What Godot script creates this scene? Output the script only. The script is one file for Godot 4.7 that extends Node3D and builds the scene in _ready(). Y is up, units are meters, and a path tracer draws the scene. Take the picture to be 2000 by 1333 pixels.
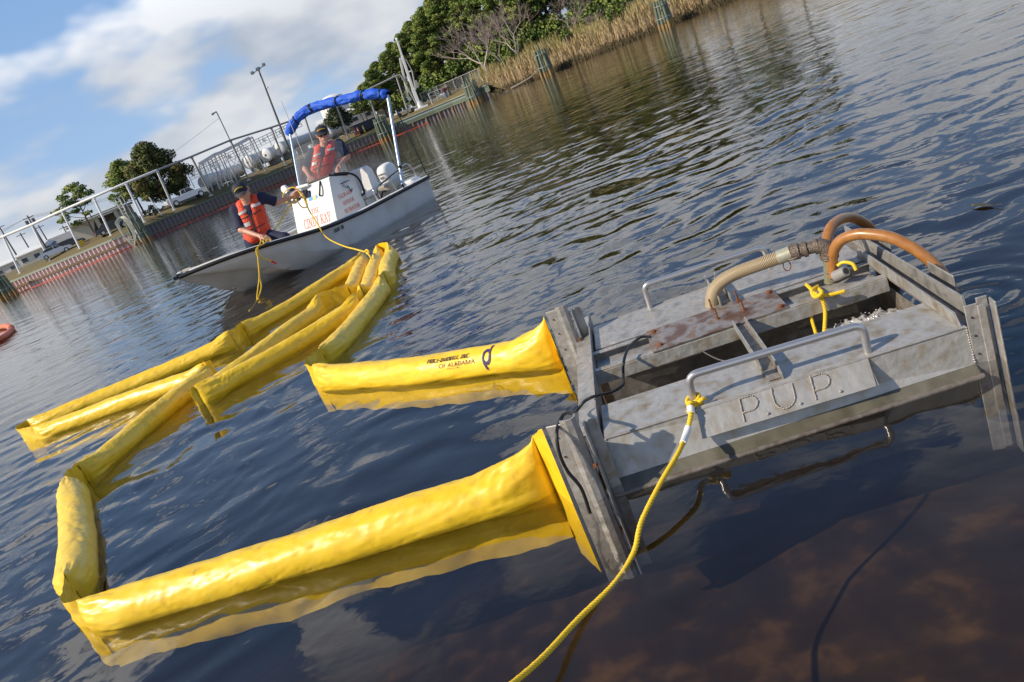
extends Node3D

# ---------------------------------------------------------------- mesh builder
class MB:
	var v := PackedVector3Array()
	var n := PackedVector3Array()
	var u := PackedVector2Array()
	var c := PackedColorArray()
	var ix := PackedInt32Array()
	var tint := Color(1, 1, 1)
	func add(p: Vector3, nn: Vector3, uv := Vector2.ZERO) -> int:
		v.append(p); n.append(nn); u.append(uv); c.append(tint)
		return v.size() - 1
	func tri(a: int, b: int, d: int) -> void:
		var g := (v[b] - v[a]).cross(v[d] - v[a])
		if g.dot(n[a] + n[b] + n[d]) > 0.0:
			ix.append(a); ix.append(d); ix.append(b)
		else:
			ix.append(a); ix.append(b); ix.append(d)
	func face(ps: Array, outward: Vector3) -> void:
		var nn: Vector3 = (ps[1] - ps[0]).cross(ps[2] - ps[0]).normalized()
		if nn.dot(outward) < 0.0: nn = -nn
		var f := v.size()
		for p in ps: add(p, nn, Vector2(p.x, p.z))
		for i in range(1, ps.size() - 1): tri(f, f + i, f + i + 1)
	func box(size: Vector3, xf := Transform3D(), bev := 0.0) -> void:
		var h := size * 0.5
		bev = minf(bev, minf(h.x, minf(h.y, h.z)) * 0.9)
		var o := xf.origin
		for k in 3:
			var i := (k + 1) % 3
			var j := (k + 2) % 3
			for s in [-1.0, 1.0]:
				var ps := []
				for q in [[-1, -1], [1, -1], [1, 1], [-1, 1]]:
					var p := Vector3()
					p[k] = s * h[k]; p[i] = q[0] * (h[i] - bev); p[j] = q[1] * (h[j] - bev)
					ps.append(xf * p)
				var d := Vector3(); d[k] = s
				face(ps, xf.basis * d)
				if bev > 0.0:
					for s2 in [-1.0, 1.0]:
						ps = []
						for q in [[0, -1], [0, 1], [1, 1], [1, -1]]:
							var p := Vector3()
							p[j] = q[1] * (h[j] - bev)
							if q[0] == 0:
								p[k] = s * h[k]; p[i] = s2 * (h[i] - bev)
							else:
								p[k] = s * (h[k] - bev); p[i] = s2 * h[i]
							ps.append(xf * p)
						d = Vector3(); d[k] = s; d[i] = s2
						face(ps, xf.basis * d)
		if bev > 0.0:
			for q in 8:
				var s := Vector3(1 if q & 1 else -1, 1 if q & 2 else -1, 1 if q & 4 else -1)
				var ps := []
				for k in 3:
					var p := Vector3()
					for m in 3: p[m] = s[m] * (h[m] if m == k else h[m] - bev)
					ps.append(xf * p)
				face(ps, xf.basis * s)
	func bar(a: Vector3, b: Vector3, w: float, h: float, up := Vector3.UP, bev := 0.0) -> void:
		var z := (b - a).normalized()
		if absf(z.dot(up)) > 0.98: up = Vector3.RIGHT
		var x := up.cross(z).normalized()
		box(Vector3(w, h, (b - a).length()), Transform3D(Basis(x, z.cross(x), z), (a + b) * 0.5), bev)
	func tube(p: Array, r, sides := 8, cap := true, twist := 0.0) -> void:
		var m := p.size()
		var t: Vector3 = (p[1] - p[0]).normalized()
		var x := t.cross(Vector3.UP if absf(t.y) < 0.9 else Vector3.RIGHT).normalized()
		var f := v.size()
		var run := 0.0
		for i in m:
			var a: Vector3 = p[maxi(i - 1, 0)]
			var b: Vector3 = p[mini(i + 1, m - 1)]
			var t2 := (b - a).normalized()
			x = (x - t2 * x.dot(t2)).normalized()
			var y := t2.cross(x)
			var ra: float = r if not r is Array else r[i]
			if i > 0: run += (p[i] - p[i - 1]).length()
			for k in sides + 1:
				var an := TAU * k / sides + twist * run
				var d := x * cos(an) + y * sin(an)
				add(p[i] + d * ra, d, Vector2(float(k) / sides, run))
		for i in m - 1:
			for k in sides:
				var q := f + i * (sides + 1) + k
				tri(q, q + 1, q + sides + 2)
				tri(q, q + sides + 2, q + sides + 1)
		if cap:
			for e in [0, m - 1]:
				var nn: Vector3 = (p[0] - p[1]).normalized() if e == 0 else (p[m - 1] - p[m - 2]).normalized()
				var g := v.size()
				for k in sides: add(v[f + e * (sides + 1) + k], nn)
				for k in range(1, sides - 1): tri(g, g + k, g + k + 1)
	func grid(rows: Array, wrap := false, flip := false) -> void:
		var m := rows.size()
		var w: int = rows[0].size()
		var f := v.size()
		var su := 0.0
		for i in m:
			if i > 0: su += (rows[i][0] - rows[i - 1][0]).length()
			for j in w:
				var a: Vector3 = rows[maxi(i - 1, 0)][j]
				var b: Vector3 = rows[mini(i + 1, m - 1)][j]
				var jl := j - 1
				var jr := j + 1
				if wrap:
					if jl < 0: jl = w - 2
					if jr >= w: jr = 1
				else:
					jl = maxi(jl, 0); jr = mini(jr, w - 1)
				var nn: Vector3 = (b - a).cross(rows[i][jr] - rows[i][jl])
				if nn.length_squared() < 1e-16: nn = Vector3.UP
				nn = nn.normalized()
				add(rows[i][j], -nn if flip else nn, Vector2(float(j) / (w - 1), su))
		for i in m - 1:
			for j in w - 1:
				var q := f + i * w + j
				tri(q, q + 1, q + w + 1)
				tri(q, q + w + 1, q + w)
	func prism(poly: PackedVector2Array, depth: float, xf := Transform3D()) -> void:
		var t := Geometry2D.triangulate_polygon(poly)
		var cw := Geometry2D.is_polygon_clockwise(poly)
		for s in [-1.0, 1.0]:
			var f := v.size()
			for p in poly: add(xf * Vector3(p.x, p.y, s * depth * 0.5), (xf.basis * Vector3(0, 0, s)).normalized(), p)
			if t.is_empty(): print("PRISM ", poly)
			for i in range(0, t.size(), 3): tri(f + t[i], f + t[i + 1], f + t[i + 2])
		for i in poly.size():
			var a := poly[i]
			var b := poly[(i + 1) % poly.size()]
			var e := b - a
			if e.length() < 1e-6: continue
			var o := Vector3(-e.y, e.x, 0) if cw else Vector3(e.y, -e.x, 0)
			face([xf * Vector3(a.x, a.y, -depth * 0.5), xf * Vector3(b.x, b.y, -depth * 0.5), xf * Vector3(b.x, b.y, depth * 0.5), xf * Vector3(a.x, a.y, depth * 0.5)], xf.basis * o)
	func ball(at: Vector3, r: Vector3, seg := 10, ring := 6, b := Basis()) -> void:
		var f := v.size()
		for i in ring + 1:
			var ph := PI * i / ring
			for k in seg + 1:
				var an := TAU * k / seg
				var d := Vector3(sin(ph) * cos(an), cos(ph), sin(ph) * sin(an))
				add(at + b * (d * r), b * (d / r).normalized(), Vector2(float(k) / seg, float(i) / ring))
		for i in ring:
			for k in seg:
				var q := f + i * (seg + 1) + k
				tri(q, q + 1, q + seg + 2)
				tri(q, q + seg + 2, q + seg + 1)
	func lathe(prof: Array, seg := 16, xf := Transform3D()) -> void:   # prof: Vector2(radius, height), flat between points
		for i in prof.size() - 1:
			var a: Vector2 = prof[i]
			var b: Vector2 = prof[i + 1]
			var e := b - a
			var nn := Vector2(e.y, -e.x).normalized()
			var f := v.size()
			for k in seg + 1:
				var d := Vector3(cos(TAU * k / seg), 0, sin(TAU * k / seg))
				var no := (xf.basis * (d * nn.x + Vector3(0, nn.y, 0))).normalized()
				add(xf * (d * a.x + Vector3(0, a.y, 0)), no, Vector2(float(k) / seg, a.y))
				add(xf * (d * b.x + Vector3(0, b.y, 0)), no, Vector2(float(k) / seg, b.y))
			for k in seg:
				var q := f + k * 2
				tri(q, q + 1, q + 3)
				tri(q, q + 3, q + 2)
	func put(o: MB, xf: Transform3D) -> void:
		var f := v.size()
		var nb := xf.basis.inverse().transposed()
		for i in o.v.size():
			v.append(xf * o.v[i]); n.append((nb * o.n[i]).normalized()); u.append(o.u[i]); c.append(o.c[i])
		for i in o.ix: ix.append(f + i)
	func done(colors := false) -> ArrayMesh:
		var a := []
		a.resize(Mesh.ARRAY_MAX)
		a[Mesh.ARRAY_VERTEX] = v
		a[Mesh.ARRAY_NORMAL] = n
		a[Mesh.ARRAY_TEX_UV] = u
		if colors: a[Mesh.ARRAY_COLOR] = c
		a[Mesh.ARRAY_INDEX] = ix
		var m := ArrayMesh.new()
		m.add_surface_from_arrays(Mesh.PRIMITIVE_TRIANGLES, a)
		return m

# ---------------------------------------------------------------- naming helpers
var used := {}
func numbered(called: String) -> String:
	used[called] = used.get(called, -1) + 1
	return called if used[called] == 0 else "%s_%03d" % [called, used[called]]

func obj(called: String, mesh, mat: Material, parent: Node3D = self) -> MeshInstance3D:
	var o := MeshInstance3D.new()
	o.mesh = mesh.done() if mesh is MB else mesh
	if mat: o.material_override = mat
	o.name = numbered(called) if parent == self else called
	parent.add_child(o, true)
	return o

func tag(o: Node3D, label: String, category := "", group := "", kind := "") -> Node3D:
	if label: o.set_meta("label", label)
	if category: o.set_meta("category", category)
	if group: o.set_meta("group", group)
	if kind: o.set_meta("kind", kind)
	return o

func thing(called: String, label: String, category: String, at := Vector3.ZERO, turn := 0.0, group := "") -> Node3D:
	var o := Node3D.new()
	o.name = numbered(called)
	add_child(o)
	o.position = at
	o.rotation.y = turn
	tag(o, label, category, group)
	return o

func dup(src: Node3D, label: String, at: Vector3, turn := 0.0, group := "") -> Node3D:
	var o: Node3D = src.duplicate()
	o.name = numbered(str(src.name).rstrip("0123456789").rstrip("_"))
	add_child(o)
	o.position = at
	o.rotation.y = turn
	o.set_meta("label", label)
	if group: o.set_meta("group", group)
	return o

# ---------------------------------------------------------------- materials
func col(lin: Color) -> Color: return lin.linear_to_srgb()

func flat(lin: Color, rough := 0.6, metal := 0.0, spec := 0.5) -> StandardMaterial3D:
	var m := StandardMaterial3D.new()
	m.albedo_color = col(lin)
	m.roughness = rough
	m.metallic = metal
	m.metallic_specular = spec
	return m

func noise_tex(freq: float, stops: Array, oct := 4, sd := 1, size := 512, kind := FastNoiseLite.TYPE_SIMPLEX_SMOOTH) -> NoiseTexture2D:
	var f := FastNoiseLite.new()
	f.seed = sd
	f.noise_type = kind
	f.frequency = freq
	f.fractal_octaves = oct
	var t := NoiseTexture2D.new()
	t.width = size; t.height = size
	t.seamless = true
	t.noise = f
	if stops:
		var g := Gradient.new()
		g.offsets = PackedFloat32Array(stops.map(func(s): return s[0]))
		g.colors = PackedColorArray(stops.map(func(s): return col(s[1]) if s[1] is Color else Color(s[1], s[1], s[1])))
		t.color_ramp = g
	return t

func noisy(freq: float, stops: Array, scale: float, rough := 0.6, metal := 0.0, bump := 0.0, sd := 1) -> StandardMaterial3D:
	var m := StandardMaterial3D.new()
	m.albedo_texture = noise_tex(freq, stops, 5, sd)
	m.uv1_triplanar = true
	m.uv1_scale = Vector3.ONE * scale
	m.roughness = rough
	m.metallic = metal
	if bump > 0.0:
		m.heightmap_enabled = true
		m.heightmap_texture = noise_tex(freq * 1.7, [], 5, sd + 7)
		m.heightmap_scale = bump
	return m

func smooth(p: Array, n := 6, closed := false) -> Array:
	var o := []
	var m := p.size()
	for i in (m if closed else m - 1):
		var a: Vector3 = p[(i - 1 + m) % m] if closed else p[maxi(i - 1, 0)]
		var b: Vector3 = p[i]
		var c: Vector3 = p[(i + 1) % m]
		var d: Vector3 = p[(i + 2) % m] if closed else p[mini(i + 2, m - 1)]
		for k in n:
			o.append(b.cubic_interpolate(c, a, d, float(k) / n))
	o.append(p[0] if closed else p[m - 1])
	return o

func rope_mesh(b: MB, p: Array, r: float, pitch := 0.05) -> void:   # three twisted strands
	var q := []
	for i in p.size() - 1:
		var l: float = (p[i + 1] - p[i]).length()
		var n := maxi(1, int(ceil(l / (pitch / 6.0))))
		for k in n: q.append(p[i].lerp(p[i + 1], float(k) / n))
	q.append(p[p.size() - 1])
	var t: Vector3 = (q[1] - q[0]).normalized()
	var x := t.cross(Vector3.UP if absf(t.y) < 0.9 else Vector3.RIGHT).normalized()
	var fr := []
	var run := 0.0
	for i in q.size():
		var t2: Vector3 = (q[mini(i + 1, q.size() - 1)] - q[maxi(i - 1, 0)]).normalized()
		x = (x - t2 * x.dot(t2)).normalized()
		if i > 0: run += (q[i] - q[i - 1]).length()
		fr.append([x, t2.cross(x), run])
	for s in 3:
		var line := []
		for i in q.size():
			var an: float = TAU * (s / 3.0 + fr[i][2] / pitch)
			line.append(q[i] + (fr[i][0] * cos(an) + fr[i][1] * sin(an)) * r * 0.5)
		b.tube(line, r * 0.55, 6)

var M := {}
var rng := RandomNumberGenerator.new()
func nz(sd: int, freq: float, oct := 3) -> FastNoiseLite:
	var f := FastNoiseLite.new()
	f.seed = sd
	f.frequency = freq
	f.fractal_octaves = oct
	f.noise_type = FastNoiseLite.TYPE_SIMPLEX_SMOOTH
	return f

func make_materials() -> void:
	M.alu = noisy(0.012, [[0.0, Color(0.18, 0.165, 0.14)], [0.32, Color(0.29, 0.28, 0.26)], [0.52, Color(0.38, 0.37, 0.355)], [0.66, Color(0.34, 0.30, 0.255)], [0.8, Color(0.41, 0.40, 0.38)], [1.0, Color(0.52, 0.50, 0.47)]], 1.6, 0.42, 0.35, 0.25, 3)
	M.alu_stained = noisy(0.016, [[0.0, Color(0.20, 0.15, 0.095)], [0.25, Color(0.29, 0.25, 0.19)], [0.42, Color(0.335, 0.325, 0.30)], [0.7, Color(0.385, 0.38, 0.365)], [0.85, Color(0.34, 0.31, 0.265)], [1.0, Color(0.47, 0.45, 0.42)]], 1.3, 0.45, 0.3, 0.25, 9)
	M.alu_dark = noisy(0.02, [[0.0, Color(0.14, 0.10, 0.07)], [0.5, Color(0.24, 0.21, 0.18)], [1.0, Color(0.34, 0.30, 0.26)]], 2.0, 0.5, 0.3, 0.2, 4)
	M.alu_clean = flat(Color(0.52, 0.51, 0.50), 0.3, 0.75)
	M.submerged_dim = noisy(0.015, [[0.0, Color(0.085, 0.075, 0.045)], [0.5, Color(0.15, 0.14, 0.10)], [1.0, Color(0.23, 0.215, 0.165)]], 1.5, 0.6, 0.1, 0.0, 6)  # paints in the olive dimming of metal seen through water
	M.weld = flat(Color(0.42, 0.40, 0.37), 0.4, 0.5)
	M.weld_dark = noisy(0.05, [[0.0, Color(0.30, 0.25, 0.20)], [1.0, Color(0.45, 0.42, 0.38)]], 8.0, 0.5, 0.4, 0.0, 3)
	M.rust_plate = noisy(0.011, [[0.0, Color(0.09, 0.035, 0.018)], [0.30, Color(0.14, 0.075, 0.048)], [0.42, Color(0.185, 0.15, 0.135)], [0.60, Color(0.255, 0.24, 0.235)], [0.75, Color(0.20, 0.15, 0.115)], [0.85, Color(0.18, 0.09, 0.045)], [1.0, Color(0.34, 0.31, 0.29)]], 1.3, 0.4, 0.25, 0.3, 12)
	M.rust = noisy(0.03, [[0.0, Color(0.10, 0.035, 0.015)], [0.6, Color(0.24, 0.085, 0.03)], [1.0, Color(0.3, 0.15, 0.07)]], 6.0, 0.8, 0.1, 0.4, 2)
	M.iron = noisy(0.03, [[0.0, Color(0.07, 0.05, 0.04)], [0.5, Color(0.17, 0.13, 0.10)], [1.0, Color(0.30, 0.24, 0.19)]], 6.0, 0.55, 0.4, 0.4, 5)
	M.green_pipe = noisy(0.03, [[0.0, Color(0.16, 0.15, 0.09)], [0.5, Color(0.19, 0.2, 0.13)], [1.0, Color(0.27, 0.22, 0.12)]], 5.0, 0.5, 0.1, 0.2, 5)
	M.orange_hose = noisy(0.02, [[0.0, Color(0.26, 0.095, 0.018)], [0.5, Color(0.35, 0.145, 0.032)], [1.0, Color(0.42, 0.19, 0.05)]], 3.0, 0.3)
	M.orange_hose.clearcoat_enabled = true
	M.orange_hose.clearcoat = 0.5
	M.clear_hose = flat(Color(0.21, 0.135, 0.068), 0.3)
	M.clear_hose.clearcoat_enabled = true
	M.clear_hose.clearcoat = 0.6
	M.black = flat(Color(0.012, 0.012, 0.013), 0.45)
	M.yellow_rope = flat(Color(0.80, 0.52, 0.02), 0.55)
	M.white_tape = flat(Color(0.78, 0.76, 0.72), 0.6)
	M.boom = noisy(0.008, [[0.0, Color(0.50, 0.32, 0.03)], [0.22, Color(0.76, 0.475, 0.016)], [0.4, Color(0.84, 0.54, 0.016)], [0.7, Color(0.88, 0.575, 0.02)], [1.0, Color(0.82, 0.57, 0.06)]], 2.5, 0.40, 0.0, 0.0, 21)
	M.boom.metallic_specular = 0.55
	M.print_blue = flat(Color(0.035, 0.02, 0.09), 0.6)
	M.print_faint = flat(Color(0.42, 0.24, 0.10), 0.6)

func _ready() -> void:
	rng.seed = 11
	# ---- camera
	var cam := Camera3D.new()
	cam.name = "camera"
	cam.position = Vector3(0, 1.25, 0)
	cam.basis = Basis(Vector3.RIGHT, -0.306) * Basis(Vector3.BACK, -0.391)
	cam.fov = 47.914
	cam.near = 0.05
	cam.far = 3000.0
	add_child(cam)
	cam.current = true
	# ---- sky, sun, exposure
	var env := Environment.new()
	env.background_mode = Environment.BG_SKY
	env.sky = Sky.new()
	var pano := PanoramaSkyMaterial.new()
	pano.panorama = sky_picture()
	env.sky.sky_material = pano
	env.tonemap_mode = Environment.TONE_MAPPER_LINEAR
	env.tonemap_exposure = 1.12
	env.volumetric_fog_enabled = true
	env.volumetric_fog_density = 0.0
	env.sdfgi_enabled = true
	env.ssao_enabled = true
	env.ssil_enabled = true
	var we := WorldEnvironment.new()
	we.name = "world_environment"
	we.environment = env
	add_child(we)
	var sun := DirectionalLight3D.new()
	sun.name = "sun"
	sun.light_energy = 1.6
	sun.light_color = Color(1.0, 0.945, 0.86)
	sun.light_angular_distance = 0.5
	sun.shadow_enabled = true
	sun.basis = Basis.looking_at(Vector3(0.764, -0.616, -0.193))
	sun.sky_mode = DirectionalLight3D.SKY_MODE_LIGHT_ONLY
	add_child(sun)
	make_materials()
	build_water()
	build_barge()
	build_boom()
	build_ropes()
	build_boat()
	build_people()
	build_shore()
	build_background()

func sky_picture() -> ImageTexture:
	var w := 3072
	var h := 1536
	var im := Image.create(w, h, false, Image.FORMAT_RGBF)
	var n1 := nz(5, 1.0, 5)
	var n2 := nz(17, 1.0, 5)
	for j in h / 2:
		var el := PI * (0.5 - (j + 0.5) / h)
		var y := sin(el)
		var r := cos(el)
		var e := el * 57.29578
		var t := pow(clampf(1.0 - y, 0, 1), 2.3)
		var blue := Color(0.026, 0.090, 0.25).lerp(Color(0.072, 0.235, 0.58), smoothstep(62.0, 22.0, e)).lerp(Color(0.38, 0.54, 0.75), t)
		var stretch := 2.6 * exp(-e / 30.0) + 1.0
		for i in w:
			var az := TAU * ((i + 0.5) / w - 0.5)
			var d := Vector3(sin(az) * r, y * stretch, -cos(az) * r)
			var p := d * 3.2
			var wob := n2.get_noise_3d(p.x * 0.6, p.y * 0.6, p.z * 0.6)
			var q := n1.get_noise_3d(p.x, p.y, p.z)
			# the bank of cumulus low in the sky, broken clouds higher up
			var top := 11.5 + 8.0 * wob + 5.0 * sin(az * 2.0 + 0.5)
			var bank := clampf((top - e) / 5.0, -1.2, 1.0)
			var up := clampf((e - 9.0) / 9.0, 0.0, 1.0) * (1.0 - 0.95 * smoothstep(24.0, 40.0, e))
			var cover := smoothstep(-0.12, 0.30, q * 1.05 + bank * 0.52)
			cover = maxf(cover, up * smoothstep(0.05, 0.25, n2.get_noise_3d(p.x * 1.3 + 9.0, p.y * 1.3, p.z * 1.3)))
			var lit := n1.get_noise_3d(p.x - 0.22, p.y + 0.16, p.z + 0.05)
			var shade := clampf(0.52 + (q - lit) * 1.5 + 0.32 * smoothstep(3.0, 13.0, e) + 0.25 * wob, 0.0, 1.0)
			var cloud := Color(0.40, 0.45, 0.53).lerp(Color(0.69, 0.70, 0.715), shade)
			cloud *= 1.0 + 0.8 * up
			im.set_pixel(i, j, blue.lerp(cloud, cover * 0.90))
	var ground := Color(0.12, 0.13, 0.13)
	im.fill_rect(Rect2i(0, h / 2, w, h / 2), ground)
	return ImageTexture.create_from_image(im)

# ---------------------------------------------------------------- water
var waves := []
func make_waves() -> void:
	var r := RandomNumberGenerator.new()
	r.seed = 4
	# [wavelength, height]; crests lie mostly across the view
	for s in [[3.0, 0.0022], [2.1, 0.0020], [1.5, 0.0017], [1.15, 0.0015], [0.95, 0.0014], [0.80, 0.0014], [0.68, 0.0014], [0.58, 0.0014], [0.50, 0.0014], [0.44, 0.00135], [0.39, 0.0013], [0.35, 0.00125], [0.31, 0.0012], [0.28, 0.00112], [0.25, 0.0010], [0.225, 0.0009], [0.20, 0.00075], [0.17, 0.00055], [0.145, 0.0004], [0.12, 0.00027]]:
		var a := 1.45 + r.randfn(0.0, 0.72)
		var k: float = TAU / s[0] * r.randf_range(0.93, 1.07)
		waves.append([k * cos(a), k * sin(a), s[1], r.randf() * TAU, s[0]])

func calm(x: float, z: float) -> float:   # sheltered water close in
	var d := Vector2(x - 0.7, (z + 1.3) * 1.1).length()
	var a := lerpf(0.16, 1.0, smoothstep(0.75, 2.6, d))
	var e := Vector2(x + 0.9, z + 3.3).length()
	return a * lerpf(0.62, 1.0, smoothstep(0.8, 2.6, e))

func build_water() -> void:
	make_waves()
	var b := MB.new()
	var na := 620
	var nr := 560
	var r0 := 0.35
	var r1 := 420.0
	var big := nz(31, 0.09, 3)
	var outlet: Vector3 = Vector3(1.551, 0, -2.384)
	for i in nr + 1:
		var r := r0 * pow(r1 / r0, float(i) / nr)
		var gap := r * maxf(log(r1 / r0) / nr * 0.6, 2.6 / na)
		var use := waves.filter(func(w): return w[4] > 2.6 * gap)
		for j in na + 1:
			var a := -1.3 + 2.6 * j / na
			var x := r * sin(a)
			var z := -r * cos(a)
			var y := 0.0
			var dx := 0.0
			var dz := 0.0
			if not use.is_empty():
				var amp := calm(x, z) * (1.0 + 0.6 * big.get_noise_2d(x, z))
				var wx := x + 0.35 * big.get_noise_2d(x * 5.0 + 40.0, z * 5.0)
				var wz := z + 0.35 * big.get_noise_2d(x * 5.0, z * 5.0 + 70.0)
				for w in use:
					var ph: float = w[0] * wx + w[1] * wz + w[3]
					var s := sin(ph)
					var c := cos(ph)
					y += w[2] * s
					dx += w[2] * w[0] * c
					dz += w[2] * w[1] * c
				amp *= 0.86
				y *= amp; dx *= amp; dz *= amp
			var od := Vector2(x - outlet.x, z - outlet.z)   # rings round the hose outlet
			var ol := od.length()
			if ol < 1.1 and ol > 0.02:
				var oa := 0.0026 * exp(-ol / 0.26) * smoothstep(0.0, 0.08, ol)
				y += oa * sin(ol * 62.0)
				dx += oa * 62.0 * cos(ol * 62.0) * od.x / ol
				dz += oa * 62.0 * cos(ol * 62.0) * od.y / ol
			b.v.append(Vector3(x, y, z))
			b.n.append(Vector3(-dx, 1.0, -dz).normalized())
			b.u.append(Vector2(x, z))
	for i in nr:
		for j in na:
			var q := i * (na + 1) + j
			b.ix.append_array(PackedInt32Array([q, q + na + 2, q + 1, q, q + na + 1, q + na + 2]))
	var m := StandardMaterial3D.new()
	m.transparency = BaseMaterial3D.TRANSPARENCY_ALPHA
	var body := col(Color(0.026, 0.0125, 0.0042))
	body.a = 0.10
	m.albedo_color = body
	m.roughness = 0.03
	m.metallic_specular = 0.49
	var fine := noise_tex(0.018, [], 4, 8)
	fine.as_normal_map = true
	fine.bump_strength = 2.2
	m.normal_enabled = true
	m.normal_texture = fine
	m.normal_scale = 0.16
	m.uv1_scale = Vector3(0.45, 0.62, 1)
	var fm: StandardMaterial3D = m.duplicate()
	fm.normal_scale = 0.46
	fm.uv1_scale = Vector3(0.30, 0.55, 1)
	var mesh := ArrayMesh.new()
	var rings := [[0.35, 0.07], [2.0, 0.10], [2.7, 0.13], [3.5, 0.16], [4.5, 0.19], [6.0, 0.22], [8.0, 0.25], [12.0, 0.28], [36.0, 0.4]]
	for part in rings.size():
		var from := int(round(nr * log(rings[part][0] / r0) / log(r1 / r0))) * na * 6
		var upto := b.ix.size() if part == rings.size() - 1 else int(round(nr * log(rings[part + 1][0] / r0) / log(r1 / r0))) * na * 6
		var rm: StandardMaterial3D = fm
		if part < rings.size() - 1:
			rm = m.duplicate()
			rm.normal_scale = rings[part][1]
		var a := []
		a.resize(Mesh.ARRAY_MAX)
		a[Mesh.ARRAY_VERTEX] = b.v
		a[Mesh.ARRAY_NORMAL] = b.n
		a[Mesh.ARRAY_TEX_UV] = b.u
		a[Mesh.ARRAY_INDEX] = b.ix.slice(from, upto)
		mesh.add_surface_from_arrays(Mesh.PRIMITIVE_TRIANGLES, a)
		mesh.surface_set_material(part, rm)
	var o := obj("water", mesh, null)
	tag(o, "rippled dark blue river water between the dock and the far bank", "", "", "structure")
	# brown tannin in the water
	var fog := FogVolume.new()
	fog.name = "murky_water"
	fog.shape = RenderingServer.FOG_VOLUME_SHAPE_BOX
	fog.size = Vector3(160.0, 4.0, 100.0)
	fog.position = Vector3(0, -2.03, -46.0)
	var fmat := FogMaterial.new()
	fmat.density = 0.9
	fmat.albedo = col(Color(0.040, 0.022, 0.008))
	fog.material = fmat
	add_child(fog)
	tag(fog, "murky tea brown river water", "", "", "structure")
	# river bed
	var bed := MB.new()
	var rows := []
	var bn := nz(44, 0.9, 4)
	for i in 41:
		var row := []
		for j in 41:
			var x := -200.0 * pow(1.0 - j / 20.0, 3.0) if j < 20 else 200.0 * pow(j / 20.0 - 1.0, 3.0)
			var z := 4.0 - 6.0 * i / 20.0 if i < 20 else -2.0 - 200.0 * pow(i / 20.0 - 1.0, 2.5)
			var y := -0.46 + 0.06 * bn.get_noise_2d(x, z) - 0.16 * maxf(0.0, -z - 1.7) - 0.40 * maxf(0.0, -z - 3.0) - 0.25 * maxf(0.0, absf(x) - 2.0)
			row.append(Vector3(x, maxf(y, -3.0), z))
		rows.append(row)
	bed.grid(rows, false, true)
	o = obj("river_bed", bed, noisy(0.010, [[0.0, Color(0.030, 0.015, 0.005)], [0.42, Color(0.052, 0.026, 0.007)], [0.60, Color(0.085, 0.042, 0.010)], [0.72, Color(0.16, 0.076, 0.018)], [1.0, Color(0.32, 0.16, 0.04)]], 0.8, 0.9, 0.0, 0.0, 6))  # amber mottling paints caustic light patches into the bed colour
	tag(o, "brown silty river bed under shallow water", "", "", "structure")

# ---------------------------------------------------------------- the skimmer
func weld_line(b: MB, pts: Array, r: float, pitch := 0.0075) -> void:
	var k := 0
	for i in pts.size() - 1:
		var l: float = (pts[i + 1] - pts[i]).length()
		var n := maxi(1, int(l / pitch))
		for q in n:
			var p: Vector3 = pts[i].lerp(pts[i + 1], float(q) / n)
			k += 1
			b.ball(p + Vector3(rng.randf_range(-1, 1), rng.randf_range(-1, 1), 0) * 0.0007, Vector3(r, r, r * 0.9) * rng.randf_range(0.85, 1.15), 6, 4)

func bolt(parent: Node3D, at: Vector3, r: float, mat: Material, tall := 0.0) -> void:
	var b := MB.new()
	b.lathe([Vector2(0, 0), Vector2(r, 0), Vector2(r, r * 0.8), Vector2(r * 0.5, r), Vector2(0, r)], 6, Transform3D(Basis(), at))
	if tall > 0.0: b.tube([at + Vector3(0, 0, 0), at + Vector3(rng.randf_range(-0.003, 0.003), tall, 0)], r * 0.45, 7)
	obj("bolt", b, mat, parent)

func handrail(t: Node3D, pts: Array, r: float) -> void:
	var b := MB.new()
	var q := [pts[0]]
	for i in range(1, pts.size() - 1):
		var a: Vector3 = pts[i] + (pts[i - 1] - pts[i]).normalized() * 0.035
		var c: Vector3 = pts[i] + (pts[i + 1] - pts[i]).normalized() * 0.035
		for k in 7:
			var f := k / 6.0
			q.append(a.lerp(pts[i], f).lerp(pts[i].lerp(c, f), f))
	q.append(pts[pts.size() - 1])
	b.tube(q, r, 12)
	var h := obj("handrail", b, M.alu_clean, t)
	for p in [pts[0], pts[pts.size() - 1]]:
		var w := MB.new()
		var ring := []
		for k in 13: ring.append(p + Vector3(cos(TAU * k / 12) * r * 1.1, 0.002, sin(TAU * k / 12) * r * 1.1))
		weld_line(w, ring, 0.004)
		obj("weld_bead", w, M.weld, h)

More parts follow.
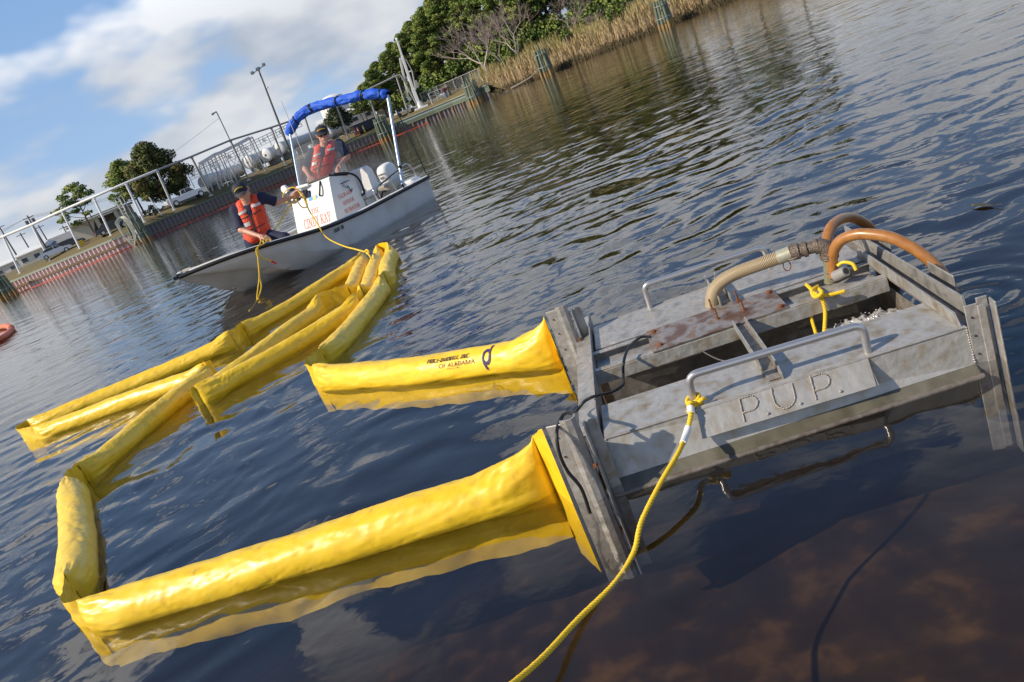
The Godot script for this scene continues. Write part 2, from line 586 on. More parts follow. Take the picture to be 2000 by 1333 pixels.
func bracket(t: Node3D, at: Vector3, dirx: float, turn := 0.0) -> void:
	# slotted aluminium connector post: a flat clamp strip, a hooked channel and a pin
	var root := Node3D.new()
	root.name = "boom_connector"
	t.add_child(root, true)
	root.position = at
	root.rotation.y = turn
	var b := MB.new()
	b.box(Vector3(0.052, 0.60, 0.006), Transform3D(Basis(Vector3.UP, -0.25 * dirx), Vector3(-0.052 * dirx, -0.02, 0.004)), 0.002)
	obj("clamp_strip", b, M.alu, root)
	b = MB.new()
	var s := PackedVector2Array()
	for p in [[-0.030, 0.012], [-0.012, 0.022], [0.008, 0.022], [0.020, 0.010], [0.020, -0.012], [0.014, -0.012], [0.014, 0.007], [0.005, 0.016], [-0.010, 0.016], [-0.030, 0.006]]:
		s.append(Vector2(p[0] * dirx, p[1]))
	b.prism(s, 0.60, Transform3D(Basis(Vector3.RIGHT, Vector3.BACK, Vector3.DOWN), Vector3(0, -0.01, 0)))
	obj("hook_channel", b, M.alu, root)
	b = MB.new()
	b.box(Vector3(0.006, 0.56, 0.05), Transform3D(Basis(), Vector3(0.034 * dirx, -0.03, -0.008)), 0.002)
	b.box(Vector3(0.036, 0.56, 0.006), Transform3D(Basis(), Vector3(0.055 * dirx, -0.032, -0.030)), 0.002)
	obj("mounting_angle", b, M.alu_stained, root)
	b = MB.new()
	b.tube([Vector3(0.004 * dirx, -0.30, -0.004), Vector3(0.004 * dirx, 0.27, -0.004)], 0.006, 8)
	obj("hinge_pin", b, M.iron, root)
	for y in [0.24, 0.17, 0.09]:
		b = MB.new()
		b.ball(Vector3(-0.055 * dirx, y, 0.010), Vector3(0.004, 0.004, 0.003), 8, 4)
		obj("rivet", b, M.rust, root)
	b = MB.new()
	b.tube([Vector3(0.026 * dirx, 0.12, 0.02), Vector3(0.026 * dirx, 0.12, 0.034)], 0.006, 6)
	b.ball(Vector3(0.026 * dirx, 0.12, 0.026), Vector3(0.009, 0.009, 0.004), 6, 4)
	obj("bolt", b, M.rust, root)

func sweep(b: MB, l: Array, r: Array) -> void:   # a straight hull from the left section to the right one
	var n := l.size()
	var p := []
	var q := []
	for k in n:
		p.append(Vector3(0.0, l[k].y, l[k].x))
		q.append(Vector3(1.12, r[k].y, r[k].x))
	var mid := Vector3(0.56, (l[0].y + l[n - 2].y) * 0.5, -0.12)
	for k in n:
		var j := (k + 1) % n
		b.face([p[k], p[j], q[j]], (p[k] + q[j]) * 0.5 - mid)
		b.face([p[k], q[j], q[k]], (p[k] + q[j]) * 0.5 - mid)
	b.face(p, Vector3.LEFT)
	b.face(q, Vector3.RIGHT)

func build_barge() -> void:
	var t := thing("skimmer_barge", "small grey aluminium skimmer barge with welded letters P.U.P. and orange hoses", "skimmer", Vector3(0.155, 0, -2.233), -0.196)
	# pontoons: hollow section swept along x
	var zx := Transform3D(Basis(Vector3.BACK, Vector3.UP, Vector3.LEFT), Vector3(0.56, 0, 0))   # profile x -> z, depth -> x
	var b := MB.new()
	var sl := [Vector2(0.0, 0.12), Vector2(0.055, 0.0), Vector2(-0.25, 0.0), Vector2(-0.25, 0.12)]
	var sr := [Vector2(0.0, 0.12), Vector2(0.014, 0.0), Vector2(-0.25, 0.0), Vector2(-0.25, 0.12)]
	sweep(b, sl, sr)
	var np := obj("pontoon", b, M.alu_stained, t)
	b = MB.new()
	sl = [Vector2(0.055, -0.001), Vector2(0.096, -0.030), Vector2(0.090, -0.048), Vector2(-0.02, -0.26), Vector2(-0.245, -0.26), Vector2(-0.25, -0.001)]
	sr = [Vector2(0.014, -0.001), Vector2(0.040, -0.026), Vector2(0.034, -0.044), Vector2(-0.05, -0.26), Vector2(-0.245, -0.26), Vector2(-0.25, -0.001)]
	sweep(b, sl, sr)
	obj("dim_painted_bottom", b, M.submerged_dim, np)  # darker colour stands in for water dimming the submerged hull
	b = MB.new()
	b.tube([Vector3(0.002, 0.119, -0.001), Vector3(1.118, 0.119, -0.001)], 0.005, 8)
	obj("folded_edge", b, M.alu, np)
	b = MB.new()
	b.tube([Vector3(-0.02, -0.034, 0.097), Vector3(1.125, -0.030, 0.041)], 0.009, 8)
	obj("chine_lip", b, M.alu_dark, np)
	b = MB.new()
	weld_line(b, [Vector3(0.002, 0.118, 0.004), Vector3(0.002, 0.0, 0.057)], 0.0035)
	weld_line(b, [Vector3(1.118, 0.118, 0.004), Vector3(1.118, 0.0, 0.016)], 0.0035)
	tag(obj("weld_bead", b, M.weld, np), "", "", "", "stuff")
	b = MB.new()
	b.prism(PackedVector2Array([Vector2(-1.105, 0.12), Vector2(-1.155, 0.0), Vector2(-1.19, -0.085), Vector2(-1.09, -0.26), Vector2(-0.83, -0.26), Vector2(-0.80, 0.12)]), 1.12, zx)
	var fp := obj("pontoon", b, M.alu, t)
	b = MB.new()
	b.tube([Vector3(0.0, 0.119, -1.104), Vector3(1.12, 0.119, -1.104)], 0.005, 8)
	obj("folded_edge", b, M.alu, fp)
	# darker pit floor between the hulls
	b = MB.new()
	b.box(Vector3(1.11, 0.004, 0.56), Transform3D(Basis(), Vector3(0.56, -0.24, -0.525)))
	obj("pit_floor", b, M.alu_dark, t)
	b = MB.new()
	b.box(Vector3(0.004, 0.30, 0.60), Transform3D(Basis(), Vector3(1.125, -0.10, -0.525)))
	obj("transom_plate", b, M.alu_dark, t)
	# centre channel
	b = MB.new()
	b.box(Vector3(1.10, 0.006, 0.15), Transform3D(Basis(), Vector3(0.545, 0.095, -0.66)), 0.002)
	var ch := obj("centre_channel", b, M.alu, t)
	for z in [-0.552, -0.768]:
		b = MB.new()
		b.box(Vector3(1.115, 0.052, 0.006), Transform3D(Basis(), Vector3(0.545, 0.095, z)), 0.0015)
		b.box(Vector3(1.115, 0.006, 0.030), Transform3D(Basis(), Vector3(0.545, 0.1235, z + (-0.0165 if z > -0.6 else 0.0165))), 0.0015)
		obj("channel_flange", b, M.alu_stained if z > -0.6 else M.alu, ch)
	# cross bearers: pairs of upright angles
	for k in 2:
		var z0 := -0.025 if k == 0 else -0.80
		var z1 := -0.548 if k == 0 else -1.19
		b = MB.new()
		b.box(Vector3(0.040, 0.005, absf(z1 - z0) - 0.02), Transform3D(Basis(), Vector3(0.5625, 0.1245, (z0 + z1) / 2)), 0.0015)
		var cb := obj("cross_bearer", b, M.alu_dark, t)
		for x in [0.540, 0.585]:
			b = MB.new()
			var za: float = -0.105 if k == 0 and x < 0.55 else z0
			b.prism(PackedVector2Array([Vector2(-za, 0.120), Vector2(-z1, 0.120), Vector2(-z1, 0.152), Vector2(-za - (-0.045 if k == 0 else 0.0), 0.164), Vector2(-za, 0.140)]), 0.005, Transform3D(Basis(Vector3.FORWARD, Vector3.UP, Vector3.RIGHT), Vector3(x, 0, 0)))
			obj("bearer_flange", b, M.alu_stained, cb)
	# left end frame: sloping plate with an upstanding flange
	b = MB.new()
	b.box(Vector3(0.066, 0.005, 1.20), Transform3D(Basis(Vector3.BACK, 0.14), Vector3(-0.056, 0.109, -0.69)), 0.0015)
	var lf := obj("end_frame", b, M.alu, t)
	b = MB.new()
	b.prism(PackedVector2Array([Vector2(0.02, 0.115), Vector2(0.09, 0.150), Vector2(1.16, 0.150), Vector2(1.26, 0.13), Vector2(1.26, 0.06), Vector2(0.02, 0.06)]), 0.005, Transform3D(Basis(Vector3.FORWARD, Vector3.UP, Vector3.RIGHT), Vector3(-0.014, 0, 0)))
	obj("frame_flange", b, M.alu, lf)
	b = MB.new()
	weld_line(b, [Vector3(-0.045, 0.122, -0.015), Vector3(0.0, 0.122, -0.005)], 0.005)
	obj("weld_bead", b, M.weld, lf)
	# right end frame: two upright bars with a gap
	b = MB.new()
	b.prism(PackedVector2Array([Vector2(0.003, 0.122), Vector2(0.03, 0.160), Vector2(0.83, 0.166), Vector2(0.86, 0.122)]), 0.006, Transform3D(Basis(Vector3.FORWARD, Vector3.UP, Vector3.RIGHT), Vector3(1.106, 0, 0)))
	var rf := obj("end_frame", b, M.alu_stained, t)
	b = MB.new()
	b.prism(PackedVector2Array([Vector2(0.07, 0.10), Vector2(0.08, 0.178), Vector2(1.14, 0.172), Vector2(1.14, 0.10)]), 0.006, Transform3D(Basis(Vector3.FORWARD, Vector3.UP, Vector3.RIGHT), Vector3(1.158, 0, 0)))
	obj("frame_flange", b, M.alu, rf)
	b = MB.new()
	b.box(Vector3(0.050, 0.005, 1.10), Transform3D(Basis(), Vector3(1.132, 0.112, -0.58)))
	obj("frame_web", b, M.alu_dark, rf)
	# rusty plate with bolts
	b = MB.new()
	b.box(Vector3(0.525, 0.006, 0.236), Transform3D(Basis(Vector3.UP, 0.01), Vector3(0.485, 0.1305, -0.668)), 0.0015)
	var pl := obj("pump_base_plate", b, M.rust_plate, t)
	for p in [[0.25, -0.745], [0.26, -0.585], [0.725, -0.755], [0.725, -0.572]]: bolt(pl, Vector3(p[0], 0.1335, p[1]), 0.011, M.rust)
	for p in [[0.50, -0.775], [0.50, -0.66], [0.605, -0.775], [0.605, -0.665]]: bolt(pl, Vector3(p[0], 0.1335, p[1]), 0.008, M.rust, 0.048)
	# name plate with bead-welded letters
	var pb := Basis(Vector3.RIGHT, 0.0)
	var a := Vector3(0.305, 0.128, -0.006)
	var down := Vector3(-0.012, -0.076, 0.068)
	var nrm := Vector3(0, 0.667, 0.745)
	b = MB.new()
	var ax := Vector3(0.53, 0, 0)
	var c := [a, a + ax, a + ax + down + Vector3(0.0, 0, 0), a + down]
	b.face([c[0], c[1], c[2], c[3]], nrm)
	b.face([c[0] - nrm * 0.005, c[1] - nrm * 0.005, c[2] - nrm * 0.005, c[3] - nrm * 0.005], -nrm)
	for i in 4: b.face([c[i], c[(i + 1) % 4], c[(i + 1) % 4] - nrm * 0.005, c[i] - nrm * 0.005], (c[i] + c[(i + 1) % 4]) * 0.5 - (c[0] + c[2]) * 0.5)
	var plate := obj("name_plate", b, M.alu_stained, t)
	for x in [0.306, 0.829]:
		b = MB.new()
		b.prism(PackedVector2Array([Vector2(0.0, 0.12), Vector2(0.028, 0.05), Vector2(0.058, 0.05)]), 0.005, Transform3D(Basis(Vector3.BACK, Vector3.UP, Vector3.LEFT), Vector3(x, 0, 0)))
		obj("gusset", b, M.alu, plate)
	var up := -down.normalized()
	var base := a + down * 0.86 + nrm * 0.002
	var letters := [["P", 0.135], ["U", 0.235], ["P", 0.355]]
	var big := down.length() * 0.70
	for l in letters:
		var pts := []
		if l[0] == "P":
			pts.append(Vector2(0.0, 0.0)); pts.append(Vector2(0.0, 1.0)); 
			for k in 11:
				var an := PI * (0.5 - k / 10.0)
				pts.append(Vector2(0.42 + 0.34 * cos(an), 0.68 + 0.32 * sin(an)))
			pts.append(Vector2(0.0, 0.36))
		else:
			pts.append(Vector2(0.0, 1.0))
			for k in 13:
				var an := PI * (1.0 + k / 12.0)
				pts.append(Vector2(0.46 + 0.46 * cos(an), 0.46 + 0.46 * sin(an)))
			pts.append(Vector2(0.92, 1.0))
		var w := []
		for p in pts: w.append(base + Vector3(l[1], 0, 0) + Vector3(p.x * big * 0.95, 0, 0) + up * p.y * big)
		b = MB.new()
		weld_line(b, w, 0.0031, 0.0036)
		obj("welded_letter", b, M.weld_dark, plate)
		b = MB.new()
		b.ball(base + Vector3(l[1] + big * 1.02, 0.001, 0), Vector3(0.005, 0.005, 0.004), 8, 5)
		obj("welded_dot", b, M.weld_dark, plate)
	# rails
	handrail(t, [Vector3(0.305, 0.115, -0.035), Vector3(0.312, 0.226, -0.035), Vector3(0.852, 0.213, -0.035), Vector3(0.845, 0.11, -0.03)], 0.0125)
	handrail(t, [Vector3(0.268, 0.115, -1.085), Vector3(0.270, 0.233, -1.085), Vector3(0.805, 0.219, -1.085), Vector3(0.807, 0.115, -1.085)], 0.0125)
	# connectors at the corners
	bracket(t, Vector3(-0.062, 0.0, 0.125), 1.0)
	bracket(t, Vector3(-0.095, 0.0, -1.02), 1.0)
	var rk := Node3D.new()
	rk.name = "boom_connector"
	t.add_child(rk, true)
	rk.position = Vector3(1.122, -0.06, 0.012)
	for q in [["clamp_strip", 0.016, 0.0, 0.036, 0.006, 0.50], ["hook_channel", 0.042, 0.004, 0.022, 0.010, 0.485], ["mounting_angle", 0.068, 0.020, 0.006, 0.045, 0.51], ["hook_channel", 0.056, -0.02, 0.030, 0.006, 0.51]]:
		b = MB.new()
		b.box(Vector3(q[3], q[5], q[4]), Transform3D(Basis(Vector3.UP, -0.12), Vector3(q[1], 0.0, q[2])), 0.002)
		obj(q[0], b, M.alu, rk)
	for y in [0.21, 0.15, 0.09]:
		b = MB.new()
		b.ball(Vector3(0.012, y, 0.004), Vector3(0.0035, 0.0035, 0.003), 8, 4)
		obj("rivet", b, M.black, rk)
	# hoses
	var hs: Array = smooth([Vector3(0.965, 0.126, -0.726), Vector3(0.979, 0.21, -0.714), Vector3(1.01, 0.264, -0.688), Vector3(1.055, 0.283, -0.651), Vector3(1.099, 0.278, -0.613), Vector3(1.157, 0.252, -0.565), Vector3(1.214, 0.191, -0.517), Vector3(1.255, 0.114, -0.483), Vector3(1.273, 0.039, -0.467), Vector3(1.274, -0.011, -0.466)], 6)
	b = MB.new()
	b.tube(hs, 0.021, 14)
	var h := obj("discharge_hose", b, M.orange_hose, t)
	hs = smooth([Vector3(0.981, 0.233, -0.788), Vector3(1.029, 0.273, -0.849), Vector3(1.089, 0.271, -0.924), Vector3(1.155, 0.239, -1.006), Vector3(1.211, 0.185, -1.077), Vector3(1.253, 0.123, -1.128), Vector3(1.252, 0.023, -1.128)], 6)
	b = MB.new()
	b.tube(hs, 0.021, 14)
	obj("discharge_hose", b, M.orange_hose, t)
	hs = smooth([Vector3(0.505, 0.097, -0.871), Vector3(0.524, 0.159, -0.866), Vector3(0.561, 0.202, -0.855), Vector3(0.63, 0.229, -0.835), Vector3(0.721, 0.241, -0.808), Vector3(0.83, 0.253, -0.775)], 8)
	b = MB.new()
	b.tube(hs, 0.026, 16)
	h = obj("suction_hose", b, M.clear_hose, t)
	b = MB.new()
	for s in 3:   # the braid wound round inside the wall
		var line := []
		for i in range(0, hs.size() - 1):
			for k in 10:
				var p: Vector3 = hs[i].lerp(hs[i + 1], k / 10.0)
				var d: Vector3 = (hs[i + 1] - hs[i]).normalized()
				var x: Vector3 = d.cross(Vector3.UP).normalized()
				var an := (i + k / 10.0) * 5.2 + TAU * s / 3.0
				line.append(p + (x * cos(an) + d.cross(x) * sin(an)) * 0.0258)
		b.tube(line, 0.0024, 4)
	obj("hose_braid", b, flat(Color(0.40, 0.32, 0.20), 0.4), h)
	# couplings from the hose to the pump elbow
	var pp: Array = [Vector3(0.799, 0.249, -0.785), Vector3(0.819, 0.252, -0.779), Vector3(0.848, 0.257, -0.77), Vector3(0.879, 0.259, -0.761), Vector3(0.909, 0.258, -0.752), Vector3(0.942, 0.257, -0.742), Vector3(0.968, 0.243, -0.735), Vector3(0.973, 0.207, -0.733), Vector3(0.963, 0.156, -0.736), Vector3(0.953, 0.1, -0.739)]
	b = MB.new()
	b.tube([pp[0], pp[2]], 0.0285, 14)
	obj("hose_collar", b, noisy(0.02, [[0.0, Color(0.32, 0.31, 0.22)], [1.0, Color(0.46, 0.45, 0.35)]], 5.0, 0.35, 0.2), t)
	b = MB.new()
	var d2: Vector3 = (pp[5] - pp[2]).normalized()
	for q in [[0.0, 0.031], [0.030, 0.033], [0.034, 0.027], [0.046, 0.027], [0.048, 0.032], [0.060, 0.031], [0.064, 0.025], [0.095, 0.025]]: pass
	b.tube([pp[2], pp[2] + d2 * 0.030], 0.032, 14)
	b.tube([pp[2] + d2 * 0.030, pp[2] + d2 * 0.046], 0.026, 14)
	b.tube([pp[2] + d2 * 0.046, pp[2] + d2 * 0.060], 0.031, 14)
	b.tube([pp[2] + d2 * 0.058, pp[5]], 0.024, 14)
	var cp := obj("cam_coupling", b, M.iron, t)
	for s in [-1.0, 1.0]:
		b = MB.new()
		var sd: Vector3 = d2.cross(Vector3.UP).normalized() * s
		b.tube(smooth([pp[2] + d2 * 0.03 + sd * 0.03 - Vector3(0, 0.012, 0), pp[2] + d2 * 0.015 + sd * 0.042 - Vector3(0, 0.012, 0), pp[2] - d2 * 0.01 + sd * 0.036 - Vector3(0, 0.015, 0)], 4), 0.005, 6)
		obj("cam_lever", b, M.iron, cp)
	b = MB.new()
	var ring := []
	for k in 17: ring.append(pp[1] + Vector3(0.002, -0.042, 0) + Vector3(cos(TAU * k / 16) * 0.014, sin(TAU * k / 16) * 0.021, 0.006))
	b.tube(ring, 0.0022, 5)
	obj("pull_ring", b, M.rust, cp)
	b = MB.new()
	var el := []
	for k in 9:
		var f := k / 8.0
		el.append(pp[5].lerp(pp[5] + (pp[6] - pp[5]) * 1.35 + Vector3(0, 0.012, 0), f).lerp((pp[5] + (pp[6] - pp[5]) * 1.35 + Vector3(0, 0.012, 0)).lerp(pp[7], f), f))
	b.tube(el, 0.030, 14)
	b.tube([el[7], el[8] + (el[8] - el[7]).normalized() * 0.01], 0.034, 14)
	b.tube([pp[5] - d2 * 0.012, pp[5] + d2 * 0.004], 0.0305, 14)
	obj("pipe_elbow", b, M.iron, t)
	b = MB.new()
	b.tube([pp[7], Vector3(pp[9].x, 0.10, pp[9].z)], 0.024, 14)
	obj("riser_pipe", b, M.green_pipe, t)
	b = MB.new()
	var vb := Vector3(0.985, 0.125, -0.66)
	b.tube([vb + Vector3(-0.02, 0.012, -0.03), vb + Vector3(0.012, 0.034, 0.012)], [0.021, 0.019], 14)
	var vf := obj("valve_stub", b, flat(Color(0.40, 0.38, 0.36), 0.4, 0.4), t)
	b = MB.new()
	b.tube([vb + Vector3(0.0125, 0.0343, 0.0125), vb + Vector3(0.0135, 0.035, 0.0135)], 0.013, 12)
	obj("stub_bore", b, M.black, vf)
	b = MB.new()
	b.tube(smooth([vb + Vector3(0.0, 0.045, -0.04), vb + Vector3(0.02, 0.055, -0.03), vb + Vector3(0.045, 0.045, -0.01), vb + Vector3(0.05, 0.02, 0.0)], 5), 0.007, 8)
	obj("valve_handle", b, flat(Color(0.75, 0.50, 0.02), 0.4), vf)
	b = MB.new()
	b.tube([vb + Vector3(-0.02, -0.02, -0.07), vb + Vector3(-0.022, 0.035, -0.075)], 0.021, 14)
	b.tube([vb + Vector3(-0.021, 0.015, -0.072), vb + Vector3(-0.022, 0.025, -0.074)], 0.024, 14)
	obj("hose_clamp", b, M.iron, t)
	# outlet tabs on the right end
	for z in [[-1.0, -0.80, 0.19], [-0.46, -0.27, 0.16]]:
		b = MB.new()
		b.box(Vector3(0.006, 0.17, 0.19), Transform3D(Basis(), Vector3(1.215, 0.085, (z[0] + z[1]) / 2)), 0.002)
		var tb := obj("outlet_plate", b, M.alu, t)
		b = MB.new()
		b.tube([Vector3(1.19, 0.07, (z[0] + z[1]) / 2), Vector3(1.23, 0.07, (z[0] + z[1]) / 2)], 0.022, 12)
		obj("outlet_stub", b, M.alu_clean, tb)
	# black power cable
	b = MB.new()
	b.tube(smooth([Vector3(0.236, 0.137, -0.697), Vector3(0.193, 0.15, -0.692), Vector3(0.142, 0.165, -0.585), Vector3(0.11, 0.15, -0.498), Vector3(0.091, 0.1, -0.491), Vector3(0.085, 0.106, -0.4), Vector3(0.042, 0.11, -0.36), Vector3(-0.003, 0.16, -0.257), Vector3(-0.047, 0.16, -0.242), Vector3(-0.089, 0.15, -0.2), Vector3(-0.079, 0.27, 0.05), Vector3(-0.094, 0.275, 0.1), Vector3(-0.107, 0.268, 0.16), Vector3(-0.119, 0.212, 0.18), Vector3(-0.117, 0.147, 0.18), Vector3(-0.098, 0.075, 0.18), Vector3(-0.102, -0.015, 0.18)], 8), 0.0058, 8)
	tag(obj("power_cable", b, M.black, t), "")
	b = MB.new()
	b.tube(smooth([Vector3(0.40, 0.07, -0.56), Vector3(0.46, 0.03, -0.50), Vector3(0.56, 0.02, -0.43), Vector3(0.62, -0.03, -0.40)], 6), 0.006, 8)
	obj("power_cable", b, M.black, t)
	# churned water at the pump outlet
	b = MB.new()
	var fr := RandomNumberGenerator.new()
	fr.seed = 3
	for k in 160:
		var x := fr.randf_range(0.78, 1.10)
		var z := fr.randf_range(-0.54, -0.28)
		var e := Vector2((x - 0.97) / 0.20, (z + 0.46) / 0.16).length()
		if fr.randf() > 1.25 - e * 0.85: continue
		var s := fr.randf_range(0.0015, 0.0045) * (1.25 - 0.5 * minf(e, 1.6))
		b.ball(Vector3(x, fr.randf_range(-0.004, 0.045) * maxf(0.0, 1.15 - e), z), Vector3(s, s * 0.7, s), 7, 4)
	var fm := flat(Color(0.62, 0.61, 0.60), 0.08)
	fm.transparency = BaseMaterial3D.TRANSPARENCY_ALPHA
	fm.albedo_color.a = 0.42
	var fo := thing("churning_water", "white bubbling water in the barge's near well beside the centre channel", "foam", Vector3(0.155, 0, -2.233), -0.196)
	fo.set_meta("kind", "stuff")
	var rows := []
	var cn := nz(12, 1.0, 4)
	for i in 121:
		var row := PackedVector3Array()
		for j in 91:
			var x := 0.72 + 0.385 * i / 120.0
			var z := -0.545 + 0.29 * j / 90.0
			var e := Vector2((x - 0.97) / 0.20, (z + 0.46) / 0.17).length()
			row.append(Vector3(x, -0.012 + maxf(0.0, 1.25 - e) * (0.018 + 0.045 * absf(cn.get_noise_2d(x * 16.0, z * 16.0)) + 0.004 * cn.get_noise_2d(x * 70.0, z * 70.0)), z))
		rows.append(row)
	b.grid(rows, false, true)
	obj("foam", b, fm, fo)

# ---------------------------------------------------------------- containment boom
var boom_noise: FastNoiseLite
var fold_noise: FastNoiseLite
func boom_point(a: Vector3, e: Vector3, r: float, t: float, an: float, ea: float, eb: float, sd: float, bow: float) -> Vector3:
	# a float: round in the middle, pinched to a flat upright edge at both ends
	var d := (e - a); d.y = 0
	var l := d.length()
	d /= l
	var side := Vector3(-d.z, 0, d.x)
	var da := t * l
	var db := (1.0 - t) * l
	var za := clampf(da / (0.24 if ea > 0.16 else 0.20), 0.0, 1.0)
	var zb := clampf(db / (0.24 if eb > 0.16 else 0.20), 0.0, 1.0)
	var s := minf(za, zb)
	var fat := sqrt(clampf(s * (2.0 - s), 0.0, 1.0))
	var wide := lerpf(0.005, r * 1.03, fat)
	var he := ea if da < db else eb
	var up := lerpf(he, r, sqrt(s) if he > 0.16 else smoothstep(0.0, 1.0, s))
	var low := lerpf(0.10, r * 0.95, smoothstep(0.0, 1.0, s))
	var cy := 0.038 + 0.006 * sin(t * 7.0 + sd)
	var c := cos(an)
	var q := sin(an)
	var n := boom_noise.get_noise_3d(da * 26.0, c * 3.0 + sd * 9.0, q * 3.0) * 0.0006 * (1.0 + 3.0 * (1.0 - s))
	n += boom_noise.get_noise_3d(da * 3.2, c * 0.8 + sd * 5.0, q * 0.8) * 0.007
	# puckers across the tube, sharp on one side, strongest along the top seam
	var pk := fold_noise.get_noise_3d(da * 17.0 + c * 1.4, sd * 5.0 + c * 0.9, 2.0)
	var gather := smoothstep(-0.1, 0.3, boom_noise.get_noise_2d(da * 1.6, sd * 7.0))
	n -= absf(pk) * 0.0035 * smoothstep(-0.3, 0.8, q) * (0.3 + 0.7 * gather)
	n += 0.0018 * pow(1.0 - absf(fold_noise.get_noise_3d(da * 5.0 + an * 0.9, an * 0.55 + sd * 3.0, 8.0)), 9.0) * (0.35 + 0.65 * (1.0 - gather))
	n -= 0.0035 * pow(1.0 - absf(fold_noise.get_noise_3d(da * 2.6 - an * 1.1, an * 0.8 + sd * 4.0, 15.0)), 12.0)
	# diagonal creases running from the pinched ends
	n += (1.0 - s) * s * 0.055 * boom_noise.get_noise_3d(sd * 3.0 + an * 3.2, da * 3.0 + an * 1.2, 4.0)
	var p := a + d * da + side * (c * (wide + n * 0.8) + bow * sin(PI * t))
	p.y = cy + q * ((up if q > 0.0 else low) + n)
	return p

